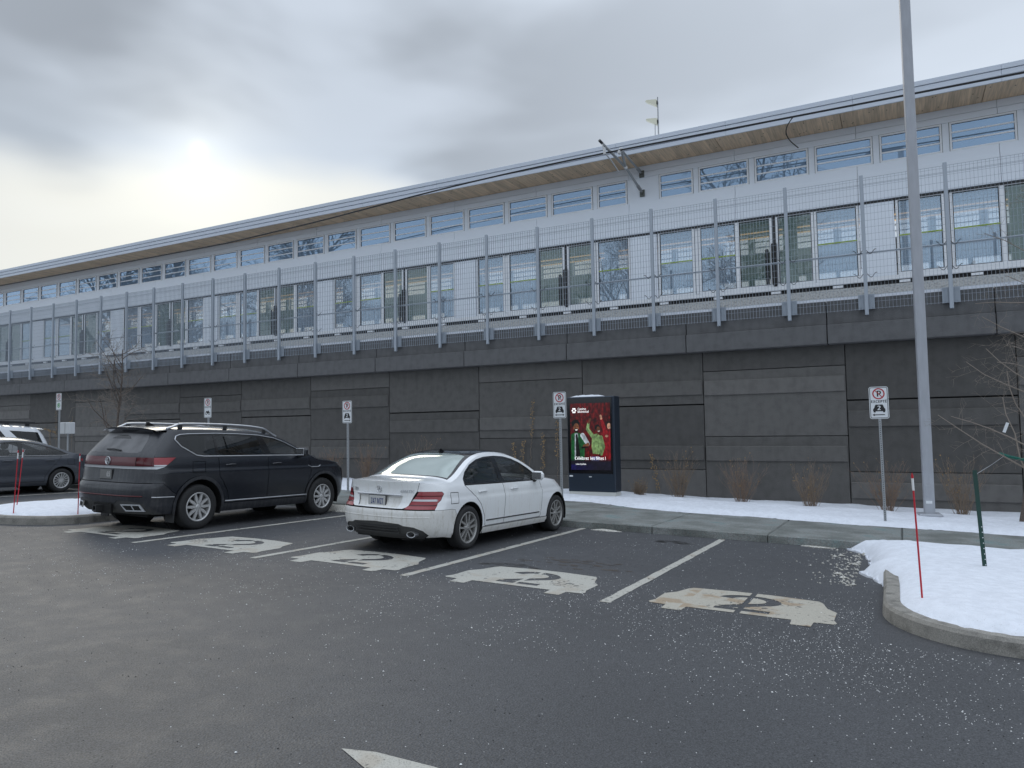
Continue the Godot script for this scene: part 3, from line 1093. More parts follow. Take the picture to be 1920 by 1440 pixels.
func facade(b: Node3D, z: float, near: bool) -> void:
	var base := b.position
	var s := 1.0 if near else -1.0
	# --- clerestory: windows of three panes
	var clw := {}
	mat("seam", lin(0.16, 0.165, 0.17), 0.7)
	for k in range(-4, 29):
		var x0 := -0.16 - MOD * k
		var x1 := x0 + 1.49
		if k == 4:
			x0 = -6.85
		elif k == 5:
			x1 = -8.10
		var w := x1 - x0
		var key := roundi(w * 100)
		if not clw.has(key):
			var mb := MB.new()
			mb.box(Vector3(w / 2, 0.2413, 0.0), Vector3(w, 0.046, 0.034))
			mb.box(Vector3(w / 2, 0.4937, 0.0), Vector3(w, 0.046, 0.034))
			var pane := MB.new()
			pane.box(Vector3(w / 2, 0, 0), Vector3(w, 0.21, 0.012))
			clw[key] = [frame_mesh(w, 0.735, 0.05, 0.10), mb.mesh(), pane.mesh(), frame_mesh(w + 0.1, 0.835, 0.014, 0.07), frame_mesh(w - 0.02, 0.715, 0.011, 0.03)]
		var o := put(clw[key][0], "clerestory_window", M.white_frame, b, Vector3(x0, Y(7.66), z + 0.07 * s) - base)
		if near:
			put(clw[key][3], "joint", M.seam, o, Vector3(-0.05, -0.05, -0.012))
			put(clw[key][4], "gasket", M.black_rubber, o, Vector3(0.01, 0.01, -0.035))
			put(clw[key][1], "bar", M.white_frame, o, Vector3(0, 0, -0.05))
			for yy: float in [0.115, 0.3675, 0.62]:
				put(clw[key][2], "pane", M.clerestory_glass, o, Vector3(0, yy, -0.05))
		else:
			put(clw[key][1], "bar", M.white_frame, o, Vector3(0, 0, 0.02))
			for yy: float in [0.115, 0.3675, 0.62]:
				put(clw[key][2], "pane", M.clear_glass, o, Vector3(0, yy, 0.02))
		# mullion to the next window
		var mw := 0.195
		var m2 := MB.new()
		if k == 4:
			continue
		var xa := x0 - 0.052 - mw if true else 0.0
		m2.box(Vector3(x0 - 0.052 - mw / 2, Y(8.03), z) - base, Vector3(mw - 0.01, 0.84, 0.10))
		part(m2, "mullion", M.white_panel, b)
	var mbp := MB.new()
	mbp.box(Vector3(-7.475, Y(8.03), z + 0.0) - base, Vector3(1.125, 0.84, 0.10))
	part(mbp, "blank_panel", M.white_panel, b)
	# --- strips of cladding panels: above the windows and between windows and doors
	var strips := [[8.455, 8.64, 0.06], [8.65, 8.86, 0.05], [7.335, 7.60, 0.10], [6.50, 7.325, 0.14]]
	for st: Array in strips:
		var mb := MB.new()
		var h: float = st[1] - st[0]
		mb.cbox(Vector3(0, 0, 0), Vector3(3.56, h, 0.10), 0.004)
		var pm := mb.mesh()
		for k in range(-2, 16):
			var xm := 0.95 - 3.57 * k
			put(pm, "cladding_panel", M.white_panel, b, Vector3(xm, Y((st[0] + st[1]) / 2), z + (float(st[2]) - 0.05) * s) - base)
	var mb2 := MB.new()
	mb2.box(Vector3((XL + XR) / 2, Y(6.47), z - 0.02 * s) - base, Vector3(XR - XL, 0.07, 0.16))
	part(mb2, "door_header", M.dark_trim, b)
	# --- doors and windows at platform level, repeated every four modules
	var units := [["window", 1.11, -2.03], ["door", 0.98, -3.16], ["door", 0.94, -4.34], ["window", 1.11, -5.58], ["window", 1.10, -6.95]]
	var made := {}
	for u: Array in units:
		var w: float = u[1]
		var pane := MB.new()
		pane.box(Vector3(w / 2, 1.06, -0.05 * s), Vector3(w, 2.12, 0.014))
		made[u[2]] = [frame_mesh(w, 2.12, 0.065, 0.10), pane.mesh(), frame_mesh(w - 0.044, 2.076, 0.022, 0.03)]
	var lime := MB.new()
	lime.box(Vector3(0.555, 1.09, -0.03), Vector3(1.10, 0.035, 0.02))
	var lime_m := lime.mesh()
	var guard := MB.new()
	guard.cbox(Vector3(0, 0.66, 0.06), Vector3(0.17, 1.32, 0.08), 0.02)
	guard.cbox(Vector3(-0.22, 0.60, 0.05), Vector3(0.10, 1.12, 0.05), 0.015)
	var guard_m := guard.mesh()
	for k in range(-2, 8):
		var ox := -4.0 * MOD * k
		for u: Array in units:
			var x: float = u[2] + ox
			if x > XR - 1.3 or x < XL:
				continue
			var o := put(made[u[2]][0], "platform_" + u[0], M.white_frame, b, Vector3(x, Y(4.30), z + 0.05 * s if near else z) - base)
			if near:
				put(made[u[2]][1], "pane", M.door_glass if u[0] == "door" else M.window_glass, o)
				put(made[u[2]][2], "gasket", M.black_rubber, o, Vector3(0.022, 0.022, -0.03))
				if u[0] == "window":
					put(lime_m, "lime_rail", M.lime, o)
			else:
				put(made[u[2]][1], "pane", M.clear_glass, o)
		if near:
			# black finger guards where the door leaves meet
			put(guard_m, "finger_guard", M.black_rubber, b, Vector3(-3.28 + ox, Y(4.28), z + 0.03) - base)
		var wp := MB.new()
		wp.cbox(Vector3(-0.375 + ox, Y(5.33), z) - base, Vector3(0.93, 2.20, 0.12), 0.006)
		part(wp, "wall_panel", M.white_panel, b)
		for xm: float in [-2.105, -4.405, -5.715, -3.28]:
			var mm := MB.new()
			mm.box(Vector3(xm + ox, Y(5.35), z - 0.02 * s) - base, Vector3(0.105 if xm == -5.715 else 0.15, 2.2, 0.08))
			part(mm, "mullion", M.white_frame if xm == -5.715 else M.dark_trim, b)
			if xm == -5.715:
				mm = MB.new()
				mm.box(Vector3(xm + ox, Y(5.35), z - 0.075 * s) - base, Vector3(0.17, 2.2, 0.02))
				part(mm, "joint", M.joint, b)
	# --- sill rail, dark slot and the edge of the platform
	var sill := MB.new()
	sill.box(Vector3((XL + XR) / 2, Y(4.165), z + 0.0) - base, Vector3(XR - XL, 0.13, 0.12))
	part(sill, "sill_rail", M.white_frame, b)
	var slot := MB.new()
	slot.box(Vector3((XL + XR) / 2, Y(4.02), z - 0.06 * s) - base, Vector3(XR - XL, 0.16, 0.10))
	part(slot, "slot", M.black_rubber, b)
	if near:
		var blk := MB.new()
		blk.box(Vector3(0, 0, 0), Vector3(0.28, 0.07, 0.10))
		var bm := blk.mesh()
		for k in range(-3, 28):
			put(bm, "fixing_block", M.white_frame, b, Vector3(-1.5 - 2.0 * k * 0.89, Y(4.03), z + 0.04) - base)

func station() -> void:
	var b := thing("station_building", Vector3(-7.5, Y(3.9), FAC_Z), "long white station hall with glass doors, clerestory windows and timber soffit", "station")
	var base := b.position
	facade(b, FAC_Z, true)
	facade(b, FAR_Z, false)
	# platform slab with its light concrete edge
	var mb := MB.new()
	mb.box(Vector3((XL + XR) / 2, Y(3.70), (FAC_Z + FAR_Z) / 2) - base, Vector3(XR - XL, 0.48, FAC_Z - FAR_Z + 0.5))
	part(mb, "platform_slab", M.platform_concrete, b)
	# soffit: timber panels over the track, stepping in 3.57 m lengths
	var th := 0.0
	mb = MB.new()
	mb.box(Vector3.ZERO, Vector3(3.555, 0.06, 1.30))
	var sp := mb.mesh()
	for k in range(-2, 16):
		var o := put(sp, "soffit_panel", M.soffit_wood, b, Vector3(0.6 - 3.57 * k, Y(8.895), -23.40) - base)
		o.rotation.x = th
		var o2 := put(sp, "soffit_panel", M.soffit_wood, b, Vector3(0.6 - 3.57 * k, Y(8.895), -34.80) - base)
		o2.rotation.x = -th
	# ceiling over the platform
	mb = MB.new()
	mb.box(Vector3((XL + XR) / 2, Y(8.97), (FAC_Z + FAR_Z) / 2) - base, Vector3(XR - XL, 0.08, FAC_Z - FAR_Z - 0.1))
	part(mb, "ceiling", M.interior_wall, b)
	# fascia: three folded strips, each a little further out than the one below
	for e: Array in [[8.87, 9.015, 0.0], [9.027, 9.175, 0.018], [9.187, 9.33, 0.036]]:
		for k in range(-2, 16):
			mb = MB.new()
			mb.cbox(Vector3(0.95 - 3.57 * k, Y((e[0] + e[1]) / 2), -22.75 + e[2]) - base, Vector3(3.566, e[1] - e[0], 0.06), 0.008)
			part(mb, "fascia_strip", M.fascia, b)
	mb = MB.new()
	mb.box(Vector3((XL + XR) / 2, Y(9.09), -22.80) - base, Vector3(XR - XL, 0.40, 0.05))
	part(mb, "fascia_backing", M.dark_trim, b)
	mb = MB.new()
	mb.box(Vector3((XL + XR) / 2, Y(9.29), -29.1) - base, Vector3(XR - XL, 0.05, 12.6))
	part(mb, "roof", M.fascia, b)
	mb = MB.new()
	mb.box(Vector3((XL + XR) / 2, Y(9.09), -35.45) - base, Vector3(XR - XL, 0.45, 0.06))
	part(mb, "far_fascia", M.fascia, b)
	# end walls close the hall
	for xe: float in [XL + 0.1, XR - 0.1]:
		mb = MB.new()
		mb.box(Vector3(xe, Y(6.4), (FAC_Z + FAR_Z) / 2) - base, Vector3(0.2, 5.0, FAC_Z - FAR_Z - 0.2))
		part(mb, "end_wall", M.interior_wall, b)
	# light strips under the ceiling
	for z: float in [-30.5, -31.4]:
		mb = MB.new()
		mb.box(Vector3((XL + XR) / 2, Y(7.66), z) - base, Vector3(XR - XL - 1.0, 0.04, 0.06))
		part(mb, "light_strip", M.led, b)
		var al := AreaLight3D.new()
		al.name = "strip_light"
		al.area_size = Vector2(XR - XL - 1.0, 0.07)
		al.light_energy = 0.05
		al.light_color = Color(1.0, 0.88, 0.70)
		al.shadow_enabled = true
		al.position = Vector3((XL + XR) / 2, Y(7.60), z) - base
		al.rotation.x = -PI / 2
		b.add_child(al)
	# benches and posts on the platform, seen through the glass
	for k in range(-1, 7):
		mb = MB.new()
		var x := -3.4 - 7.14 * k
		mb.box(Vector3(x, Y(6.45), -29.1) - base, Vector3(0.45, 5.0, 0.45))
		part(mb, "column", M.interior_wall, b)
	# trackbed between parapet and platform
	mb = MB.new()
	mb.box(Vector3((XL + XR) / 2, Y(2.2), -22.0) - base, Vector3(XR - XL, 0.3, 3.7))
	part(mb, "trackbed", M.platform_concrete, b)

func overhead() -> void:
	# contact line in front of the fascia, sagging from the bracket
	var mk := func(called: String, y0: float, r: float, z: float, label: String) -> void:
		var mb := MB.new()
		var pts := PackedVector3Array()
		var x := XL
		while x <= XR:
			var y: float
			if x < -7.3:
				y = y0 - 0.034 * (-7.3 - x) * smoothstep(0.0, 14.0, -7.3 - x)
				y = maxf(y, y0 - 0.62)
			else:
				y = y0 - 0.0085 * (x + 7.3)
			pts.append(Vector3(x, Y(y), z))
			x += 1.25
		mb.tube(pts, r, 6)
		tag(part(mb, called, M.black_cable, self), label, "cable")
	mk.call("overhead_wire", 8.76, 0.022, -21.9, "thick black overhead wire running along the roof fascia")
	mk.call("contact_wire", 8.71, 0.007, -21.85, "thin dark contact wire just below the thick overhead wire")
	mat("grey_plate", lin(0.12, 0.13, 0.12), 0.6)
	# bracket on the blank panel
	var c := thing("wire_bracket", Vector3(-7.5, Y(8.57), FAC_Z + 0.07), "galvanised tube bracket with insulators holding the overhead wire off the station", "bracket")
	var o := c.position
	var mb := MB.new()
	for y: float in [8.57, 7.90]:
		mb = MB.new()
		mb.cbox(Vector3(-7.5, Y(y), FAC_Z + 0.075) - o, Vector3(0.17, 0.24, 0.03), 0.004)
		mb.box(Vector3(-7.5, Y(y) + 0.02, FAC_Z + 0.13) - o, Vector3(0.06, 0.10, 0.09))
		part(mb, "wall_plate", M.grey_plate, c)
	var A := Vector3(-7.5, Y(8.60), FAC_Z + 0.15)
	var B := Vector3(-7.5, Y(7.94), FAC_Z + 0.15)
	var J := Vector3(-7.62, Y(8.42), -22.6)
	var T := Vector3(-7.55, Y(8.80), -22.0)
	var E := Vector3(-8.05, Y(8.98), -21.6)
	mb = MB.new(); mb.cyl(B - o, J - o, 0.042, 0.042, 8); part(mb, "strut", M.galvanised, c)
	mb = MB.new(); mb.cyl(J - o, T - o, 0.042, 0.042, 8); part(mb, "strut", M.galvanised, c)
	mb = MB.new(); mb.cyl(A - o, T - o, 0.036, 0.036, 8); part(mb, "strut", M.galvanised, c)
	mb = MB.new(); mb.cyl(J - o, E - o, 0.044, 0.044, 8); part(mb, "arm", M.galvanised, c)
	mb = MB.new(); mb.cyl(E - o + (E - J).normalized() * -0.02, E - o + (E - J).normalized() * 0.14, 0.045, 0.045, 8); part(mb, "end_cap", M.dark_trim, c)
	var D := Vector3(-7.98, Y(8.66), -21.62)
	var F := Vector3(-7.62, Y(8.04), -21.95)
	mb = MB.new(); mb.tube(PackedVector3Array([D - o, D.lerp(F, 0.5) + Vector3(0, 0.05, 0) - o, F - o]), 0.02, 6); part(mb, "steady_arm", M.galvanised, c)
	mb = MB.new(); mb.cyl(E - o, D - o, 0.022, 0.022, 6); mb.cyl(D + Vector3(0, 0.16, 0) - o, D - Vector3(0, 0.05, 0) - o, 0.04, 0.04, 8); part(mb, "drop_insulator", M.porcelain, c)
	for q: Array in [[A, T], [B, J]]:
		mb = MB.new()
		var d: Vector3 = (q[1] - q[0]).normalized()
		for i in 5:
			mb.cyl(q[0] + d * (0.12 + i * 0.05) - o, q[0] + d * (0.14 + i * 0.05) - o, 0.06, 0.05, 10)
		part(mb, "insulator", M.galvanised, c)
	for q: Vector3 in [T, J, T + Vector3(-0.03, -0.12, 0.1)]:
		mb = MB.new(); mb.cbox(q - o, Vector3(0.10, 0.11, 0.12), 0.02); part(mb, "clamp", M.porcelain, c)
	# loop of jumper cable hanging below the wire
	mb = MB.new()
	var pts := PackedVector3Array()
	for i in 15:
		var t := i / 14.0
		var a := lerpf(0.25, 2.9, t)
		pts.append(Vector3(-2.25 - 0.36 * sin(a), Y(8.71) - 0.62 * t + 0.04 * sin(a), -21.9 - 0.9 * t))
	mb.tube(pts, 0.016, 6)
	tag(part(mb, "jumper_cable", M.black_cable, self), "short curved black jumper cable hanging below the timber soffit", "cable")
	# antenna mast
	var a := thing("antenna_mast", Vector3(-7.18, Y(9.32), -25.0), "thin grey mast with two cream wedge antennas on the station roof", "antenna")
	mb = MB.new(); mb.cyl(Vector3.ZERO, Vector3(0, 2.32, 0), 0.028, 0.024, 8); part(mb, "mast", M.galvanised, a)
	mb = MB.new(); mb.cyl(Vector3(-0.12, 0, 0.05), Vector3(-0.11, 1.38, 0.02), 0.015, 0.015, 6); part(mb, "cable_conduit", M.galvanised, a)
	for y: float in [2.10, 1.42]:
		mb = MB.new()
		mb.prism(PackedVector2Array([Vector2(-0.03, -0.13), Vector2(-0.03, 0.12), Vector2(-0.40, 0.17), Vector2(-0.43, 0.12)]), 0.16, Transform3D(Basis(), Vector3(0, y, -0.08)))
		part(mb, "wedge_antenna", M.antenna_cream, a)
		mb = MB.new(); mb.box(Vector3(-0.02, y, 0), Vector3(0.07, 0.10, 0.10)); part(mb, "clamp", M.dark_trim, a)

# ---------------------------------------------------------------- signs, poles, stakes
func ring2(r0: float, r1: float, k := 28) -> Array:
	return [r0, r1, k]

func disc_ring(mb: MB, c: Vector3, r0: float, r1: float, k := 30) -> void:
	for i in k:
		var a := TAU * i / k
		var b := TAU * (i + 1) / k
		var e0 := Vector3(cos(a), sin(a), 0); var e1 := Vector3(cos(b), sin(b), 0)
		mb.tri(c + e0 * r0, c + e0 * r1, c + e1 * r1, Vector3.BACK, Vector3.BACK, Vector3.BACK)
		mb.tri(c + e0 * r0, c + e1 * r1, c + e1 * r0, Vector3.BACK, Vector3.BACK, Vector3.BACK)

func round_rect(w: float, h: float, r: float) -> PackedVector2Array:
	var p := PackedVector2Array()
	for q: Array in [[w / 2 - r, -h / 2 + r, -90.0], [w / 2 - r, h / 2 - r, 0.0], [-w / 2 + r, h / 2 - r, 90.0], [-w / 2 + r, -h / 2 + r, 180.0]]:
		for i in 6:
			var a := deg_to_rad(q[2] + 18.0 * i)
			p.append(Vector2(q[0] + r * cos(a), q[1] + r * sin(a)))
	return p

func parking_sign(x: float, top: float, foot: float, what: String, label: String, lean := 0.0) -> void:
	var z := -15.3
	var s := thing("parking_sign", Vector3(x, Y(foot), z), label, "sign", "parking signs along the snow strip")
	s.rotation.z = lean
	var h := top - foot
	var mb := MB.new()
	# square perforated tube: holes as dark plugs
	mb.cbox(Vector3(0, h / 2 - 0.15, 0), Vector3(0.048, h + 0.1, 0.048), 0.004)
	var post := part(mb, "post", M.galvanised, s)
	mb = MB.new()
	var y := 0.03
	while y < h - 0.62:
		mb.cyl(Vector3(0, y, 0.0238), Vector3(0, y, 0.0252), 0.0085, 0.0085, 6)
		y += 0.04
	var holes := part(mb, "holes", M.joint, post)
	holes.set_meta("kind", "stuff")
	var pw := 0.325
	var ph := 0.60
	mb = MB.new()
	mb.prism(round_rect(pw, ph, 0.04), 0.003, Transform3D(Basis(), Vector3(0, 0, 0)))
	var plate := part(mb, "plate", M.sign_white, s, Vector3(0, h - ph / 2, 0.027))
	var t := 0.0045
	mb = MB.new()
	var inner: PackedVector2Array = Geometry2D.offset_polygon(round_rect(pw, ph, 0.04), -0.022)[0]
	var outer: PackedVector2Array = Geometry2D.offset_polygon(round_rect(pw, ph, 0.04), -0.012)[0]
	var k := outer.size()
	if inner.size() == k:
		for i in k:
			var a := Vector3(outer[i].x, outer[i].y, t); var b := Vector3(outer[(i + 1) % k].x, outer[(i + 1) % k].y, t)
			var c := Vector3(inner[(i + 1) % k].x, inner[(i + 1) % k].y, t); var d := Vector3(inner[i].x, inner[i].y, t)
			mb.tri(a, b, c, Vector3.BACK, Vector3.BACK, Vector3.BACK); mb.tri(a, c, d, Vector3.BACK, Vector3.BACK, Vector3.BACK)
		part(mb, "border", M.sign_black, plate)
	mb = MB.new()
	disc_ring(mb, Vector3(0, 0.168, t), 0.082, 0.104)
	mb.prism(PackedVector2Array([Vector2(-0.066, 0.060), Vector2(-0.056, 0.070), Vector2(0.066, -0.060), Vector2(0.056, -0.070)]), 0.001, Transform3D(Basis(), Vector3(0, 0.168, t + 0.001)))
	part(mb, "prohibition_ring", M.sign_red, plate)
	text("P", 0.155, "letter", M.sign_black, plate, Transform3D(Basis(), Vector3(0.004, 0.168, t)))
	text("EXCEPTÉ", 0.068, "lettering", M.sign_black, plate, Transform3D(Basis().scaled(Vector3(0.98, 1, 1)), Vector3(0, 0.022, t)))
	if what in ["left", "both", "right"]:
		mb = MB.new()
		var car := PackedVector2Array()
		for p in [Vector2(-0.105, -0.05), Vector2(-0.10, -0.01), Vector2(-0.085, 0.005), Vector2(-0.066, 0.06), Vector2(-0.055, 0.07), Vector2(0.055, 0.07), Vector2(0.066, 0.06), Vector2(0.085, 0.005), Vector2(0.10, -0.01), Vector2(0.105, -0.05), Vector2(0.096, -0.055), Vector2(0.096, -0.075), Vector2(0.062, -0.075), Vector2(0.062, -0.055), Vector2(-0.062, -0.055), Vector2(-0.062, -0.075), Vector2(-0.096, -0.075), Vector2(-0.096, -0.055)]:
			car.append(p)
		mb.sheet(car, Transform3D(Basis(), Vector3(0, -0.105, t)))
		part(mb, "car_symbol", M.sign_black, plate)
		text("2", 0.115, "figure", M.sign_white, plate, Transform3D(Basis(), Vector3(0, -0.098, t + 0.0015)))
		mb = MB.new()
		mb.sheet(PackedVector2Array([Vector2(-0.09, -0.008), Vector2(0.09, -0.008), Vector2(0.09, 0.008), Vector2(-0.09, 0.008)]), Transform3D(Basis(), Vector3(0, -0.225, t)))
		for sd: float in ([-1.0, 1.0] if what == "both" else [-1.0] if what == "left" else [1.0]):
			mb.sheet(PackedVector2Array([Vector2(sd * 0.118, 0), Vector2(sd * 0.075, 0.026), Vector2(sd * 0.085, 0.0), Vector2(sd * 0.075, -0.026)]), Transform3D(Basis(), Vector3(0, -0.225, t + 0.0006)))
		part(mb, "arrow", M.sign_black, plate)
	elif what == "motorcycle":
		mb = MB.new()
		for sx: float in [-0.062, 0.062]:
			disc_ring(mb, Vector3(sx, -0.17, t), 0.026, 0.042, 18)
		mb.sheet(PackedVector2Array([Vector2(-0.085, -0.105), Vector2(-0.02, -0.095), Vector2(0.01, -0.11), Vector2(0.035, -0.08), Vector2(0.05, -0.085), Vector2(0.075, -0.165), Vector2(0.055, -0.17), Vector2(0.035, -0.13), Vector2(0.015, -0.175), Vector2(-0.03, -0.175), Vector2(-0.05, -0.135)]), Transform3D(Basis(), Vector3(0, 0, t)))
		part(mb, "motorcycle_symbol", M.sign_black, plate)
	else:
		mb = MB.new()
		disc_ring(mb, Vector3(0, -0.13, t), 0.062, 0.085, 24)
		mb.sheet(PackedVector2Array([Vector2(-0.03, -0.17), Vector2(0.03, -0.17), Vector2(0.03, -0.10), Vector2(0.0, -0.075), Vector2(-0.03, -0.10)]), Transform3D(Basis(), Vector3(0, 0, t)))
		part(mb, "charging_symbol", M.sign_green, plate)

func furniture() -> void:
	parking_sign(-0.325, 0.625, -1.90, "left", "parking sign with a left arrow on a perforated post beside the lamp pole", 0.008)
	parking_sign(-6.87, 0.765, -1.78, "both", "parking sign with a double arrow beside the advertising panel")
	parking_sign(-13.12, 0.755, -1.62, "right", "parking sign with a right arrow between the dark SUV and white sedan")
	parking_sign(-18.56, 1.01, -1.50, "motorcycle", "motorcycle parking sign showing above the roof of the dark SUV")
	parking_sign(-26.2, 1.43, -1.33, "charging", "parking sign with a green circle beside the grey electrical box")
	# lamp pole
	var zp := -16.9
	var yb := gy(0.435, zp) + 0.10
	var p := thing("lamp_pole", Vector3(0.435, yb, zp), "tall square grey steel lamp pole on a base plate in the snow", "lamp pole")
	var mb := MB.new()
	mb.cbox(Vector3(0, 6.2, 0), Vector3(0.185, 12.4, 0.185), 0.012, Basis(Vector3.UP, 0.12))
	part(mb, "shaft", M.pole_steel, p)
	mb = MB.new(); mb.cbox(Vector3(0, 0.09, 0), Vector3(0.42, 0.17, 0.42), 0.02, Basis(Vector3.UP, 0.12)); part(mb, "base_cover", M.pole_steel, p)
	mb = MB.new(); mb.cbox(Vector3(0.0, 0.62, 0.094), Vector3(0.10, 0.22, 0.012), 0.004, Basis(Vector3.UP, 0.12)); part(mb, "hand_hole_cover", M.pole_steel, p)
	mb = MB.new(); mb.box(Vector3(0.0, 0.40, 0.096), Vector3(0.11, 0.055, 0.004), Basis(Vector3.UP, 0.12)); part(mb, "sticker", M.sign_white, p)
	mb = MB.new(); mb.cbox(Vector3(-0.6, 12.35, 0), Vector3(1.2, 0.12, 0.3), 0.03); part(mb, "lamp_head", M.pole_steel, p)
	# snow stakes
	for e: Array in [[0.11, -7.9, 1.14, 0.012, -0.03, "thin red snow stake with white top stuck in the snow beside the green post"], [-13.8, -7.3, 1.05, 0.0, 0.095, "red snow stake before the grey sedan, nearer the kerb of a leaning pair"], [-14.55, -7.75, 1.05, 0.0, 0.16, "red snow stake before the grey sedan, farther from the kerb of a leaning pair"], [-13.0, -7.95, 1.0, 0.0, 0.03, "single red snow stake on the island next to the rear of the dark SUV"]]:
		var y0 := gy(e[0], e[1]) + 0.2
		var s := thing("snow_stake", Vector3(e[0], y0, e[1]), e[5], "stake", "red snow stakes")
		s.rotation.z = -float(e[4])
		s.rotation.x = e[3]
		var h: float = e[2]
		mb = MB.new(); mb.cyl(Vector3(0, -0.15, 0), Vector3(0, h * 0.88, 0), 0.0085, 0.008, 8); part(mb, "rod", M.stake_red, s)
		mb = MB.new(); mb.cyl(Vector3(0, h * 0.88, 0), Vector3(0, h * 0.98, 0), 0.0105, 0.0105, 8); part(mb, "reflective_band", M.stake_white, s)
		mb = MB.new(); mb.cyl(Vector3(0, h * 0.98, 0), Vector3(0, h * 1.0, 0), 0.0105, 0.0105, 8); mb.cyl(Vector3(0, h, 0), Vector3(0, h + 0.03, 0), 0.0115, 0.002, 8); part(mb, "tip", M.stake_red, s)
	# green tee post with its wire to the young tree
	var gp := thing("tee_post", Vector3(0.79, gy(0.79, -10.1) + 0.22, -10.1), "leaning dark green steel tee post standing in the island snow", "post")
	gp.rotation.z = 0.045
	mb = MB.new()
	mb.box(Vector3(0, 0.46, 0), Vector3(0.045, 1.34, 0.008))
	mb.box(Vector3(0, 0.46, -0.02), Vector3(0.008, 1.34, 0.035))
	part(mb, "shaft", M.post_green, gp)
	mb = MB.new()
	for i in 9:
		mb.cyl(Vector3(0.012, -0.02 + i * 0.062, 0.004), Vector3(0.012, -0.02 + i * 0.062, 0.006), 0.006, 0.006, 6)
	part(mb, "studs", M.sign_white, gp)
	mb = MB.new()
	mb.tube(PackedVector3Array([Vector3(0.75, gy(0.79, -10.1) + 1.30, -10.1), Vector3(1.2, gy(1.2, -13.2) + 1.36, -13.2), Vector3(1.66, gy(1.7, -16.2) + 1.45, -16.25)]), 0.004, 5)
	tag(part(mb, "guy_wire", M.galvanised, self), "thin guy wire from the green tee post to the young tree", "wire")
	mb = MB.new()
	mb.tube(PackedVector3Array([Vector3(1.58, gy(1.7, -16.2) + 1.50, -16.2), Vector3(1.75, gy(1.7, -16.2) + 1.44, -16.22), Vector3(2.05, gy(1.7, -16.2) + 1.36, -16.35)]), 0.028, 5)
	tag(part(mb, "tree_strap", M.strap_green, self), "dark green webbing strap round the young tree trunk", "strap")
	mb = MB.new()
	mb.box(Vector3(1.70, gy(1.7, -16.2) + 1.98, -16.1), Vector3(0.05, 0.19, 0.004), Basis(Vector3.BACK, -0.35))
	tag(part(mb, "plant_tag", M.sign_white, self), "white plant tag hanging on a branch of the young tree", "tag")
	# electrical box by the charging sign
	var bx := thing("electrical_box", Vector3(-26.9, gy(-26.9, -16.0), -16.0), "pale grey electrical box on a post beside the green circle sign", "box")
	mb = MB.new(); mb.cbox(Vector3(0, 1.72, 0), Vector3(0.62, 0.42, 0.22), 0.02); part(mb, "cabinet", M.box_grey, bx)
	mb = MB.new(); mb.box(Vector3(0.05, 1.72, 0.113), Vector3(0.008, 0.40, 0.006)); part(mb, "door_seam", M.joint, bx)
	mb = MB.new(); mb.cyl(Vector3(0.05, 0, 0), Vector3(0.05, 1.52, 0), 0.03, 0.03, 8); part(mb, "conduit", M.galvanised, bx)
	ad_panel()

# ---------------------------------------------------------------- advertising panel
func fill(im: Image, pts: Array, c: Color) -> void:
	var poly := PackedVector2Array()
	var lo := Vector2(1e9, 1e9); var hi := Vector2(-1e9, -1e9)
	for p: Vector2 in pts:
		poly.append(p); lo = lo.min(p); hi = hi.max(p)
	for y in range(maxi(int(lo.y), 0), mini(int(hi.y) + 1, im.get_height())):
		for x in range(maxi(int(lo.x), 0), mini(int(hi.x) + 1, im.get_width())):
			if Geometry2D.is_point_in_polygon(Vector2(x + 0.5, y + 0.5), poly):
				im.set_pixel(x, y, c)

func oval(im: Image, c: Vector2, rx: float, ry: float, col: Color, tilt := 0.0) -> void:
	var pts := []
	for i in 22:
		var e := Vector2(cos(TAU * i / 22.0) * rx, sin(TAU * i / 22.0) * ry).rotated(tilt)
		pts.append(c + e)
	fill(im, pts, col)

func limb(im: Image, a: Vector2, b: Vector2, ra: float, rb: float, col: Color) -> void:
	var d := (b - a).normalized().orthogonal()
	fill(im, [a + d * ra, b + d * rb, b - d * rb, a - d * ra], col)
	oval(im, a, ra, ra, col); oval(im, b, rb, rb, col)

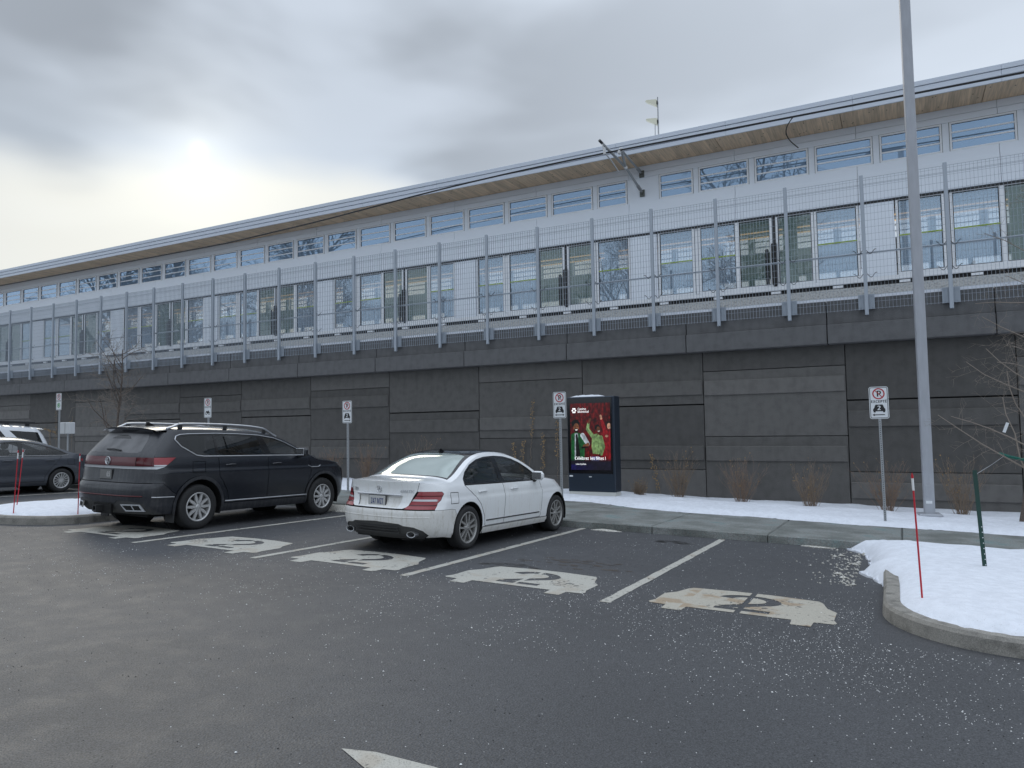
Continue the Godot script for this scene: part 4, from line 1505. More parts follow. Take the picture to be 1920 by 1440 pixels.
func poster() -> ImageTexture:
	# the printed picture: three dancers before a red tinsel curtain, a dark blue band below
	var W := 290
	var Hh := 460
	var im := Image.create(W, Hh, false, Image.FORMAT_RGB8)
	var r := RandomNumberGenerator.new(); r.seed = 12
	var f := FastNoiseLite.new(); f.seed = 3; f.frequency = 0.02
	for x in W:
		var strip := r.randf_range(0.55, 1.15)
		for y in Hh:
			var k := strip * (0.85 + 0.5 * f.get_noise_2d(x * 2.2, y * 0.8))
			var c := Color(0.46 * k, 0.075 * k, 0.085 * k)
			if r.randf() < 0.012:
				c = c.lightened(0.35)
			im.set_pixel(x, y, c)
	# dark top cloud of the curtain
	for y in range(60, 140):
		for x in W:
			var t: float = smoothstep(0.0, 0.6, f.get_noise_2d(x * 0.7, y * 2.0 + 300)) * 0.6
			im.set_pixel(x, y, im.get_pixel(x, y).lerp(Color(0.12, 0.06, 0.07), t))
	var skin := Color(0.52, 0.33, 0.22); var skin2 := Color(0.40, 0.24, 0.16); var skin3 := Color(0.80, 0.60, 0.50)
	# person in red at the far edge
	fill(im, [Vector2(240, 190), Vector2(290, 196), Vector2(290, 400), Vector2(214, 400), Vector2(228, 290)], Color(0.52, 0.07, 0.10))
	limb(im, Vector2(256, 205), Vector2(226, 110), 14, 10, Color(0.55, 0.08, 0.11))
	limb(im, Vector2(226, 108), Vector2(223, 90), 8, 8, skin3)
	oval(im, Vector2(276, 150), 20, 25, Color(0.16, 0.10, 0.09)); oval(im, Vector2(281, 160), 14, 21, skin3)
	fill(im, [Vector2(284, 168), Vector2(290, 170), Vector2(290, 176), Vector2(283, 174)], Color(0.9, 0.85, 0.82))
	oval(im, Vector2(263, 228), 12, 9, skin3)
	# person in a pale green shirt, arm raised
	fill(im, [Vector2(150, 368), Vector2(208, 368), Vector2(206, 400), Vector2(148, 400)], Color(0.46, 0.46, 0.66))
	fill(im, [Vector2(158, 218), Vector2(196, 210), Vector2(222, 230), Vector2(226, 330), Vector2(206, 352), Vector2(160, 348), Vector2(152, 300)], Color(0.50, 0.62, 0.40))
	limb(im, Vector2(162, 228), Vector2(126, 180), 14, 12, Color(0.50, 0.62, 0.41)); limb(im, Vector2(126, 180), Vector2(133, 140), 12, 9, Color(0.52, 0.64, 0.43))
	limb(im, Vector2(134, 136), Vector2(146, 112), 7, 8, skin2)
	limb(im, Vector2(222, 236), Vector2(238, 300), 13, 12, Color(0.46, 0.57, 0.37)); limb(im, Vector2(238, 300), Vector2(222, 352), 12, 10, Color(0.44, 0.55, 0.35))
	oval(im, Vector2(198, 170), 19, 22, Color(0.06, 0.045, 0.045)); oval(im, Vector2(205, 183), 14, 21, skin2, -0.15)
	fill(im, [Vector2(198, 192), Vector2(215, 190), Vector2(212, 197), Vector2(202, 199)], Color(0.92, 0.9, 0.88))
	fill(im, [Vector2(192, 206), Vector2(206, 208), Vector2(198, 226)], skin2)
	# person in a green jacket in front
	fill(im, [Vector2(2, 214), Vector2(40, 198), Vector2(86, 212), Vector2(106, 260), Vector2(98, 400), Vector2(0, 400)], Color(0.10, 0.34, 0.18))
	fill(im, [Vector2(30, 208), Vector2(54, 208), Vector2(60, 396), Vector2(26, 396)], Color(0.72, 0.76, 0.80))
	fill(im, [Vector2(38, 214), Vector2(50, 214), Vector2(68, 350), Vector2(60, 400), Vector2(36, 400)], Color(0.07, 0.07, 0.07))
	limb(im, Vector2(88, 222), Vector2(126, 282), 17, 14, Color(0.74, 0.78, 0.82)); limb(im, Vector2(126, 284), Vector2(106, 296), 11, 9, skin)
	oval(im, Vector2(104, 296), 15, 12, skin); limb(im, Vector2(84, 306), Vector2(126, 302), 6, 4, Color(0.05, 0.05, 0.05))
	oval(im, Vector2(38, 140), 30, 27, Color(0.04, 0.035, 0.035)); oval(im, Vector2(42, 166), 21, 29, skin, 0.1)
	oval(im, Vector2(42, 186), 17, 13, Color(0.10, 0.07, 0.06))
	fill(im, [Vector2(32, 180), Vector2(54, 178), Vector2(50, 188), Vector2(38, 189)], Color(0.93, 0.92, 0.9))
	for e: Array in [[34, 162], [50, 160]]:
		oval(im, Vector2(e[0], e[1]), 3, 2, Color(0.05, 0.04, 0.04))
	# band with the words
	for y in range(378, Hh):
		for x in W:
			var t := smoothstep(378.0, 408.0, float(y))
			var c := Color(0.10, 0.09, 0.16).lerp(Color(0.09, 0.08, 0.33), clampf(1.0 - x / 190.0, 0, 1) * smoothstep(415.0, 430.0, float(y)))
			im.set_pixel(x, y, im.get_pixel(x, y).lerp(c, t))
	# photographic grain, folds and softness
	var fo := FastNoiseLite.new(); fo.seed = 8; fo.frequency = 0.035; fo.fractal_octaves = 3
	for y in Hh:
		for x in W:
			var k := 0.92 + 0.34 * fo.get_noise_2d(x * 1.2, y * 0.7) + r.randf_range(-0.05, 0.05)
			var c := im.get_pixel(x, y)
			im.set_pixel(x, y, Color(clampf(c.r * k, 0, 1), clampf(c.g * k, 0, 1), clampf(c.b * k, 0, 1)))
	im.resize(W / 2, Hh / 2, Image.INTERPOLATE_BILINEAR)
	im.resize(W, Hh, Image.INTERPOLATE_CUBIC)
	return ImageTexture.create_from_image(im)

func ad_panel() -> void:
	var z := -17.2
	var a := thing("advertising_panel", Vector3(-6.9, Y(-1.85), z - 0.21), "dark blue advertising display with a red poster of dancers standing in the snow", "advertising panel")
	var o := a.position
	var mb := MB.new()
	mb.cbox(Vector3(-6.9, Y(-0.485), z - 0.21) - o, Vector3(1.27, 2.40, 0.42), 0.02)
	part(mb, "housing", M.panel_navy, a)
	mb = MB.new(); mb.box(Vector3(-6.9, Y(-1.76), z - 0.21) - o, Vector3(1.24, 0.22, 0.40)); part(mb, "plinth", M.base_concrete, a)
	mb = MB.new(); mb.box(Vector3(-6.92, Y(-0.27), z + 0.003) - o, Vector3(1.19, 1.90, 0.006)); part(mb, "bezel", M.screen_black, a)
	var m := StandardMaterial3D.new()
	m.resource_name = "lit_poster"
	m.albedo_color = Color(0.25, 0.25, 0.25)
	m.albedo_texture = poster()
	m.roughness = 0.25
	m.emission_enabled = true
	m.emission = Color(1, 1, 1)
	m.emission_operator = BaseMaterial3D.EMISSION_OP_MULTIPLY
	m.emission_texture = m.albedo_texture
	m.emission_energy_multiplier = 0.42
	mb = MB.new()
	var x0 := -7.44; var x1 := -6.37; var y0 := Y(-1.13); var y1 := Y(0.55); var zz := z + 0.010
	for t: Array in [[Vector2(x0, y0), Vector2(x1, y0), Vector2(x1, y1)], [Vector2(x0, y0), Vector2(x1, y1), Vector2(x0, y1)]]:
		for p: Vector2 in [t[0], t[2], t[1]]:
			mb.v.append(Vector3(p.x, p.y, zz) - o); mb.n.append(Vector3.BACK)
			mb.uv.append(Vector2((p.x - x0) / (x1 - x0), (y1 - p.y) / (y1 - y0)))
	var sc := part(mb, "display_screen", m, a)
	var al := AreaLight3D.new()
	al.name = "screen_light"
	al.area_size = Vector2(1.07, 1.68)
	al.light_energy = 0.02
	al.light_color = Color(1.0, 0.75, 0.72)
	al.shadow_enabled = true
	al.position = Vector3(-6.905, Y(-0.29), zz + 0.02) - o
	al.rotation.y = PI
	a.add_child(al)
	var w: StandardMaterial3D = M.print_white.duplicate()
	w.emission_enabled = true; w.emission = Color(1, 1, 1); w.emission_energy_multiplier = 0.5
	var zt := zz + 0.003
	text("Célébrez les fêtes !", 0.10, "slogan", w, sc, Transform3D(Basis(), Vector3(-6.92, Y(-0.84), zt) - o), false)
	text("Casino", 0.075, "brand_name", w, sc, Transform3D(Basis(), Vector3(-7.12, Y(0.405), zt) - o), false)
	text("Montréal", 0.075, "brand_name", w, sc, Transform3D(Basis(), Vector3(-7.085, Y(0.335), zt) - o), false)
	text("Loto-Québec", 0.05, "sponsor_name", w, sc, Transform3D(Basis(), Vector3(-7.17, Y(-0.985), zt) - o), false)
	mb = MB.new()
	for i in 6:
		var an := TAU * i / 6.0
		var c := Vector3(-7.335 + 0.042 * cos(an), Y(0.37) + 0.05 * sin(an), zt) - o
		mb.cyl(c, c + Vector3(0, 0, 0.001), 0.021, 0.021, 10)
	part(mb, "petal_logo", w, sc)
	mb = MB.new(); mb.box(Vector3(-6.93, Y(-1.30), z + 0.004) - o, Vector3(0.075, 0.018, 0.004)); part(mb, "maker_mark", M.sign_white, a)
	mb = MB.new(); mb.box(Vector3(-7.45, Y(-1.285), z + 0.004) - o, Vector3(0.09, 0.035, 0.004)); part(mb, "sticker", M.sign_white, a)
	mb = snow_cap(Vector3(-7.02, Y(0.716), z - 0.2) - o, 0.9, 0.3, 0.045)
	var s := part(mb, "panel_snow", M.snow, self)
	s.position = o
	tag(s, "thin cap of snow on top of the advertising display", "snow", "", "stuff")

func snow_cap(c: Vector3, w: float, d: float, h: float) -> MB:
	var mb := MB.new()
	var f := FastNoiseLite.new(); f.seed = 6; f.frequency = 3.0
	var pt := func(u: float, v: float) -> Vector3:
		var k := (1.0 - pow(absf(u * 2 - 1), 4)) * (1.0 - pow(absf(v * 2 - 1), 4))
		return c + Vector3((u - 0.5) * w, h * k * (1.0 + 0.5 * f.get_noise_2d(u * 2.0, v)), (v - 0.5) * d)
	for i in 18:
		for j in 8:
			mb.quad(pt.call(i / 18.0, (j + 1) / 8.0), pt.call((i + 1) / 18.0, (j + 1) / 8.0), pt.call((i + 1) / 18.0, j / 8.0), pt.call(i / 18.0, j / 8.0))
	return mb

# ---------------------------------------------------------------- plants
func branch(trunk: MB, twig: MB, r: RandomNumberGenerator, a: Vector3, d: Vector3, len: float, rad: float, level: int, o: Dictionary) -> void:
	var segs := 4 if level < o.depth else 3
	var pts := PackedVector3Array([a])
	var p := a
	var dir := d
	for i in segs:
		dir = (dir + Vector3(r.randf_range(-1, 1), r.randf_range(-1, 1), r.randf_range(-1, 1)) * o.wig + Vector3.UP * float(o.up[mini(level, o.up.size() - 1)])).normalized()
		p += dir * len / segs
		pts.append(p)
	var mb := trunk if level <= o.solid else twig
	mb.tube(pts, rad, 6 if level == 0 else 4 if level == 1 else 3, rad * 0.45 if level > 0 else rad * 0.3)
	if level >= o.depth:
		return
	var n: int = o.kids[mini(level, o.kids.size() - 1)]
	for i in n:
		var t := lerpf(o.first if level == 0 else 0.2, 0.98, (i + r.randf() * 0.8) / n)
		var q := t * segs
		var k := mini(int(q), segs - 1)
		var at := pts[k].lerp(pts[k + 1], q - k)
		var along := (pts[k + 1] - pts[k]).normalized()
		var side := along.cross(Vector3(r.randf_range(-1, 1), r.randf_range(-1, 1), r.randf_range(-1, 1))).normalized()
		var nd: Vector3 = (along * cos(o.angle) + side * sin(o.angle)).normalized()
		if level == 0 and o.has("bias"):
			nd = (nd + o.bias * 0.4).normalized()
		branch(trunk, twig, r, at, nd, len * o.ratio * r.randf_range(0.65, 1.1) * (1.0 - 0.45 * t if level == 0 else 1.0), maxf(rad * float(o.get("fat", 0.5)) * (1.0 - 0.5 * t), o.thin), level + 1, o)

func bare_tree(sd: int, called: String, at: Vector3, h: float, o: Dictionary, label: String, twigmat: String, group := "") -> Node3D:
	var t := thing(called, at, label, "tree", group)
	var r := RandomNumberGenerator.new(); r.seed = sd
	var a := MB.new(); var b := MB.new()
	branch(a, b, r, Vector3(0, -0.1, 0), Vector3(r.randf_range(-0.04, 0.04), 1, 0).normalized(), h, o.rad, 0, o)
	part(a, "trunk", M.bark, t)
	part(b, "crown", M[twigmat], t)
	return t

func shrub(sd: int, at: Vector3, h: float, label: String) -> void:
	var t := thing("bare_shrub", at, label, "shrub", "bare shrubs along the foot of the wall")
	var r := RandomNumberGenerator.new(); r.seed = sd
	var a := MB.new(); var lf := MB.new()
	for i in 64:
		var an := r.randf() * TAU
		var sp := r.randf_range(0.02, 0.42)
		var d := Vector3(cos(an) * sp, 1.0, sin(an) * sp * 0.6).normalized()
		var p := Vector3(cos(an) * 0.09 * r.randf(), -0.08, sin(an) * 0.06)
		var L := h * r.randf_range(0.55, 1.08)
		var pts := PackedVector3Array([p])
		for k in 4:
			d = (d + Vector3(r.randf_range(-0.2, 0.2), 0.02, r.randf_range(-0.15, 0.15))).normalized()
			p += d * L / 4
			pts.append(p)
			if k > 0:
				for q in 2:
					var e := (d + Vector3(r.randf_range(-0.8, 0.8), r.randf_range(0.0, 0.6), r.randf_range(-0.6, 0.6))).normalized()
					var tip := p + e * r.randf_range(0.06, 0.2)
					a.cyl(p, tip, 0.0028, 0.0018, 3, false)
					if r.randf() < 0.09:
						var s := r.randf_range(0.008, 0.02)
						var w := e.cross(Vector3(0.3, 0.2, 1)).normalized() * s
						lf.flat(tip, tip + w + e * s, tip + e * s * 2.2); lf.flat(tip, tip + e * s * 2.2, tip - w + e * s)
		a.tube(pts, 0.0048, 3, 0.002)
	part(a, "stems", M.twig_brown if sd % 2 == 0 else M.twig_red, t)
	if lf.v.size():
		part(lf, "dry_leaves", M.dead_leaf, t)

func vine(sd: int, at: Vector3, runs: Array, label: String) -> void:
	var t := thing("dry_vine", at, label, "vine", "dry vines on the wall")
	var r := RandomNumberGenerator.new(); r.seed = sd
	var a := MB.new(); var lf := MB.new()
	for run: Array in runs:
		var p0: Vector2 = run[0]; var p1: Vector2 = run[1]
		var n := int(p0.distance_to(p1) / 0.07) + 2
		var pts := PackedVector3Array()
		for i in n + 1:
			var q := p0.lerp(p1, float(i) / n) + Vector2(r.randf_range(-0.03, 0.03), 0)
			pts.append(Vector3(q.x, q.y, 0.012))
			if i > n * float(run[3]):
				for k in int(run[2]):
					var s := r.randf_range(0.014, 0.034)
					var c := Vector3(q.x + r.randf_range(-0.06, 0.06), q.y + r.randf_range(-0.04, 0.04), r.randf_range(0.015, 0.07))
					var u := Vector3(r.randf_range(-1, 1), r.randf_range(-1, 0.2), r.randf_range(-0.4, 0.4)).normalized() * s
					var w := u.cross(Vector3(r.randf_range(-0.4, 0.4), 0.2, 1)).normalized() * s * 0.6
					lf.flat(c - u, c + w, c + u); lf.flat(c - u, c + u, c - w)
		a.tube(pts, 0.006, 3)
	part(a, "stems", M.twig_brown, t)
	part(lf, "dry_leaves", M.dead_leaf, t)

func conifer(sd: int, at: Vector3, h: float, label: String) -> void:
	var t := thing("conifer_tree", at, label, "tree", "trees behind the camera mirrored in the station glass")
	var r := RandomNumberGenerator.new(); r.seed = sd
	var a := MB.new(); var b := MB.new()
	a.cyl(Vector3(0, -0.2, 0), Vector3(0, h, 0), h * 0.018, 0.02, 7)
	part(a, "trunk", M.bark, t)
	for i in 150:
		var f := pow(i / 150.0, 0.8)
		var y := h * lerpf(0.12, 0.98, f)
		var L := h * 0.24 * (1.0 - f) * r.randf_range(0.75, 1.15) + 0.25
		var an := r.randf() * TAU
		var d := Vector3(cos(an), -0.18, sin(an)).normalized()
		var s := d.cross(Vector3.UP).normalized()
		for k in 9:
			var q := (k + 0.5) / 9.0
			var c := Vector3(0, y, 0) + d * L * q
			for e: float in [-1.0, 1.0]:
				var w := L * 0.30 * (1.05 - q) * r.randf_range(0.7, 1.2)
				var tip := c + (s * e + d * 0.6 + Vector3(0, r.randf_range(-0.25, 0.15), 0)) * w
				b.flat(c, c + d * L * 0.10, tip)
				b.flat(c - Vector3(0, 0.08, 0), tip, c + d * L * 0.07 + Vector3(0, 0.05, 0))
	part(b, "crown", M.conifer_green, t)

func plants() -> void:
	bare_tree(5, "young_tree", Vector3(1.86, gy(1.86, -16.4) + 0.1, -16.4), 6.4, {"fat": 0.36, "rad": 0.05, "depth": 3, "solid": 0, "kids": [36, 7, 4], "wig": 0.2, "up": [0.06, -0.03, -0.02, 0.0], "angle": 1.2, "ratio": 0.36, "thin": 0.0028, "first": 0.16, "bias": Vector3(-0.25, 0, 0.2)}, "young bare tree with fine pale twigs beside the green strap and lamp pole", "twig_pale")
	bare_tree(8, "young_tree", Vector3(-26.65, gy(-26.65, -17.5), -17.5), 4.9, {"rad": 0.06, "depth": 3, "solid": 1, "kids": [19, 6, 4], "wig": 0.22, "up": [0.05, 0.13, 0.03, 0.0], "angle": 1.0, "ratio": 0.5, "thin": 0.006, "first": 0.22}, "bare young tree with pale branches rising behind the dark SUV", "twig_pale")
	var i := 0
	for e: Array in [[-5.2, -19.0, 0.95, "bare twiggy shrub nearest the advertising display"], [-3.5, -18.5, 0.85, "bare brown shrub between the advertising display and the leafier shrub"], [-1.9, -18.2, 0.82, "bare shrub holding a few yellow leaves near the sign with the left arrow"], [-0.33, -18.3, 0.88, "bare shrub directly behind the sign with the left arrow"], [1.1, -18.6, 0.95, "bare shrub between the lamp pole and the young tree"], [-15.5, -19.0, 0.95, "thin bare shrub beside the sign with the right arrow"], [-13.3, -18.9, 1.1, "tall thin bare shrub behind the white sedan roof"], [-17.0, -19.0, 0.8, "low bare shrub behind the hood of the dark SUV"], [-6.05, -18.4, 0.4, "tiny sprig in the snow right beside the advertising display"]]:
		shrub(100 + i, Vector3(e[0], gy(e[0], e[1]) + 0.08, e[1]), e[2] * 1.3, e[3])
		i += 1
	vine(3, Vector3(-9.9, Y(-2.0), WALL_Z + 0.05), [[Vector2(-0.5, 0.0), Vector2(-0.35, 1.55), 4, 0.3], [Vector2(-0.2, 0.3), Vector2(0.0, 2.75), 3, 0.55], [Vector2(0.27, 0.2), Vector2(0.3, 1.75), 4, 0.3], [Vector2(0.75, 0.4), Vector2(0.78, 2.1), 3, 0.35], [Vector2(-0.68, 0.8), Vector2(-0.72, 1.5), 3, 0.3]], "dry brown vine clinging to the wall beside the advertising display")
	vine(7, Vector3(-6.0, Y(-2.05), WALL_Z + 0.05), [[Vector2(0.0, 0.0), Vector2(-0.25, 1.2), 3, 0.2]], "small dry vine on the wall behind the advertising display")
	vine(9, Vector3(-34.6, Y(-1.5), WALL_Z + 0.06), [[Vector2(-1.0, 1.75), Vector2(0.0, 1.55), 4, 0.1], [Vector2(0.0, 0.2), Vector2(0.0, 2.8), 2, 0.4], [Vector2(0.5, 1.7), Vector2(1.2, 2.05), 5, 0.1], [Vector2(1.2, 0.4), Vector2(1.25, 2.3), 1, 0.4], [Vector2(-0.4, 0.2), Vector2(-0.5, 1.7), 2, 0.3]], "dry rust coloured vine on the wall above the white car")
	# trees across the lot behind the viewer: they show as reflections in the glass
	var big := {"fat": 0.62, "rad": 0.5, "depth": 4, "solid": 1, "kids": [16, 7, 6, 5], "wig": 0.14, "up": [0.03, 0.06, 0.02, 0.0], "angle": 0.8, "ratio": 0.5, "thin": 0.022, "first": 0.25}
	var t1 := bare_tree(21, "bare_tree", Vector3(-11.5, gy(-11.5, 12.0), 12.0), 20.0, big, "big bare tree across the lot mirrored in the station doors", "bark", "trees behind the camera mirrored in the station glass")
	for e: Array in [[-24.0, 16.0, 0.8, 1.2, "bare tree mirrored in the window beside the blank panel"], [-58.0, 14.0, 1.0, 2.0, "bare tree mirrored in the doors above the dark SUV"], [-67.0, 17.0, 0.95, 0.4, "bare tree mirrored in the doors past the dark SUV"], [-77.0, 15.0, 1.05, 3.3, "bare tree mirrored in the doors above the grey sedan"], [-88.0, 18.0, 1.0, 5.0, "bare tree mirrored in the doors above the white car"], [-99.0, 15.0, 1.1, 1.0, "bare tree mirrored in the farthest station doors"]]:
		var t := t1.duplicate()
		t.name = numbered("bare_tree")
		add_child(t)
		t.position = Vector3(e[0], gy(e[0], e[1]), e[1])
		t.rotation.y = e[3]
		t.scale = Vector3.ONE * float(e[2])
		t.set_meta("label", e[4])
	conifer(4, Vector3(5.2, gy(5.2, 15.0), 15.0), 13.2, "dark conifer mirrored in the station window behind the lamp pole")
	conifer(6, Vector3(-84.0, gy(-84.0, 13.0), 13.0), 25.0, "tall conifer mirrored in the clerestory windows above the grey sedan")
	conifer(7, Vector3(-90.5, gy(-90.5, 14.0), 14.0), 23.0, "dark conifer mirrored in the clerestory beside the tall one")

# ---------------------------------------------------------------- cars
# s runs from the rear (0) to the nose (L), y up, w sideways; in the node x = w, z = L/2 - s (the nose points to -z).
class Lut:
	var a := PackedFloat32Array()
	var x0 := 0.0
	var dx := 1.0
	func _init(t: Array) -> void:
		var n := t.size()
		x0 = t[0][0]
		var x1: float = t[n - 1][0]
		var m := 360
		dx = (x1 - x0) / m
		var tang := []
		for i in n:
			var p: Array = t[maxi(i - 1, 0)]
			var q: Array = t[mini(i + 1, n - 1)]
			var sl: float = (q[1] - p[1]) / maxf(q[0] - p[0], 1e-6)
			if i > 0 and i < n - 1 and (t[i][1] - p[1]) * (q[1] - t[i][1]) <= 0.0:
				sl = 0.0
			tang.append(sl)
		var k := 0
		for i in m + 1:
			var x := x0 + dx * i
			while k < n - 2 and x > t[k + 1][0]:
				k += 1
			var h: float = t[k + 1][0] - t[k][0]
			var u := clampf((x - t[k][0]) / h, 0, 1)
			var u2 := u * u
			var u3 := u2 * u
			a.append((2 * u3 - 3 * u2 + 1) * t[k][1] + (u3 - 2 * u2 + u) * h * tang[k] + (-2 * u3 + 3 * u2) * t[k + 1][1] + (u3 - u2) * h * tang[k + 1])
	func at(x: float) -> float:
		var f := clampf((x - x0) / dx, 0.0, a.size() - 1.001)
		var i := int(f)
		return lerpf(a[i], a[i + 1], f - i)

class Shape:
	var L := 4.5
	var W := 0.9
	var sr: Lut      # rear edge s by height
	var sf: Lut      # distance of the front edge from the nose by height
	var ins: Lut     # sideways inset by height
	var ye: Lut      # upper edge of the side by s
	var yc: Lut      # centre line silhouette by s
	var Ar := 0.5
	var nr := 3.2
	var Af := 0.7
	var nf := 2.8
	var q := 0.93
	var pw := 3.2
	func _init(d: Dictionary) -> void:
		L = d.L; W = d.W
		sr = Lut.new(d.sr); sf = Lut.new(d.sf); ins = Lut.new(d.ins); ye = Lut.new(d.ye); yc = Lut.new(d.yc)
		Ar = d.get("Ar", 0.5); nr = d.get("nr", 3.2); Af = d.get("Af", 0.7); nf = d.get("nf", 2.8)
		pw = d.get("pw", 3.2)
	func se(d: float, n: float) -> float:
		if d >= 1.0:
			return 1.0
		return pow(maxf(1.0 - pow(1.0 - maxf(d, 0.0), n), 0.0), 1.0 / n)
	func width(s: float, y: float) -> float:
		return (W - ins.at(y)) * se((s - sr.at(y)) / Ar, nr) * se((L - sf.at(y) - s) / Af, nf)
	func side(p: Vector2) -> Vector3:
		return Vector3(width(p.x, p.y), p.y, L / 2 - p.x)
	func rear(p: Vector2) -> Vector3:
		var wy := W - ins.at(p.y)
		var k := minf(absf(p.x) / wy, 0.999)
		return Vector3(p.x, p.y, L / 2 - (sr.at(p.y) + Ar * (1.0 - pow(1.0 - pow(k, nr), 1.0 / nr))))
	func front(p: Vector2) -> Vector3:
		var wy := W - ins.at(p.y)
		var k := minf(absf(p.x) / wy, 0.999)
		return Vector3(p.x, p.y, L / 2 - (L - sf.at(p.y) - Af * (1.0 - pow(1.0 - pow(k, nf), 1.0 / nf))))
	func top(p: Vector2) -> Vector3:
		var e := ye.at(p.x)
		var c := yc.at(p.x)
		var k := absf(p.y)
		return Vector3(p.y * wtop(p.x, e), e + (c - e) * (1.0 - pow(k, pw)), L / 2 - p.x)
	func wtop(s: float, e: float) -> float:
		return width(clampf(s, s_rear(e), s_front(e)), e)
	func s_rear(y: float) -> float:
		return sr.at(y) + Ar * (1.0 - pow(1.0 - pow(q, nr), 1.0 / nr))
	func s_front(y: float) -> float:
		return L - sf.at(y) - Af * (1.0 - pow(1.0 - pow(q, nf), 1.0 / nf))
	func w_rear(y: float) -> float:
		return q * (W - ins.at(y))
	# outline of the side in (s, y): bottom given, top by ye
	func outline(bottom: PackedVector2Array, y_rear: float, y_front: float) -> PackedVector2Array:
		for i in 6:
			y_rear = ye.at(s_rear(y_rear))
			y_front = ye.at(s_front(y_front))
		var p := PackedVector2Array()
		var yb := bottom[0].y
		for i in 25:
			var y := lerpf(y_rear, yb, i / 24.0)
			p.append(Vector2(s_rear(y), y))
		for b in bottom:
			p.append(b)
		var yf := bottom[bottom.size() - 1].y
		for i in 25:
			var y := lerpf(yf, y_front, i / 24.0)
			p.append(Vector2(s_front(y), y))
		var s1 := s_front(y_front)
		var s0 := s_rear(y_rear)
		var n := int((s1 - s0) / 0.04)
		for i in range(1, n):
			var s := lerpf(s1, s0, float(i) / n)
			p.append(Vector2(s, ye.at(s)))
		return p

static func circle(c: Vector2, r: float, n := 40) -> PackedVector2Array:
	var p := PackedVector2Array()
	for i in n:
		p.append(c + Vector2(cos(TAU * i / n), sin(TAU * i / n)) * r)
	return p

static func grown(p: PackedVector2Array, d: float) -> PackedVector2Array:
	var o := Geometry2D.offset_polygon(p, d, Geometry2D.JOIN_ROUND)
	return o[0] if o.size() else p

func poly(a: Array) -> PackedVector2Array:
	var p := PackedVector2Array()
	for i in range(0, a.size(), 2):
		p.append(Vector2(a[i], a[i + 1]))
	if Geometry2D.is_polygon_clockwise(p):
		p.reverse()
	return p

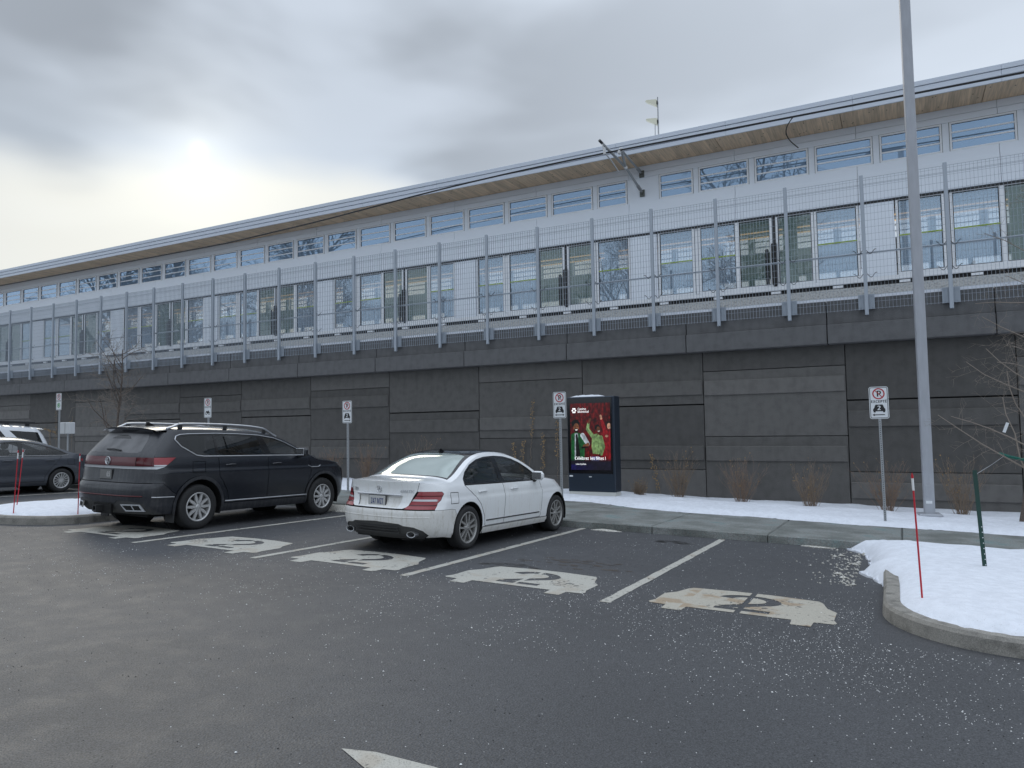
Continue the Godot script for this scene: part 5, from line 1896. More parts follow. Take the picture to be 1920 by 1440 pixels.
func car_materials() -> void:
	var g := func(v: float) -> Color: return Color(v, v, v)
	var m: StandardMaterial3D
	# paints: base, clear coat; a dirty copy carries streaked road film
	for e: Array in [["white_paint", Vector3(0.80, 0.81, 0.82), 0.22], ["dark_paint", Vector3(0.008, 0.010, 0.016), 0.22], ["grey_paint", Vector3(0.052, 0.058, 0.072), 0.25], ["plain_white_paint", Vector3(0.70, 0.72, 0.75), 0.25]]:
		m = mat(e[0], lin(e[1].x, e[1].y, e[1].z), e[2])
		m.clearcoat_enabled = true
		m.clearcoat = 0.8
		m.clearcoat_roughness = 0.06
	# salt and mud film: vertical streaks and spatter mixed over the paint
	var film := func(called: String, base: Vector3, dirt: Vector3, lo: float, hi: float, rough: float, sd: int) -> void:
		var a := FastNoiseLite.new(); a.seed = sd; a.frequency = 0.012; a.fractal_octaves = 5
		var b := FastNoiseLite.new(); b.seed = sd + 1; b.frequency = 0.05; b.fractal_octaves = 3
		var r := RandomNumberGenerator.new(); r.seed = sd
		var im := Image.create(512, 512, false, Image.FORMAT_RGB8)
		for j in 512:
			for i in 512:
				var n := a.get_noise_2d(i * 3.0, j * 0.4) * 0.8 + 0.35 * b.get_noise_2d(i * 2.0, j * 0.9) + 0.30 * (r.randf() - 0.5)
				var t := smoothstep(lo, hi, n)
				var c := base.lerp(dirt, t * 0.6)
				if r.randf() < 0.004:
					c = c.lerp(dirt * 0.5, 0.7)
				im.set_pixel(i, j, lin(c.x, c.y, c.z))
		var q := mat(called, Color.WHITE, rough)
		tri_tex(q, ImageTexture.create_from_image(im), Vector3.ONE * 0.75, false)
		q.clearcoat_enabled = true
		q.clearcoat = 0.35
		q.clearcoat_roughness = 0.2
	film.call("white_dirty", Vector3(0.72, 0.715, 0.69), Vector3(0.36, 0.32, 0.24), -0.05, 0.8, 0.4, 7)
	film.call("white_film", Vector3(0.79, 0.80, 0.80), Vector3(0.55, 0.53, 0.47), 0.05, 1.0, 0.3, 17)
	film.call("dark_dirty", Vector3(0.020, 0.022, 0.028), Vector3(0.066, 0.066, 0.070), -0.3, 0.8, 0.42, 27)
	film.call("dark_film", Vector3(0.009, 0.011, 0.017), Vector3(0.030, 0.032, 0.040), 0.1, 1.0, 0.26, 37)
	glass("car_glass", lin(0.012, 0.016, 0.016), 0.42, 0.0, 0.5)
	glass("tinted_glass", lin(0.008, 0.010, 0.011), 0.86, 0.0, 0.5)
	glass("rear_glass", lin(0.50, 0.58, 0.55), 0.5, 0.40, 0.6)
	m = mat("dusty_glass", Color.WHITE, 0.35)
	tri_tex(m, noise_tex(91, 0.012, [[0.0, lin(0.05, 0.052, 0.055)], [0.45, lin(0.12, 0.12, 0.125)], [1.0, lin(0.17, 0.17, 0.175)]], 256, 4), Vector3.ONE * 0.9, false)
	mat("roof_glass", lin(0.006, 0.007, 0.009), 0.05)
	mat("black_gloss", lin(0.008, 0.008, 0.009), 0.12)
	mat("black_plastic", lin(0.022, 0.022, 0.023), 0.55)
	mat("grey_plastic", lin(0.055, 0.055, 0.055), 0.55)
	mat("inner_black", lin(0.004, 0.004, 0.004), 0.9)
	mat("seat", lin(0.028, 0.028, 0.03), 0.7)
	mat("chrome", lin(0.70, 0.71, 0.73), 0.12, 1.0)
	mat("satin_chrome", lin(0.55, 0.56, 0.58), 0.30, 0.9)
	mat("exhaust_inside", lin(0.01, 0.01, 0.01), 0.8)
	m = mat("tyre", lin(0.018, 0.018, 0.019), 0.75)
	tri_tex(m, noise_tex(93, 0.05, [[0.0, g.call(0.7)], [1.0, g.call(1.25)]], 256, 3), Vector3.ONE * 3.0, false)
	m.albedo_color = lin(0.022, 0.022, 0.023)
	mat("alloy", lin(0.60, 0.60, 0.60), 0.35, 0.5)
	mat("alloy_grey", lin(0.36, 0.355, 0.345), 0.40, 0.5)
	mat("rim_dark", lin(0.03, 0.03, 0.03), 0.5, 0.3)
	m = mat("lamp_red", lin(0.26, 0.006, 0.014), 0.10)
	m.clearcoat_enabled = true
	mat("lamp_red_dark", lin(0.085, 0.010, 0.014), 0.12)
	mat("lamp_red_dusty", lin(0.13, 0.045, 0.05), 0.3)
	mat("lamp_clear", lin(0.55, 0.55, 0.57), 0.15, 0.3)
	mat("lamp_amber", lin(0.5, 0.16, 0.02), 0.2)
	m = mat("plate_white", lin(0.46, 0.46, 0.45), 0.5)
	mat("plate_blue", lin(0.03, 0.05, 0.16), 0.5)
	mat("plate_grey", lin(0.17, 0.17, 0.165), 0.6)
	mat("paper", lin(0.62, 0.70, 0.67), 0.7)

func wheel_at(parent: Node3D, c: Vector3, r: float, rim: float, w: float, kind: String, outer: float) -> void:
	# outer: +1 or -1, the side that faces out; axis along x
	var h := holder("wheel", parent, c)
	var d := Vector3(outer, 0, 0)
	var mb := MB.new()
	mb.lathe(Vector3.ZERO, d, PackedVector2Array([Vector2(rim - 0.01, -w), Vector2(r - 0.03, -w), Vector2(r - 0.006, -w + 0.03), Vector2(r, -w + 0.06), Vector2(r, -0.05), Vector2(r - 0.008, -0.022), Vector2(r - 0.03, -0.004), Vector2((r + rim) / 2, 0.004), Vector2(rim + 0.012, -0.002), Vector2(rim, -0.012), Vector2(rim - 0.012, -0.03)]), 44)
	# tread grooves
	part(mb, "tyre", M.tyre, h)
	mb = MB.new()
	mb.lathe(Vector3.ZERO, d, PackedVector2Array([Vector2(rim + 0.002, -0.010), Vector2(rim - 0.008, -0.004), Vector2(rim - 0.022, -0.010), Vector2(rim - 0.028, -0.05), Vector2(rim - 0.034, -w + 0.03)]), 44)
	var alloy: Material = M.alloy if kind == "star" else M.alloy_grey if kind == "twin" else M.alloy
	part(mb, "rim", alloy, h)
	mb = MB.new()
	mb.lathe(Vector3.ZERO, d, PackedVector2Array([Vector2(rim - 0.03, -w + 0.04), Vector2(0.0, -w + 0.04)]), 30)
	mb.lathe(Vector3.ZERO, d, PackedVector2Array([Vector2(rim * 0.68, -0.11), Vector2(0.0, -0.11)]), 30)
	part(mb, "brake_disc", M.rim_dark, h)
	mb = MB.new()
	var R := rim - 0.014
	var bx := Basis(Vector3(0, 0, -outer), Vector3.UP, d)   # local x -> along car, y up, z out
	if kind == "twin":
		# five pairs of slim spokes
		for i in 5:
			for s: float in [-1.0, 1.0]:
				var t := Transform3D(bx * Basis(Vector3.BACK, TAU * i / 5.0), Vector3.ZERO) * Transform3D(Basis(), Vector3(0, 0, -0.055))
				mb.prism(poly([s * 0.010, 0.03, s * 0.036, 0.035, s * 0.066, R, s * 0.034, R]), 0.035, t)
	elif kind == "star":
		# five broad split spokes
		for i in 5:
			for s: float in [-1.0, 1.0]:
				var t := Transform3D(bx * Basis(Vector3.BACK, TAU * (i + 0.5) / 5.0), Vector3.ZERO) * Transform3D(Basis(), Vector3(0, 0, -0.05))
				mb.prism(poly([s * 0.004, 0.05, s * 0.040, 0.045, s * 0.098, R * 0.97, s * 0.064, R, s * 0.012, 0.12]), 0.035, t)
	else:
		for i in 15:
			var t := Transform3D(bx * Basis(Vector3.BACK, TAU * i / 15.0), Vector3.ZERO) * Transform3D(Basis(), Vector3(0, 0, -0.04))
			mb.prism(poly([-0.007, 0.03, 0.007, 0.03, 0.011, R, -0.011, R]), 0.03, t)
	part(mb, "spokes", alloy, h)
	mb = MB.new()
	mb.lathe(Vector3.ZERO, d, PackedVector2Array([Vector2(0.062, -0.06), Vector2(0.06, -0.028), Vector2(0.034, -0.018), Vector2(0.032, -0.014), Vector2(0.0, -0.012)]), 24)
	part(mb, "hub_cap", alloy, h)

func side_panel(c: Node3D, sh: Shape, called: String, inc: PackedVector2Array, exc: Array, m: Material, off := 0.0, step := Vector2(0.06, 0.05), both := true) -> Array:
	var out := []
	for mir in ([false, true] if both else [false]):
		var mb := MB.new()
		patch(mb, inc, exc, sh.side, step, mir, 0.0)
		if off != 0.0:
			for i in mb.v.size():
				mb.v[i] += mb.n[i] * off
		if mb.v.size():
			out.append(part(mb, called, m, c))
	return out

func rear_panel(c: Node3D, sh: Shape, called: String, inc: PackedVector2Array, exc: Array, m: Material, off := 0.0, step := Vector2(0.06, 0.04)) -> MeshInstance3D:
	var mb := MB.new()
	patch(mb, inc, exc, sh.rear, step, false, 0.0)
	for i in mb.v.size():
		if mb.n[i].z < 0.0:
			mb.n[i] = -mb.n[i]
	_rewind(mb)
	if off != 0.0:
		for i in mb.v.size():
			mb.v[i] += mb.n[i] * off
	return part(mb, called, m, c)

func _rewind(mb: MB) -> void:
	for i in range(0, mb.v.size(), 3):
		var g := (mb.v[i + 1] - mb.v[i]).cross(mb.v[i + 2] - mb.v[i])
		if g.dot(mb.n[i] + mb.n[i + 1] + mb.n[i + 2]) > 0.0:
			var t := mb.v[i + 1]; mb.v[i + 1] = mb.v[i + 2]; mb.v[i + 2] = t
			var k := mb.n[i + 1]; mb.n[i + 1] = mb.n[i + 2]; mb.n[i + 2] = k

func top_panel(c: Node3D, sh: Shape, called: String, inc: PackedVector2Array, exc: Array, m: Material, off := 0.0, step := Vector2(0.06, 0.08)) -> MeshInstance3D:
	var mb := MB.new()
	patch(mb, inc, exc, sh.top, step, false, 0.0)
	for i in mb.v.size():
		if mb.n[i].y < 0.0:
			mb.n[i] = -mb.n[i]
	_rewind(mb)
	if off != 0.0:
		for i in mb.v.size():
			mb.v[i] += mb.n[i] * off
	return part(mb, called, m, c)

# rear face polygon helper: symmetric in w, given one half as (w, y) pairs from the middle outwards
func sym(a: Array) -> PackedVector2Array:
	var p := PackedVector2Array()
	for i in range(0, a.size(), 2):
		p.append(Vector2(a[i], a[i + 1]))
	var m := a.size() / 2
	for i in range(m - 1, -1, -1):
		if a[i * 2] > 0.0005:
			p.append(Vector2(-a[i * 2], a[i * 2 + 1]))
	if Geometry2D.is_polygon_clockwise(p):
		p.reverse()
	return p

func strip_rear(sh: Shape, y0: float, y1: float) -> PackedVector2Array:
	var p := PackedVector2Array()
	for i in 17:
		var y := lerpf(y0, y1, i / 16.0)
		p.append(Vector2(sh.w_rear(y), y))
	for i in 17:
		var y := lerpf(y1, y0, i / 16.0)
		p.append(Vector2(-sh.w_rear(y), y))
	return p

func top_strip(sh: Shape, s0: float, s1: float, q := 1.0) -> PackedVector2Array:
	var p := PackedVector2Array()
	for i in 13:
		p.append(Vector2(s0, lerpf(q, -q, i / 12.0)))
	for i in 13:
		p.append(Vector2(s1, lerpf(-q, q, i / 12.0)))
	if Geometry2D.is_polygon_clockwise(p):
		p.reverse()
	return p

# rear face from y0 up to the curved edge where the deck begins
func deck_y(sh: Shape, w: float, y: float) -> float:
	for i in 6:
		var s: float = sh.L / 2 - sh.rear(Vector2(w, y)).z
		var e := sh.ye.at(s)
		var k := minf(absf(w) / sh.wtop(s, e), 1.0)
		y = e + (sh.yc.at(s) - e) * (1.0 - pow(k, sh.pw))
	return y

func rear_outline(sh: Shape, y0: float, y_guess: float) -> PackedVector2Array:
	var p := PackedVector2Array()
	var ye := y_guess
	for i in 5:
		ye = deck_y(sh, sh.w_rear(ye), ye)
	for i in 13:
		var y := lerpf(y0, ye, i / 12.0)
		p.append(Vector2(sh.w_rear(y), y))
	var we := sh.w_rear(ye)
	for i in range(1, 24):
		var w := lerpf(we, -we, i / 24.0)
		p.append(Vector2(w, deck_y(sh, w, y_guess)))
	for i in 13:
		var y := lerpf(ye, y0, i / 12.0)
		p.append(Vector2(-sh.w_rear(y), y))
	return p

func deck_poly(sh: Shape, y_guess: float, s1: float) -> PackedVector2Array:
	var ye := y_guess
	for i in 5:
		ye = deck_y(sh, sh.w_rear(ye), ye)
	var we := sh.w_rear(ye)
	var p := PackedVector2Array()
	for i in 25:
		var w := lerpf(we, -we, i / 24.0)
		var y := deck_y(sh, w, y_guess)
		var s: float = sh.L / 2 - sh.rear(Vector2(w, y)).z
		p.append(Vector2(s, clampf(w / sh.wtop(s, sh.ye.at(s)), -1.0, 1.0)))
	p[0].y = 1.0; p[24].y = -1.0
	p.append(Vector2(s1, -1.0)); p.append(Vector2(s1, 1.0))
	if Geometry2D.is_polygon_clockwise(p):
		p.reverse()
	return p

# bonnet from s0 forward to the curved edge of the nose
func nose_poly(sh: Shape, y_guess: float, s0: float) -> PackedVector2Array:
	var p := PackedVector2Array()
	var yf := y_guess
	for i in 6:
		yf = sh.ye.at(sh.s_front(yf))
	var we := sh.q * (sh.W - sh.ins.at(yf))
	for i in 25:
		var w := lerpf(we, -we, i / 24.0)
		var y := y_guess
		for j in 6:
			var s: float = sh.L / 2 - sh.front(Vector2(w, y)).z
			var e := sh.ye.at(s)
			y = e + (sh.yc.at(s) - e) * (1.0 - pow(minf(absf(w) / sh.wtop(s, e), 1.0), sh.pw))
		var s2: float = sh.L / 2 - sh.front(Vector2(w, y)).z
		p.append(Vector2(s2, clampf(w / sh.wtop(s2, sh.ye.at(s2)), -1.0, 1.0)))
	p[0].y = 1.0; p[24].y = -1.0
	p.append(Vector2(s0, -1.0)); p.append(Vector2(s0, 1.0))
	if Geometry2D.is_polygon_clockwise(p):
		p.reverse()
	return p

func top_from_rear(sh: Shape, y: float, s1: float) -> PackedVector2Array:
	# the deck from the bowed rear edge forward
	var p := PackedVector2Array()
	for i in 25:
		var k := lerpf(0.985, -0.985, i / 24.0)
		p.append(Vector2(sh.sr.at(y) + sh.Ar * (1.0 - pow(1.0 - pow(absf(k) * 0.93, sh.nr), 1.0 / sh.nr)), k))
	p.append(Vector2(s1, -1.0)); p.append(Vector2(s1, 1.0))
	if Geometry2D.is_polygon_clockwise(p):
		p.reverse()
	return p

func tube_on(sh: Shape, c: Node3D, called: String, pts: Array, r: float, m: Material, off := 0.004, closed := false) -> void:
	# a moulding along a line on the side, both sides
	var line := PackedVector2Array()
	for i in range(0, pts.size(), 2):
		line.append(Vector2(pts[i], pts[i + 1]))
	if closed:
		line.append(line[0])
	for sg: float in [1.0, -1.0]:
		var mb := MB.new()
		var path := PackedVector3Array()
		for i in line.size() - 1:
			var n := maxi(int(line[i].distance_to(line[i + 1]) / 0.06), 1)
			for j in n:
				var p: Vector3 = sh.side(line[i].lerp(line[i + 1], float(j) / n))
				path.append(Vector3((p.x + off) * sg, p.y, p.z))
		var e: Vector3 = sh.side(line[line.size() - 1])
		path.append(Vector3((e.x + off) * sg, e.y, e.z))
		mb.tube(path, r, 5)
		part(mb, called, m, c)

func cabin(c: Node3D, L: float, W: float, floor_y: float, seat_s: Array, belt: float) -> void:
	var mb := MB.new()
	mb.box(Vector3(0, floor_y, 0.1), Vector3(W * 1.7, 0.06, L * 0.62))
	part(mb, "cabin_floor", M.inner_black, c)
	for s: float in seat_s:
		for x: float in [-0.38, 0.38]:
			var h := holder("seat", c, Vector3(x, floor_y, L / 2 - s))
			if s == float(seat_s[0]):
				h.scale = Vector3(1, 0.80, 1)
			mb = MB.new(); mb.cbox(Vector3(0, 0.20, -0.24), Vector3(0.5, 0.2, 0.5), 0.05); part(mb, "cushion", M.seat, h)
			mb = MB.new(); mb.cbox(Vector3(0, 0.50, 0.08), Vector3(0.48, 0.62, 0.14), 0.05, Basis(Vector3.RIGHT, 0.25)); part(mb, "backrest", M.seat, h)
			mb = MB.new(); mb.cbox(Vector3(0, 0.90, 0.18), Vector3(0.26, 0.18, 0.10), 0.04, Basis(Vector3.RIGHT, 0.2)); part(mb, "headrest", M.seat, h)
	var hd: float = L / 2 - (seat_s[seat_s.size() - 1] + 0.95)
	mb = MB.new(); mb.cbox(Vector3(0, belt - 0.10, hd), Vector3(W * 1.6, 0.22, 0.4), 0.06); part(mb, "dashboard", M.seat, c)
	mb = MB.new()
	var pts := PackedVector3Array()
	for i in 17:
		pts.append(Vector3(-0.38 + 0.18 * cos(TAU * i / 16.0), belt + 0.0 + 0.18 * sin(TAU * i / 16.0), hd + 0.34))
	mb.tube(pts, 0.015, 5)
	part(mb, "steering_wheel", M.seat, c)

func underbody(c: Node3D, sh: Shape, axles: Array, r: float, arch: float, y: float) -> void:
	# dark inner shell: floor pan and wheel wells
	var mb := MB.new()
	mb.box(Vector3(0, y + 0.10, sh.L / 2 - sh.L * 0.5), Vector3(sh.W * 1.35, 0.16, sh.L * 0.86))
	mb.box(Vector3(0, y + 0.30, sh.L / 2 - (axles[0] + axles[1]) / 2), Vector3(sh.W * 1.88, 0.30, (axles[1] - axles[0]) - arch * 2.1))
	part(mb, "floor_pan", M.inner_black, c)
	for s: float in axles:
		for sg: float in [-1.0, 1.0]:
			mb = MB.new()
			for i in 20:
				var a := PI * (i / 20.0) * 1.2 - 0.1 * PI
				var b := PI * ((i + 1) / 20.0) * 1.2 - 0.1 * PI
				var x0 := sg * (sh.W - 0.03)
				var x1 := sg * (sh.W - 0.34)
				var z := sh.L / 2 - s
				var ra := arch + 0.015
				mb.quad(Vector3(x0, r + ra * sin(a), z + ra * cos(a)), Vector3(x0, r + ra * sin(b), z + ra * cos(b)), Vector3(x1, r + ra * sin(b), z + ra * cos(b)), Vector3(x1, r + ra * sin(a), z + ra * cos(a)))
			var q := circle(Vector2(sh.L / 2 - s, r), arch + 0.01, 28)
			mb.sheet(q, Transform3D(Basis(Vector3(0, 0, 1), Vector3(0, 1, 0), Vector3(-1, 0, 0)), Vector3(sg * (sh.W - 0.33), 0, 0)))
			part(mb, "wheel_well", M.inner_black, c)

func backing(c: Node3D, sh: Shape, inc: PackedVector2Array, exc: Array, rear_y0: float, rear_y1: float) -> void:
	# black layer just inside the skin: what shows in the shut lines
	var mb := MB.new()
	for mir in [false, true]:
		patch(mb, inc, exc, sh.side, Vector2(0.15, 0.12), mir)
	for i in mb.v.size():
		mb.v[i] -= mb.n[i] * 0.018
	var mb2 := MB.new()
	patch(mb2, strip_rear(sh, rear_y0, rear_y1), [], sh.rear, Vector2(0.12, 0.08))
	for i in mb2.v.size():
		var k := mb2.n[i] if mb2.n[i].z > 0.0 else -mb2.n[i]
		mb2.v[i] -= k * 0.02
	mb.v.append_array(mb2.v); mb.n.append_array(mb2.n)
	part(mb, "inner_shell", M.inner_black, c)

func mirror_parts(c: Node3D, at: Vector3, m: Material, big := 1.0) -> void:
	for sg: float in [1.0, -1.0]:
		var h := holder("door_mirror", c, Vector3(at.x * sg, at.y, at.z))
		var mb := MB.new()
		mb.cbox(Vector3(0.10 * sg, 0.05, 0), Vector3(0.21, 0.15, 0.12) * big, 0.045)
		part(mb, "cap", m, h)
		mb = MB.new()
		mb.cbox(Vector3(0.10 * sg, 0.05, 0.063 * big), Vector3(0.18, 0.12, 0.01) * big, 0.003)
		part(mb, "mirror_glass", M.chrome, h)
		mb = MB.new()
		mb.cbox(Vector3(0.0, -0.03, 0.0), Vector3(0.10, 0.05, 0.09), 0.015)
		part(mb, "stalk", M.black_plastic, h)

func handle(sh: Shape, c: Node3D, s: float, y: float, m: Material) -> void:
	for sg: float in [1.0, -1.0]:
		var p: Vector3 = sh.side(Vector2(s, y))
		var mb := MB.new()
		var x := (p.x + 0.022) * sg
		mb.tube(PackedVector3Array([Vector3(x - 0.02 * sg, y - 0.004, p.z + 0.11), Vector3(x, y, p.z + 0.08), Vector3(x, y + 0.006, p.z), Vector3(x, y + 0.004, p.z - 0.08), Vector3(x - 0.02 * sg, y, p.z - 0.11)]), 0.013, 6)
		part(mb, "door_handle", m, c)

# ---- compact saloon; used for the white car and, reshaped, for the grey one
func place_car(c: Node3D, x: float, z: float, turn: float) -> void:
	# wheels on the sloping lot
	var up := Vector3(-SX, 1, -SZ).normalized()
	var f := Vector3(sin(turn), 0, cos(turn))
	f = (f - up * f.dot(up)).normalized()
	c.transform = Transform3D(Basis(up.cross(f).normalized(), up, f), Vector3(x, gy(x, z), z))

func white_sedan() -> void:
	var sh := Shape.new({"L": 4.58, "W": 0.885, "Ar": 0.62, "nr": 2.75, "Af": 0.85, "nf": 2.5, "pw": 4.6,
		"sr": [[0.18, 0.20], [0.26, 0.10], [0.36, 0.035], [0.46, 0.006], [0.56, 0.0], [0.615, 0.012], [0.66, 0.05], [0.70, 0.075], [0.80, 0.09], [0.90, 0.088], [0.97, 0.070], [1.02, 0.055]],
		"sf": [[0.18, 0.14], [0.3, 0.03], [0.45, 0.0], [0.6, 0.02], [0.75, 0.10], [0.9, 0.30]],
		"ins": [[0.18, 0.075], [0.26, 0.035], [0.34, 0.018], [0.42, 0.012], [0.55, 0.004], [0.68, 0.0], [0.755, 0.004], [0.77, 0.016], [0.84, 0.022], [0.92, 0.045], [0.97, 0.072], [1.05, 0.11], [1.2, 0.175], [1.32, 0.235], [1.42, 0.30]],
		"ye": [[0.0, 0.935], [0.12, 0.95], [0.35, 0.965], [0.62, 0.978], [0.74, 1.0], [0.9, 1.055], [1.1, 1.16], [1.3, 1.255], [1.5, 1.32], [1.75, 1.363], [2.05, 1.375], [2.35, 1.36], [2.6, 1.315], [2.8, 1.25], [3.0, 1.16], [3.2, 1.05], [3.34, 0.97], [3.45, 0.94], [3.7, 0.915], [4.0, 0.87], [4.3, 0.79], [4.58, 0.66]],
		"yc": [[0.0, 0.985], [0.1, 1.0], [0.3, 1.015], [0.55, 1.025], [0.66, 1.04], [0.85, 1.125], [1.05, 1.225], [1.25, 1.315], [1.45, 1.378], [1.7, 1.42], [2.05, 1.44], [2.35, 1.43], [2.55, 1.395], [2.75, 1.335], [2.95, 1.245], [3.2, 1.125], [3.42, 1.01], [3.52, 0.985], [3.8, 0.955], [4.1, 0.905], [4.35, 0.83], [4.58, 0.68]]})
	var c := thing("white_sedan", Vector3.ZERO, "dirty white four door sedan with black glass roof parked nose to the wall", "car")
	place_car(c, -6.43, -10.46, -0.058)
	var r := 0.318
	var ax := [1.06, 3.80]
	var arch := 0.372
	var arches := [circle(Vector2(ax[0], r + 0.005), arch), circle(Vector2(ax[1], r + 0.005), arch)]
	var base := sh.outline(poly([]) if false else PackedVector2Array([Vector2(0.5, 0.235), Vector2(0.66, 0.21), Vector2(0.8, 0.20), Vector2(3.5, 0.20), Vector2(4.1, 0.2)]), 0.925, 0.74)
	# windows
	var win_rear := poly([1.03, 0.965, 1.045, 1.02, 1.13, 1.10, 1.30, 1.195, 1.50, 1.262, 1.75, 1.302, 1.93, 1.312, 1.965, 0.955])
	var quarter := poly([1.06, 0.97, 1.075, 1.02, 1.15, 1.095, 1.27, 1.165, 1.30, 0.965])
	var win_front := poly([2.09, 0.953, 2.045, 1.315, 2.30, 1.302, 2.52, 1.262, 2.72, 1.20, 2.92, 1.11, 3.08, 1.02, 3.12, 0.96])
	var dlo := poly([0.985, 0.94, 1.0, 1.02, 1.09, 1.115, 1.28, 1.222, 1.50, 1.292, 1.75, 1.332, 2.05, 1.343, 2.32, 1.33, 2.54, 1.29, 2.76, 1.22, 2.97, 1.122, 3.15, 1.015, 3.22, 0.955, 3.20, 0.93])
	# doors
	var door_r := poly([0.985, 0.936, 3.0, 0.926, 2.03, 0.926, 2.055, 0.70, 2.03, 0.31, 1.50, 0.31, 1.47, 0.46, 1.36, 0.64, 1.22, 0.76, 1.10, 0.85])
	door_r = poly([0.985, 0.932, 2.02, 0.926, 2.05, 0.70, 2.025, 0.305, 1.50, 0.305, 1.47, 0.46, 1.36, 0.64, 1.20, 0.78, 1.08, 0.86])
	var door_f := poly([2.02, 0.926, 3.19, 0.925, 3.245, 0.75, 3.235, 0.45, 3.20, 0.305, 2.025, 0.305, 2.05, 0.70])
	var fuel := poly([0.60, 0.69, 0.78, 0.69, 0.79, 0.84, 0.61, 0.845])
	var bump_side := poly([-0.2, 0.1, 0.80, 0.1, 0.80, 0.42, 0.70, 0.60, 0.62, 0.612, -0.2, 0.612])
	var lamp_side := poly([-0.1, 0.625, 0.20, 0.625, 0.30, 0.665, 0.41, 0.75, 0.475, 0.835, 0.45, 0.862, 0.2, 0.868, -0.1, 0.868])
	var sill := poly([1.36, 0.1, 3.5, 0.1, 3.5, 0.292, 1.36, 0.292])
	var gap := 0.0045
	var body_ex: Array = arches + [dlo, grown(door_r, gap), grown(door_f, gap), grown(fuel, gap), grown(bump_side, gap), grown(lamp_side, gap), grown(sill, gap)]
	side_panel(c, sh, "body_side", base, body_ex, M.white_paint)
	var fr := side_panel(c, sh, "rear_door", grown(door_r, -gap), arches, M.white_film)
	var ff := side_panel(c, sh, "front_door", grown(door_f, -gap), arches, M.white_film)
	side_panel(c, sh, "fuel_flap", grown(fuel, -gap), [], M.white_paint)
	var sub := func(inc: PackedVector2Array) -> PackedVector2Array:
		var x := Geometry2D.intersect_polygons(base, inc)
		return x[0]
	side_panel(c, sh, "side_skirt", sub.call(grown(sill, -0.001)), arches, M.white_dirty, 0.012)
	side_panel(c, sh, "window_surround", dlo, [grown(win_rear, 0.0), grown(win_front, 0.0)], M.black_gloss, -0.002)
	side_panel(c, sh, "quarter_glass", quarter, [], M.car_glass, -0.008)
	side_panel(c, sh, "rear_side_window", win_rear, [grown(quarter, 0.012)], M.car_glass, -0.008)
	side_panel(c, sh, "front_side_window", win_front, [], M.car_glass, -0.008)
	# bumper, wrapping from the rear face round the corner
	var bm := side_panel(c, sh, "rear_bumper_corner", sub.call(bump_side), arches, M.white_dirty)
	var yl := 0.255
	var diffuser := sym([0.0, 0.20, 0.64, 0.20, 0.735, 0.27, 0.70, 0.335, 0.60, 0.385, 0.46, 0.40, 0.40, 0.425, 0.0, 0.445])
	var bump := strip_rear(sh, 0.235, 0.612)
	rear_panel(c, sh, "rear_bumper", bump, [diffuser], M.white_dirty)
	rear_panel(c, sh, "diffuser", diffuser, [], M.grey_plastic, -0.012)
	var mb := MB.new()
	for i in 3:
		mb.box(Vector3(0, 0.375 - i * 0.04, sh.rear(Vector2(0, 0.38 - i * 0.04)).z - 0.006), Vector3(0.80, 0.012, 0.02))
	part(mb, "diffuser_ribs", M.black_plastic, c)
	# bumper crease
	mb = MB.new()
	var cr := PackedVector3Array()
	for i in 25:
		var w := lerpf(-0.78, 0.78, i / 24.0)
		cr.append(sh.rear(Vector2(w, 0.515)) + Vector3(0, 0, 0.001))
	mb.tube(cr, 0.006, 5)
	part(mb, "bumper_crease", M.white_dirty, c)
	# boot lid and rear wings
	var face := rear_outline(sh, 0.62, 0.95)
	var lid: PackedVector2Array = Geometry2D.intersect_polygons(face, sym([0.0, 0.632, 0.44, 0.632, 0.50, 0.66, 0.555, 0.80, 0.60, 0.88, 0.64, 1.1, 0.0, 1.1]))[0]
	var plate_well := poly([-0.36, 0.645, 0.36, 0.645, 0.40, 0.795, -0.40, 0.795])
	var lamp_r := poly([0.47, 0.628, 0.86, 0.628, 0.86, 0.868, 0.62, 0.868, 0.585, 0.80])
	var lamp_l := poly([-0.47, 0.628, -0.86, 0.628, -0.86, 0.868, -0.62, 0.868, -0.585, 0.80])
	rear_panel(c, sh, "boot_lid", lid, [plate_well], M.white_film)
	rear_panel(c, sh, "plate_recess", plate_well, [], M.white_dirty, -0.012)
	for sg: float in [1.0, -1.0]:
		rear_panel(c, sh, "rear_wing_top", Geometry2D.intersect_polygons(face, poly([0.585 * sg, 0.868, 1.2 * sg, 0.868, 1.2 * sg, 1.2, 0.585 * sg, 1.2]))[0], [grown(lid, 0.005)], M.white_paint)
	# tail lamps in stripes
	var bands := [[0.625, 0.672, "lamp_red"], [0.672, 0.69, "lamp_red_dark"], [0.69, 0.735, "lamp_red"], [0.735, 0.762, "lamp_clear"], [0.762, 0.80, "lamp_red"], [0.80, 0.812, "lamp_red_dark"], [0.812, 0.870, "lamp_red"]]
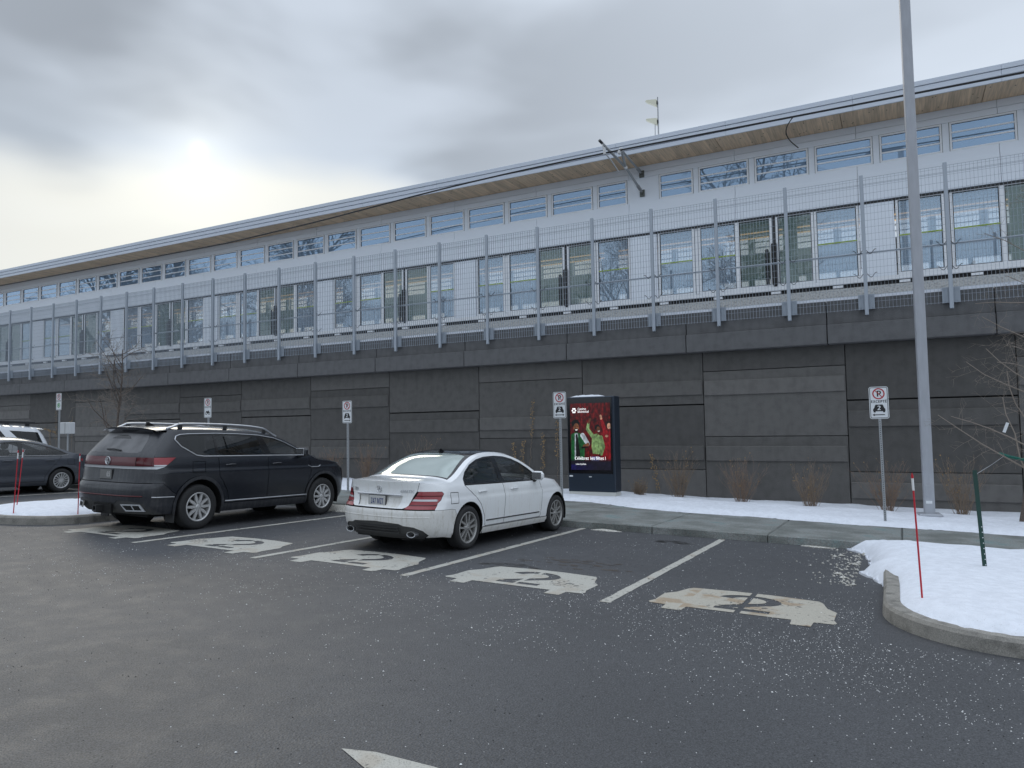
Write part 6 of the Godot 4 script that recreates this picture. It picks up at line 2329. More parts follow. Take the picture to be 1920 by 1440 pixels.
	for side_i in 2:
		var lamp := lamp_r if side_i == 0 else lamp_l
		var tl := holder("tail_lamp", c)
		for b: Array in bands:
			var cut := poly([-1.0, b[0], 1.0, b[0], 1.0, b[1], -1.0, b[1]])
			mb = MB.new()
			for q: PackedVector2Array in Geometry2D.intersect_polygons(Geometry2D.intersect_polygons(lamp, strip_rear(sh, 0.6, 0.9))[0], cut):
				patch(mb, q, [], sh.rear, Vector2(0.06, 0.04))
			for i in mb.v.size():
				if mb.n[i].z < 0.0:
					mb.n[i] = -mb.n[i]
			_rewind(mb)
			var mat_name: String = b[2]
			for q: PackedVector2Array in Geometry2D.intersect_polygons(Geometry2D.intersect_polygons(lamp_side, base)[0], poly([-1.0, b[0], 0.36 if mat_name == "lamp_clear" else 1.0, b[0], 0.36 if mat_name == "lamp_clear" else 1.0, b[1], -1.0, b[1]])):
				var m2 := MB.new()
				patch(m2, q, [], sh.side, Vector2(0.05, 0.04), side_i == 1)
				mb.v.append_array(m2.v); mb.n.append_array(m2.n)
			part(mb, "lens_band", M[mat_name], tl)
		if true:
			mb = MB.new()
			for q: PackedVector2Array in Geometry2D.intersect_polygons(lamp_side, poly([0.36, 0.735, 1.0, 0.735, 1.0, 0.762, 0.36, 0.762])):
				patch(mb, q, [], sh.side, Vector2(0.05, 0.04), side_i == 1)
			part(mb, "lens_band", M.lamp_red, tl)
	# boot deck, glass, roof, windscreen, bonnet
	top_panel(c, sh, "boot_deck", deck_poly(sh, 0.95, 0.70), [], M.white_paint)
	var rg := PackedVector2Array()
	for i in 13:
		var k := lerpf(0.86, -0.86, i / 12.0)
		rg.append(Vector2(0.72 + 0.03 * k * k, k))
	for i in 13:
		var k := lerpf(-0.80, 0.80, i / 12.0)
		rg.append(Vector2(1.44 - 0.05 * k * k, k))
	if Geometry2D.is_polygon_clockwise(rg):
		rg.reverse()
	var rgb := top_strip(sh, 0.68, 1.50, 0.90)
	var ws := poly([2.55, -0.86, 3.40, -0.90, 3.44, 0.0, 3.40, 0.90, 2.55, 0.86, 2.50, 0.0])
	for sg: float in [1.0, -1.0]:
		top_panel(c, sh, "rear_pillar", poly([0.70, 0.90 * sg, 1.50, 0.90 * sg, 1.50, sg, 0.70, sg]), [], M.white_paint)
	top_panel(c, sh, "rear_window_band", rgb, [rg], M.black_gloss, -0.001)
	top_panel(c, sh, "rear_window", rg, [], M.rear_glass, -0.003)
	var roof_in := poly([1.46, -0.90, 2.46, -0.90, 2.46, 0.90, 1.46, 0.90])
	top_panel(c, sh, "roof_rail", top_strip(sh, 1.50, 2.52), [roof_in], M.white_paint)
	top_panel(c, sh, "glass_roof", roof_in, [rgb], M.roof_glass, 0.0)
	top_panel(c, sh, "windscreen_frame", top_strip(sh, 2.46, 3.46), [ws], M.white_paint, -0.001)
	top_panel(c, sh, "windscreen", ws, [], M.car_glass, -0.004)
	top_panel(c, sh, "bonnet", nose_poly(sh, 0.72, 3.46), [], M.white_paint)
	mb = MB.new()
	patch(mb, poly([-0.8, 0.2, 0.8, 0.2, 0.8, 0.74, -0.8, 0.74]), [], sh.front, Vector2(0.1, 0.06))
	part(mb, "front_bumper", M.white_paint, c)
	# trims
	tube_on(sh, c, "door_strip", [1.52, 0.385, 3.16, 0.385], 0.010, M.black_plastic, 0.002)
	tube_on(sh, c, "belt_strip", [1.0, 0.938, 2.03, 0.936, 3.16, 0.936], 0.008, M.black_gloss, 0.003)
	handle(sh, c, 1.42, 0.825, M.white_paint)
	handle(sh, c, 2.34, 0.825, M.white_paint)
	mirror_parts(c, Vector3(sh.side(Vector2(3.04, 0.95)).x, 0.955, sh.L / 2 - 3.02), M.white_paint)
	# chrome handle bar over the plate
	mb = MB.new()
	mb.cbox(sh.rear(Vector2(0, 0.81)) + Vector3(0, 0, 0.008), Vector3(0.80, 0.028, 0.026), 0.008)
	part(mb, "boot_grip", M.satin_chrome, c)
	# plate
	var zp: float = sh.rear(Vector2(0, 0.72)).z
	mb = MB.new(); mb.cbox(Vector3(-0.02, 0.715, zp + 0.004), Vector3(0.325, 0.165, 0.016), 0.004); var fr2 := part(mb, "plate_frame", M.black_plastic, c)
	mb = MB.new(); mb.box(Vector3(-0.02, 0.718, zp + 0.0135), Vector3(0.30, 0.148, 0.004)); var pl := part(mb, "license_plate", M.plate_white, c)
	text("Z47 MZT", 0.098, "plate_number", M.plate_blue, pl, Transform3D(Basis().scaled(Vector3(0.60, 1.1, 1)), Vector3(-0.02, 0.715, zp + 0.0162)))
	# emblem: ring with a three pointed star
	var ze: float = sh.rear(Vector2(0, 0.885)).z + 0.006
	mb = MB.new()
	mb.lathe(Vector3(0, 0.885, ze), Vector3.BACK, PackedVector2Array([Vector2(0.044, 0.0), Vector2(0.046, 0.008), Vector2(0.041, 0.010), Vector2(0.038, 0.0)]), 28)
	for i in 3:
		mb.prism(poly([-0.007, 0.0, 0.007, 0.0, 0.0, 0.042]), 0.006, Transform3D(Basis(Vector3.BACK, TAU * i / 3.0), Vector3(0, 0.885, ze)))
	part(mb, "star_emblem", M.chrome, c)
	for e: Array in [["C 300", -0.50, 0.865, 0.062], ["4MATIC", 0.47, 0.865, 0.058]]:
		var p: Vector3 = sh.rear(Vector2(e[1], e[2]))
		var tn := atan2(p.z - sh.rear(Vector2(e[1] + 0.05, e[2])).z, 0.05)
		text(e[0], e[3], "badge", M.satin_chrome, c, Transform3D(Basis(Vector3.UP, tn), p + Vector3(0, 0, 0.007)))
	# exhaust tips
	for sx: float in [-0.56, 0.56]:
		var e: Vector3 = sh.rear(Vector2(sx, 0.30))
		var h := holder("exhaust_tip", c, Vector3(sx, 0.285, e.z))
		mb = MB.new()
		for i in 20:
			var a := TAU * i / 20.0; var b := TAU * (i + 1) / 20.0
			var f := func(t: float, k: float, z: float) -> Vector3: return Vector3(cos(t) * 0.075 * k, sin(t) * 0.042 * k, z)
			mb.quad(f.call(a, 1.0, -0.05), f.call(b, 1.0, -0.05), f.call(b, 1.0, 0.03), f.call(a, 1.0, 0.03))
			mb.quad(f.call(a, 1.0, 0.03), f.call(b, 1.0, 0.03), f.call(b, 0.84, 0.028), f.call(a, 0.84, 0.028))
			mb.quad(f.call(a, 0.84, 0.028), f.call(b, 0.84, 0.028), f.call(b, 0.80, -0.05), f.call(a, 0.80, -0.05))
		part(mb, "rim", M.satin_chrome, h)
		mb = MB.new(); mb.cyl(Vector3(0, 0, -0.04), Vector3(0, 0, -0.03), 0.04, 0.04, 12); part(mb, "pipe", M.exhaust_inside, h)
	# fin on the roof, papers behind the rear glass
	mb = MB.new()
	var pf: Vector3 = sh.top(Vector2(1.52, 0.0))
	mb.prism(poly([-0.09, 0.0, 0.07, 0.0, 0.055, 0.055, 0.03, 0.06]), 0.02, Transform3D(Basis(Vector3(0, 0, -1) * -1.0, Vector3.UP, Vector3.RIGHT), pf + Vector3(-0.01, -0.004, 0)))
	part(mb, "roof_fin", M.black_gloss, c)
	mb = MB.new()
	mb.box(Vector3(0, 0.93, sh.L / 2 - 0.92), Vector3(1.25, 0.02, 0.42))
	part(mb, "parcel_shelf", M.seat, c)
	mb = MB.new()
	mb.box(Vector3(0.12, 1.0, sh.L / 2 - 0.90), Vector3(0.42, 0.09, 0.02), Basis(Vector3.RIGHT, -0.5))
	part(mb, "paper_box", M.paper, c)
	cabin(c, sh.L, sh.W, 0.32, [1.35, 2.35], 0.93)
	underbody(c, sh, ax, r, arch, 0.16)
	backing(c, sh, sub.call(poly([-0.3, 0.2, 4.4, 0.2, 4.4, 0.93, -0.3, 0.93])), arches, 0.25, 0.90)
	for s: float in ax:
		for sg: float in [-1.0, 1.0]:
			wheel_at(c, Vector3(sg * 0.875, r, sh.L / 2 - s), r, 0.228, 0.225, "twin", sg)
	# front axle steered slightly, as parked

func grey_sedan() -> void:
	var sh := Shape.new({"L": 4.57, "W": 0.90, "Ar": 0.70, "nr": 2.5, "Af": 0.9, "nf": 2.4, "pw": 3.2,
		"sr": [[0.18, 0.22], [0.3, 0.08], [0.45, 0.01], [0.6, 0.0], [0.75, 0.04], [0.9, 0.03], [0.98, 0.0], [1.02, 0.0]],
		"sf": [[0.18, 0.14], [0.3, 0.03], [0.45, 0.0], [0.6, 0.04], [0.75, 0.16], [0.9, 0.4]],
		"ins": [[0.18, 0.09], [0.26, 0.04], [0.34, 0.02], [0.45, 0.022], [0.55, 0.008], [0.68, 0.0], [0.76, 0.002], [0.79, 0.016], [0.86, 0.022], [0.94, 0.05], [1.0, 0.075], [1.1, 0.125], [1.2, 0.18], [1.32, 0.25], [1.42, 0.32]],
		"ye": [[0.0, 0.93], [0.12, 0.945], [0.3, 0.965], [0.5, 0.995], [0.75, 1.055], [1.0, 1.14], [1.25, 1.225], [1.5, 1.295], [1.75, 1.345], [2.05, 1.365], [2.35, 1.35], [2.6, 1.30], [2.85, 1.20], [3.1, 1.07], [3.3, 0.955], [3.45, 0.91], [3.8, 0.88], [4.2, 0.80], [4.57, 0.64]],
		"yc": [[0.0, 0.99], [0.1, 1.0], [0.35, 1.02], [0.5, 1.045], [0.75, 1.12], [1.0, 1.215], [1.25, 1.305], [1.5, 1.37], [1.8, 1.42], [2.1, 1.435], [2.4, 1.42], [2.65, 1.365], [2.9, 1.265], [3.2, 1.11], [3.45, 0.98], [3.6, 0.96], [4.0, 0.91], [4.3, 0.83], [4.57, 0.66]]})
	var c := thing("grey_sedan", Vector3.ZERO, "dark grey sedan with multi spoke wheels backed in behind the snowy island", "car")
	place_car(c, -20.52, -10.24, PI)
	var r := 0.315
	var ax := [0.98, 3.68]
	var arch := 0.365
	var arches := [circle(Vector2(ax[0], r + 0.005), arch), circle(Vector2(ax[1], r + 0.005), arch)]
	var base := sh.outline(PackedVector2Array([Vector2(0.5, 0.235), Vector2(0.66, 0.21), Vector2(0.8, 0.20), Vector2(3.5, 0.20), Vector2(4.1, 0.2)]), 0.945, 0.70)
	var win_rear := poly([0.86, 1.005, 0.98, 1.07, 1.20, 1.15, 1.45, 1.222, 1.70, 1.275, 1.93, 1.30, 1.965, 0.985])
	var divider := poly([1.19, 0.9, 1.22, 0.9, 1.19, 1.3, 1.16, 1.3])
	var win_front := poly([2.07, 0.98, 2.03, 1.305, 2.30, 1.29, 2.55, 1.24, 2.78, 1.15, 2.98, 1.05, 3.10, 0.975])
	var dlo := poly([0.80, 0.985, 0.97, 1.085, 1.20, 1.175, 1.45, 1.248, 1.70, 1.30, 2.0, 1.33, 2.32, 1.315, 2.58, 1.262, 2.82, 1.17, 3.03, 1.06, 3.20, 0.955, 3.1, 0.95, 2.0, 0.96, 1.0, 0.968])
	var door_r := poly([0.99, 0.962, 2.02, 0.952, 2.05, 0.70, 2.025, 0.30, 1.43, 0.30, 1.40, 0.46, 1.27, 0.66, 1.12, 0.80])
	var door_f := poly([2.02, 0.952, 3.15, 0.945, 3.21, 0.75, 3.2, 0.45, 3.16, 0.30, 2.025, 0.30, 2.05, 0.70])
	var fuel := poly([0.66, 0.72, 0.84, 0.72, 0.85, 0.87, 0.67, 0.875])
	var bump_side := poly([-0.2, 0.1, 0.7, 0.1, 0.62, 0.42, 0.5, 0.60, -0.2, 0.62])
	var lamp_side := poly([-0.1, 0.72, 0.25, 0.72, 0.40, 0.80, 0.57, 0.862, 0.25, 0.90, -0.1, 0.90])
	var gap := 0.0045
	side_panel(c, sh, "body_side", base, arches + [dlo, grown(door_r, gap), grown(door_f, gap), grown(fuel, gap), grown(bump_side, gap), grown(lamp_side, gap)], M.grey_paint)
	side_panel(c, sh, "rear_door", grown(door_r, -gap), arches, M.grey_paint)
	side_panel(c, sh, "front_door", grown(door_f, -gap), arches, M.grey_paint)
	side_panel(c, sh, "fuel_flap", grown(fuel, -gap), [], M.grey_paint)
	var sub := func(inc: PackedVector2Array) -> PackedVector2Array:
		return Geometry2D.intersect_polygons(base, inc)[0]
	side_panel(c, sh, "window_surround", dlo, [win_rear, win_front], M.black_plastic, -0.002)
	side_panel(c, sh, "rear_side_window", win_rear, [divider], M.car_glass, -0.008)
	side_panel(c, sh, "front_side_window", win_front, [], M.car_glass, -0.008)
	side_panel(c, sh, "window_divider", Geometry2D.intersect_polygons(win_rear, divider)[0], [], M.black_gloss, -0.004)
	side_panel(c, sh, "rear_bumper_corner", sub.call(bump_side), arches, M.grey_paint)
	side_panel(c, sh, "tail_lamp", sub.call(lamp_side), [], M.lamp_red)
	rear_panel(c, sh, "rear_face", rear_outline(sh, 0.235, 0.95), [], M.grey_paint)
	tube_on(sh, c, "belt_strip", [0.82, 0.982, 1.0, 0.972, 2.0, 0.966, 3.1, 0.955], 0.007, M.satin_chrome, 0.004)
	top_panel(c, sh, "boot_deck", deck_poly(sh, 0.96, 0.48), [], M.grey_paint)
	var rg := poly([0.52, -0.84, 0.50, 0.0, 0.52, 0.84, 1.36, 0.80, 1.42, 0.0, 1.36, -0.80])
	top_panel(c, sh, "rear_pillars", top_strip(sh, 0.48, 1.50), [rg], M.grey_paint)
	top_panel(c, sh, "rear_window", rg, [], M.rear_glass, -0.003)
	top_panel(c, sh, "roof", top_strip(sh, 1.50, 2.50), [], M.grey_paint)
	var ws := poly([2.58, -0.86, 3.38, -0.90, 3.42, 0.0, 3.38, 0.90, 2.58, 0.86, 2.52, 0.0])
	top_panel(c, sh, "windscreen_frame", top_strip(sh, 2.50, 3.46), [ws], M.grey_paint)
	top_panel(c, sh, "windscreen", ws, [], M.car_glass, -0.003)
	top_panel(c, sh, "bonnet", nose_poly(sh, 0.70, 3.46), [], M.grey_paint)
	handle(sh, c, 1.30, 0.845, M.grey_paint)
	handle(sh, c, 2.32, 0.845, M.grey_paint)
	mirror_parts(c, Vector3(sh.side(Vector2(2.98, 0.97)).x, 0.975, sh.L / 2 - 2.95), M.grey_paint)
	cabin(c, sh.L, sh.W, 0.32, [1.35, 2.35], 0.95)
	underbody(c, sh, ax, r, arch, 0.16)
	backing(c, sh, sub.call(poly([-0.3, 0.2, 4.4, 0.2, 4.4, 0.94, -0.3, 0.94])), arches, 0.25, 0.9)
	for s: float in ax:
		for sg: float in [-1.0, 1.0]:
			wheel_at(c, Vector3(sg * 0.885, r, sh.L / 2 - s), r, 0.205, 0.21, "multi", sg)

func boxy_shape(L: float, W: float, k: float) -> Dictionary:
	return {"L": L, "W": W, "Ar": 0.50, "nr": 3.3, "Af": 0.8, "nf": 2.6, "pw": 4.8,
		"sr": [[0.22, 0.26], [0.32, 0.12], [0.42, 0.045], [0.55, 0.012], [0.68, 0.0], [0.76, 0.012], [0.81, 0.05], [0.9, 0.065], [1.05, 0.075], [1.12, 0.07], [1.22, 0.085], [1.30, 0.13], [1.4, 0.205], [1.55, 0.33], [1.66, 0.42], [1.76, 0.50]],
		"sf": [[0.22, 0.16], [0.4, 0.03], [0.6, 0.0], [0.8, 0.01], [0.95, 0.06], [1.1, 0.25], [1.2, 0.5]],
		"ins": [[0.22, 0.10], [0.30, 0.05], [0.40, 0.022], [0.5, 0.018], [0.65, 0.006], [0.8, 0.0], [0.98, 0.0], [1.01, 0.012], [1.10, 0.02], [1.19, 0.04], [1.26, 0.065], [1.4, 0.115], [1.55, 0.175], [1.66, 0.225], [1.76, 0.29]],
		"ye": [[0.36, 1.635], [0.5, 1.655], [0.8, 1.672], [1.3, 1.682], [1.9, 1.678], [2.4, 1.655], [2.8, 1.60], [3.1, 1.51], [3.35, 1.395], [3.6, 1.27], [3.78, 1.18], [3.92, 1.13], [4.2, 1.10], [4.6, 1.04], [4.9, 0.95], [5.08, 0.85]],
		"yc": [[0.36, 1.69], [0.5, 1.715], [0.8, 1.738], [1.3, 1.752], [1.9, 1.75], [2.4, 1.73], [2.7, 1.69], [2.95, 1.615], [3.2, 1.51], [3.5, 1.365], [3.8, 1.225], [3.95, 1.175], [4.2, 1.155], [4.6, 1.10], [4.9, 1.0], [5.08, 0.88]]}

func dark_suv() -> void:
	var sh := Shape.new(boxy_shape(5.08, 0.99, 1.0))
	var c := thing("dark_suv", Vector3.ZERO, "large dusty black SUV with silver roof rails parked nose to the wall", "car")
	place_car(c, -11.53, -9.97, -0.008)
	var r := 0.378
	var ax := [1.09, 4.07]
	var arch := 0.455
	var cs := [Vector2(ax[0], r + 0.01), Vector2(ax[1], r + 0.01)]
	var arches := [circle(cs[0], arch), circle(cs[1], arch)]
	var flares := [circle(cs[0], arch + 0.055), circle(cs[1], arch + 0.055)]
	var base := sh.outline(PackedVector2Array([Vector2(0.55, 0.30), Vector2(0.8, 0.27), Vector2(4.2, 0.27), Vector2(4.6, 0.28)]), 1.64, 0.93)
	var win_q := poly([0.72, 1.50, 0.745, 1.535, 0.80, 1.56, 0.95, 1.575, 1.44, 1.592, 1.44, 1.255, 1.18, 1.255, 1.05, 1.275, 0.80, 1.41])
	var win_r := poly([1.485, 1.592, 2.42, 1.572, 2.54, 1.25, 1.485, 1.253])
	var win_f := poly([2.56, 1.565, 2.80, 1.53, 3.05, 1.455, 3.30, 1.345, 3.52, 1.245, 2.69, 1.248])
	var dlo := poly([0.665, 1.505, 0.70, 1.565, 0.78, 1.592, 0.95, 1.605, 1.5, 1.622, 2.0, 1.618, 2.45, 1.602, 2.82, 1.555, 3.08, 1.475, 3.34, 1.36, 3.62, 1.232, 3.60, 1.222, 2.6, 1.226, 1.5, 1.226, 1.16, 1.228, 1.03, 1.246, 0.76, 1.395])
	var door_r := poly([1.47, 1.222, 2.60, 1.222, 2.58, 0.42, 1.72, 0.42, 1.66, 0.62, 1.55, 0.80, 1.47, 0.90])
	var door_f := poly([2.60, 1.222, 3.66, 1.215, 3.70, 0.9, 3.60, 0.60, 3.55, 0.42, 2.58, 0.42])
	var fuel := poly([0.93, 0.96, 1.18, 0.96, 1.19, 1.14, 0.94, 1.14])
	var bump_side := poly([-0.2, 0.1, 0.66, 0.1, 0.66, 0.60, 0.55, 0.66, 0.38, 0.80, -0.2, 0.80])
	var lamp_side := poly([-0.2, 1.075, 0.42, 1.075, 0.62, 1.215, -0.2, 1.215])
	var chrome_side := poly([-0.2, 1.03, 0.30, 1.03, 0.42, 1.07, -0.2, 1.07])
	var low := poly([-0.2, 0.1, 0.75, 0.1, 0.75, 0.545, -0.2, 0.545])
	var sill := poly([1.4, 0.1, 3.8, 0.1, 3.8, 0.405, 1.4, 0.405])
	var gap := 0.005
	var sub := func(inc: PackedVector2Array) -> PackedVector2Array:
		return Geometry2D.intersect_polygons(base, inc)[0]
	side_panel(c, sh, "body_side", base, flares + [dlo, grown(door_r, gap), grown(door_f, gap), grown(fuel, gap), grown(bump_side, gap), grown(lamp_side, gap), grown(chrome_side, 0.002), sill], M.dark_film)
	side_panel(c, sh, "rear_door", grown(door_r, -gap), flares, M.dark_film)
	side_panel(c, sh, "front_door", grown(door_f, -gap), flares, M.dark_film)
	side_panel(c, sh, "fuel_flap", grown(fuel, -gap), [], M.dark_paint)
	side_panel(c, sh, "sill_cladding", sub.call(sill), arches, M.dark_dirty, 0.008)
	side_panel(c, sh, "rear_bumper_corner", sub.call(bump_side), flares, M.dark_dirty)
	for k in 2:
		# wheel arch cladding as a ring
		var ring := []
		var q: PackedVector2Array = Geometry2D.intersect_polygons(base, flares[k])[0]
		side_panel(c, sh, "arch_cladding", q, [arches[k]], M.dark_dirty, 0.014, Vector2(0.05, 0.05))
	side_panel(c, sh, "window_surround", dlo, [win_q, win_r, win_f], M.black_gloss, -0.002)
	side_panel(c, sh, "quarter_window", win_q, [], M.tinted_glass, -0.006)
	var div := poly([1.70, 1.2, 1.725, 1.2, 1.665, 1.7, 1.64, 1.7])
	side_panel(c, sh, "rear_side_window", win_r, [div], M.tinted_glass, -0.006)
	side_panel(c, sh, "front_side_window", win_f, [], M.car_glass, -0.006)
	# chrome line round the glass
	var line := []
	for p in dlo:
		line.append(p.x); line.append(p.y)
	tube_on(sh, c, "chrome_surround", line, 0.011, M.satin_chrome, 0.003, true)
	tube_on(sh, c, "sill_strip", [1.62, 0.44, 3.60, 0.44], 0.016, M.satin_chrome, 0.006)
	tube_on(sh, c, "fender_trim", [3.62, 1.02, 3.70, 0.985, 3.90, 0.985, 3.96, 1.015], 0.008, M.satin_chrome, 0.004)
	tube_on(sh, c, "corner_reflector_strip", [0.22, 0.585, 0.60, 0.575], 0.010, M.satin_chrome, 0.004)
	# rear face
	var yt := 1.63
	var glass_r := sym([0.0, 1.285, 0.60, 1.285, 0.655, 1.31, 0.60, 1.50, 0.54, 1.585, 0.0, 1.60])
	var bump := strip_rear(sh, 0.30, 0.80)
	var diff := sym([0.0, 0.24, 0.80, 0.24, 0.86, 0.33, 0.84, 0.48, 0.62, 0.52, 0.36, 0.52, 0.28, 0.47, 0.0, 0.47])
	rear_panel(c, sh, "rear_bumper", bump, [grown(diff, 0.003)], M.dark_dirty)
	rear_panel(c, sh, "diffuser", Geometry2D.intersect_polygons(diff, bump)[0], [], M.grey_plastic, -0.008)
	var bar := poly([-1, 1.075, 1, 1.075, 1, 1.215, -1, 1.215])
	var chr := poly([-1, 1.03, 1, 1.03, 1, 1.07, -1, 1.07])
	rear_panel(c, sh, "tailgate", strip_rear(sh, 0.812, 1.62), [glass_r, bar, chr], M.dark_dirty)
	var strip := strip_rear(sh, 0.9, 1.62)
	var bars: PackedVector2Array = Geometry2D.intersect_polygons(strip, bar)[0]
	rear_panel(c, sh, "light_bar", Geometry2D.intersect_polygons(bars, poly([-0.64, 1.0, 0.64, 1.0, 0.64, 1.3, -0.64, 1.3]))[0], [], M.lamp_red_dusty, 0.002)
	for sg: float in [1.0, -1.0]:
		var tl := holder("tail_lamp", c)
		var mb := MB.new()
		patch(mb, Geometry2D.intersect_polygons(bars, poly([0.65 * sg, 1.0, 1.1 * sg, 1.0, 1.1 * sg, 1.3, 0.65 * sg, 1.3]))[0], [], sh.rear, Vector2(0.05, 0.04))
		for i in mb.v.size():
			if mb.n[i].z < 0.0:
				mb.n[i] = -mb.n[i]
		_rewind(mb)
		part(mb, "inner_lens", M.lamp_red_dark, tl)
		mb = MB.new()
		patch(mb, sub.call(lamp_side), [poly([-0.3, 1.07, 0.8, 1.07, 0.8, 1.098, -0.3, 1.098])], sh.side, Vector2(0.05, 0.04), sg < 0)
		part(mb, "side_lens", M.lamp_red, tl)
		mb = MB.new()
		patch(mb, Geometry2D.intersect_polygons(sub.call(lamp_side), poly([-0.3, 1.07, 0.8, 1.07, 0.8, 1.098, -0.3, 1.098]))[0], [], sh.side, Vector2(0.05, 0.04), sg < 0)
		part(mb, "lower_lens", M.lamp_clear, tl)
	rear_panel(c, sh, "chrome_bar", Geometry2D.intersect_polygons(strip, chr)[0], [], M.satin_chrome, 0.006)
	side_panel(c, sh, "chrome_bar_end", sub.call(chrome_side), [], M.satin_chrome, 0.006)
	rear_panel(c, sh, "rear_window", glass_r, [], M.dusty_glass, 0.001)
	# the wiped fan in the dusty glass and the wiper
	var fan := PackedVector2Array([])
	for i in 13:
		var a := lerpf(0.12 * PI, 0.88 * PI, i / 12.0)
		fan.append(Vector2(-0.02 + cos(a) * 0.27, 1.475 + sin(a) * 0.10))
	if Geometry2D.is_polygon_clockwise(fan):
		fan.reverse()
	rear_panel(c, sh, "wiped_area", fan, [], M.roof_glass, 0.003)
	var mb := MB.new()
	var w0: Vector3 = sh.rear(Vector2(-0.13, 1.335)); var w1: Vector3 = sh.rear(Vector2(0.24, 1.322))
	mb.tube(PackedVector3Array([w0 + Vector3(0, 0, 0.03), w0.lerp(w1, 0.5) + Vector3(0, 0.012, 0.03), w1 + Vector3(0, 0, 0.025)]), 0.013, 5)
	part(mb, "rear_wiper", M.black_plastic, c)
	# roof spoiler over the glass
	mb = MB.new()
	for i in 16:
		var u0 := lerpf(-0.70, 0.70, i / 16.0); var u1 := lerpf(-0.70, 0.70, (i + 1) / 16.0)
		var sp := func(u: float, k: int) -> Vector3:
			var q := u / 0.76
			var f: Vector3 = sh.top(Vector2(0.62, q * 0.97)) + Vector3(0, 0.003, 0)
			var b: Vector3 = sh.rear(Vector2(f.x * 0.98, 1.63))
			var e := 0.045 * (1.0 - pow(absf(q), 4))
			return [f, Vector3(f.x, 1.655 + e, b.z + 0.09), Vector3(f.x, 1.625 + e, b.z + 0.085), sh.rear(Vector2(f.x * 0.97, 1.60))][k]
		for k in 3:
			mb.quad(sp.call(u0, k), sp.call(u1, k), sp.call(u1, k + 1), sp.call(u0, k + 1))
	part(mb, "roof_spoiler", M.dark_paint, c)
	# plate, emblem, lower bits
	var zp: float = sh.rear(Vector2(0, 0.93)).z
	mb = MB.new(); mb.cbox(Vector3(-0.02, 0.93, zp + 0.006), Vector3(0.325, 0.165, 0.016), 0.004); part(mb, "plate_frame", M.black_plastic, c)
	mb = MB.new(); mb.box(Vector3(-0.02, 0.932, zp + 0.0155), Vector3(0.30, 0.148, 0.004)); var pl := part(mb, "license_plate", M.plate_grey, c)
	text("65", 0.098, "plate_number", M.plate_white, pl, Transform3D(Basis().scaled(Vector3(0.9, 1.15, 1)), Vector3(0.05, 0.93, zp + 0.0182)))
	var ze: float = sh.rear(Vector2(0, 1.15)).z + 0.006
	mb = MB.new()
	mb.lathe(Vector3(0, 1.15, ze), Vector3.BACK, PackedVector2Array([Vector2(0.066, 0.0), Vector2(0.067, 0.010), Vector2(0.058, 0.012), Vector2(0.055, 0.0)]), 28)
	for q: Array in [[-0.026, 0.05, -0.009, 0.012], [0.026, 0.05, 0.009, 0.012], [-0.009, 0.012, 0.0, 0.035], [0.009, 0.012, 0.0, 0.035], [-0.046, 0.03, -0.022, -0.045], [0.046, 0.03, 0.022, -0.045], [-0.022, -0.045, 0.0, 0.002], [0.022, -0.045, 0.0, 0.002]]:
		mb.cyl(Vector3(q[0], 1.15 + q[1], ze + 0.006), Vector3(q[2], 1.15 + q[3], ze + 0.006), 0.006, 0.006, 5)
	part(mb, "round_emblem", M.satin_chrome, c)
	mb = MB.new()
	var rf := PackedVector3Array()
	for i in 21:
		rf.append(sh.rear(Vector2(lerpf(-0.84, 0.84, i / 20.0), 0.60)) + Vector3(0, 0, 0.002))
	mb.tube(rf, 0.012, 5)
	part(mb, "red_reflector", M.lamp_red_dark, c)
	for sx: float in [-0.66, 0.66]:
		var e: Vector3 = sh.rear(Vector2(sx, 0.42))
		var h := holder("exhaust_trim", c, Vector3(sx, 0.415, e.z + 0.004))
		h.rotation.y = signf(sx) * 0.42
		var sg := signf(sx)
		var o := poly([-0.20 * sg, 0.055, 0.13 * sg, 0.055, 0.23 * sg, -0.055, -0.10 * sg, -0.055])
		mb = MB.new(); mb.prism(o, 0.02); part(mb, "frame", M.satin_chrome, h)
		mb = MB.new()
		mb.sheet(poly([-0.165 * sg, 0.035, -0.02 * sg, 0.035, 0.03 * sg, -0.035, -0.085 * sg, -0.035]), Transform3D(Basis(), Vector3(0, 0, 0.0225)))
		mb.sheet(poly([0.0 * sg, 0.035, 0.11 * sg, 0.035, 0.165 * sg, -0.035, 0.05 * sg, -0.035]), Transform3D(Basis(), Vector3(0, 0, 0.0225)))
		part(mb, "opening", M.inner_black, h)
	mb = MB.new()
	mb.box(Vector3(0, 0.38, sh.L / 2 - 0.03), Vector3(0.46, 0.16, 0.04)); part(mb, "hitch_recess", M.inner_black, c)
	mb = MB.new()
	for q: Array in [[0, 0.04, 0.10, 0.02], [0, -0.04, 0.10, 0.02], [0.04, 0, 0.02, 0.06], [-0.04, 0, 0.02, 0.06]]:
		mb.box(Vector3(-0.04 + q[0], 0.385 + q[1], sh.L / 2 + 0.03), Vector3(q[2], q[3], 0.14))
	part(mb, "tow_hitch", M.black_plastic, c)
	# top
	top_panel(c, sh, "roof", top_strip(sh, 0.40, 2.72), [poly([1.0, -0.55, 2.6, -0.55, 2.6, 0.55, 1.0, 0.55])], M.dark_paint)
	top_panel(c, sh, "glass_roof", poly([1.0, -0.55, 2.6, -0.55, 2.6, 0.55, 1.0, 0.55]), [], M.roof_glass, 0.001)
	var ws := poly([2.74, -0.88, 3.74, -0.92, 3.82, 0.0, 3.74, 0.92, 2.74, 0.88, 2.68, 0.0])
	top_panel(c, sh, "windscreen_frame", top_strip(sh, 2.72, 3.86), [ws], M.dark_paint)
	top_panel(c, sh, "windscreen", ws, [], M.car_glass, -0.003)
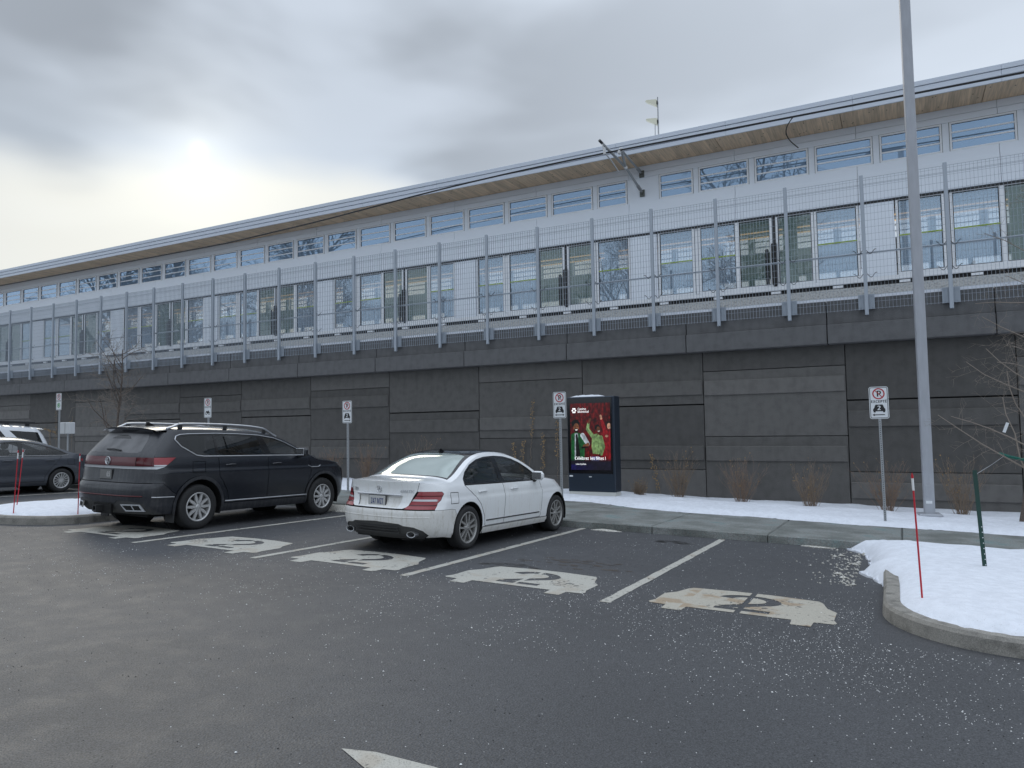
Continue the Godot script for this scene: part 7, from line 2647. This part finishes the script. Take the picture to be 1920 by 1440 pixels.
	top_panel(c, sh, "bonnet", nose_poly(sh, 0.93, 3.86), [], M.dark_paint)
	mb = MB.new()
	patch(mb, poly([-0.9, 0.28, 0.9, 0.28, 0.9, 0.93, -0.9, 0.93]), [], sh.front, Vector2(0.1, 0.06))
	part(mb, "front_bumper", M.dark_paint, c)
	for sg: float in [1.0, -1.0]:
		mb = MB.new()
		var rail := PackedVector3Array()
		for i in 25:
			var t := i / 24.0
			var s := lerpf(0.62, 2.95, t)
			var p: Vector3 = sh.top(Vector2(s, 0.93))
			var lift := 0.075 * smoothstep(0.0, 0.10, t) * smoothstep(0.0, 0.14, 1.0 - t)
			rail.append(Vector3(sg * (p.x - 0.005), p.y + lift + 0.005, p.z))
		mb.tube(rail, 0.021, 7)
		part(mb, "roof_rail", M.satin_chrome, c)
		mb = MB.new()
		for t: float in [0.10, 0.5, 0.88]:
			var s := lerpf(0.62, 2.95, t)
			var p: Vector3 = sh.top(Vector2(s, 0.93))
			mb.cbox(Vector3(sg * (p.x - 0.005), p.y + 0.03, p.z), Vector3(0.030, 0.07, 0.09), 0.01)
		part(mb, "rail_foot", M.black_plastic, c)
	handle(sh, c, 1.72, 1.075, M.dark_paint)
	handle(sh, c, 2.80, 1.075, M.dark_paint)
	mirror_parts(c, Vector3(sh.side(Vector2(3.42, 1.24)).x, 1.235, sh.L / 2 - 3.40), M.dark_film, 1.15)
	mb = MB.new()
	var pf: Vector3 = sh.top(Vector2(0.78, 0.0))
	mb.prism(poly([-0.11, 0.0, 0.08, 0.0, 0.06, 0.06, 0.03, 0.065]), 0.03, Transform3D(Basis(Vector3(0, 0, 1), Vector3.UP, Vector3(-1, 0, 0)), pf + Vector3(0.015, -0.004, 0)))
	part(mb, "roof_fin", M.black_gloss, c)
	# mud flaps
	for s: float in [ax[0] - 0.47]:
		for sg: float in [1.0, -1.0]:
			mb = MB.new(); mb.cbox(Vector3(sg * 0.86, 0.27, sh.L / 2 - s), Vector3(0.22, 0.24, 0.02), 0.005); part(mb, "mud_flap", M.black_plastic, c)
	cabin(c, sh.L, sh.W, 0.5, [1.1, 1.95, 2.95], 1.2)
	underbody(c, sh, ax, r, arch, 0.22)
	backing(c, sh, sub.call(poly([-0.3, 0.28, 4.8, 0.28, 4.8, 1.2, -0.3, 1.2])), arches, 0.32, 1.25)
	for s: float in ax:
		for sg: float in [-1.0, 1.0]:
			wheel_at(c, Vector3(sg * 0.975, r, sh.L / 2 - s), r, 0.243, 0.25, "star", sg)

func white_suv() -> void:
	var d := boxy_shape(4.85, 0.96, 1.0)
	d.sr = [[0.22, 0.2], [0.42, 0.04], [0.68, 0.0], [0.9, 0.04], [1.15, 0.06], [1.3, 0.11], [1.5, 0.2], [1.66, 0.30], [1.76, 0.37]]
	d.ye = [[0.25, 1.64], [0.5, 1.665], [0.8, 1.68], [1.3, 1.69], [1.9, 1.685], [2.4, 1.66], [2.7, 1.60], [3.0, 1.45], [3.3, 1.28], [3.5, 1.17], [3.7, 1.13], [4.2, 1.10], [4.6, 1.0], [4.85, 0.85]]
	d.yc = [[0.25, 1.70], [0.5, 1.73], [0.8, 1.755], [1.3, 1.77], [1.9, 1.765], [2.4, 1.745], [2.7, 1.68], [3.0, 1.53], [3.4, 1.28], [3.6, 1.18], [4.2, 1.15], [4.6, 1.05], [4.85, 0.88]]
	var sh := Shape.new(d)
	var c := thing("white_suv", Vector3.ZERO, "white boxy SUV with black roof rack showing above the grey sedan", "car")
	place_car(c, -23.75, -10.8, PI)
	var r := 0.385
	var ax := [1.02, 3.80]
	var arch := 0.45
	var arches := [circle(Vector2(ax[0], r), arch), circle(Vector2(ax[1], r), arch)]
	var base := sh.outline(PackedVector2Array([Vector2(0.55, 0.34), Vector2(4.2, 0.34)]), 1.64, 0.9)
	var win_q := poly([0.50, 1.56, 1.30, 1.60, 1.02, 1.28, 0.72, 1.25, 0.40, 1.24])
	var win_r := poly([1.55, 1.605, 2.28, 1.592, 2.36, 1.25, 1.32, 1.25])
	var win_f := poly([2.40, 1.58, 2.66, 1.53, 2.95, 1.40, 3.20, 1.255, 2.46, 1.25])
	var lamp_side := poly([-0.2, 0.95, 0.28, 0.95, 0.34, 1.2, -0.2, 1.2])
	var sub := func(inc: PackedVector2Array) -> PackedVector2Array:
		return Geometry2D.intersect_polygons(base, inc)[0]
	var door_r := poly([1.26, 1.22, 2.38, 1.22, 2.36, 0.45, 1.62, 0.45, 1.5, 0.7, 1.3, 0.88])
	var door_f := poly([2.38, 1.22, 3.36, 1.22, 3.38, 0.8, 3.28, 0.45, 2.36, 0.45])
	side_panel(c, sh, "body_side", base, arches + [win_q, win_r, win_f, grown(lamp_side, 0.004), grown(door_r, 0.005), grown(door_f, 0.005)], M.plain_white_paint)
	side_panel(c, sh, "rear_door", grown(door_r, -0.005), arches, M.plain_white_paint)
	side_panel(c, sh, "front_door", grown(door_f, -0.005), arches, M.plain_white_paint)
	side_panel(c, sh, "quarter_window", win_q, [], M.tinted_glass, -0.006)
	side_panel(c, sh, "rear_side_window", win_r, [], M.tinted_glass, -0.006)
	side_panel(c, sh, "front_side_window", win_f, [], M.car_glass, -0.006)
	side_panel(c, sh, "tail_lamp", sub.call(lamp_side), [], M.lamp_red)
	var gl := sym([0.0, 1.25, 0.66, 1.25, 0.58, 1.58, 0.0, 1.60])
	rear_panel(c, sh, "tailgate", strip_rear(sh, 0.35, 1.64), [gl], M.plain_white_paint)
	rear_panel(c, sh, "rear_window", gl, [], M.tinted_glass)
	top_panel(c, sh, "roof", top_strip(sh, 0.30, 2.68), [], M.plain_white_paint)
	var ws := poly([2.70, -0.88, 3.44, -0.92, 3.52, 0.0, 3.44, 0.92, 2.70, 0.88])
	top_panel(c, sh, "windscreen_frame", top_strip(sh, 2.68, 3.55), [ws], M.plain_white_paint)
	top_panel(c, sh, "windscreen", ws, [], M.car_glass, -0.003)
	top_panel(c, sh, "bonnet", nose_poly(sh, 0.9, 3.55), [], M.plain_white_paint)
	var rack := holder("roof_rack", c, Vector3(0, 1.80, sh.L / 2 - 1.6))
	for sg: float in [-1.0, 1.0]:
		var mb := MB.new(); mb.cbox(Vector3(sg * 0.60, 0.045, 0), Vector3(0.05, 0.08, 2.2), 0.015); part(mb, "side_rail", M.black_plastic, rack)
	for i in 9:
		var mb := MB.new(); mb.cbox(Vector3(0, 0.035, -1.04 + i * 0.26), Vector3(1.16, 0.03, 0.06), 0.008); part(mb, "slat", M.black_plastic, rack)
	for q: Array in [[-0.55, -0.9], [0.55, -0.9], [-0.55, 0.9], [0.55, 0.9]]:
		var mb := MB.new(); mb.box(Vector3(q[0], -0.05, q[1]), Vector3(0.06, 0.14, 0.10)); part(mb, "foot", M.black_plastic, rack)
	cabin(c, sh.L, sh.W, 0.5, [1.2, 2.2], 1.2)
	underbody(c, sh, ax, r, arch, 0.24)
	mirror_parts(c, Vector3(sh.side(Vector2(3.1, 1.24)).x, 1.24, sh.L / 2 - 3.05), M.plain_white_paint, 1.1)
	for s: float in ax:
		for sg: float in [-1.0, 1.0]:
			wheel_at(c, Vector3(sg * 0.94, r, sh.L / 2 - s), r, 0.23, 0.25, "star", sg)

func _ready() -> void:
	rng.seed = 1
	setup()
	materials()
	car_materials()
	ground()
	retaining_wall()
	parapet()
	station()
	fence()
	overhead()
	furniture()
	white_sedan()
	dark_suv()
	grey_sedan()
	white_suv()
	plants()
	grains()
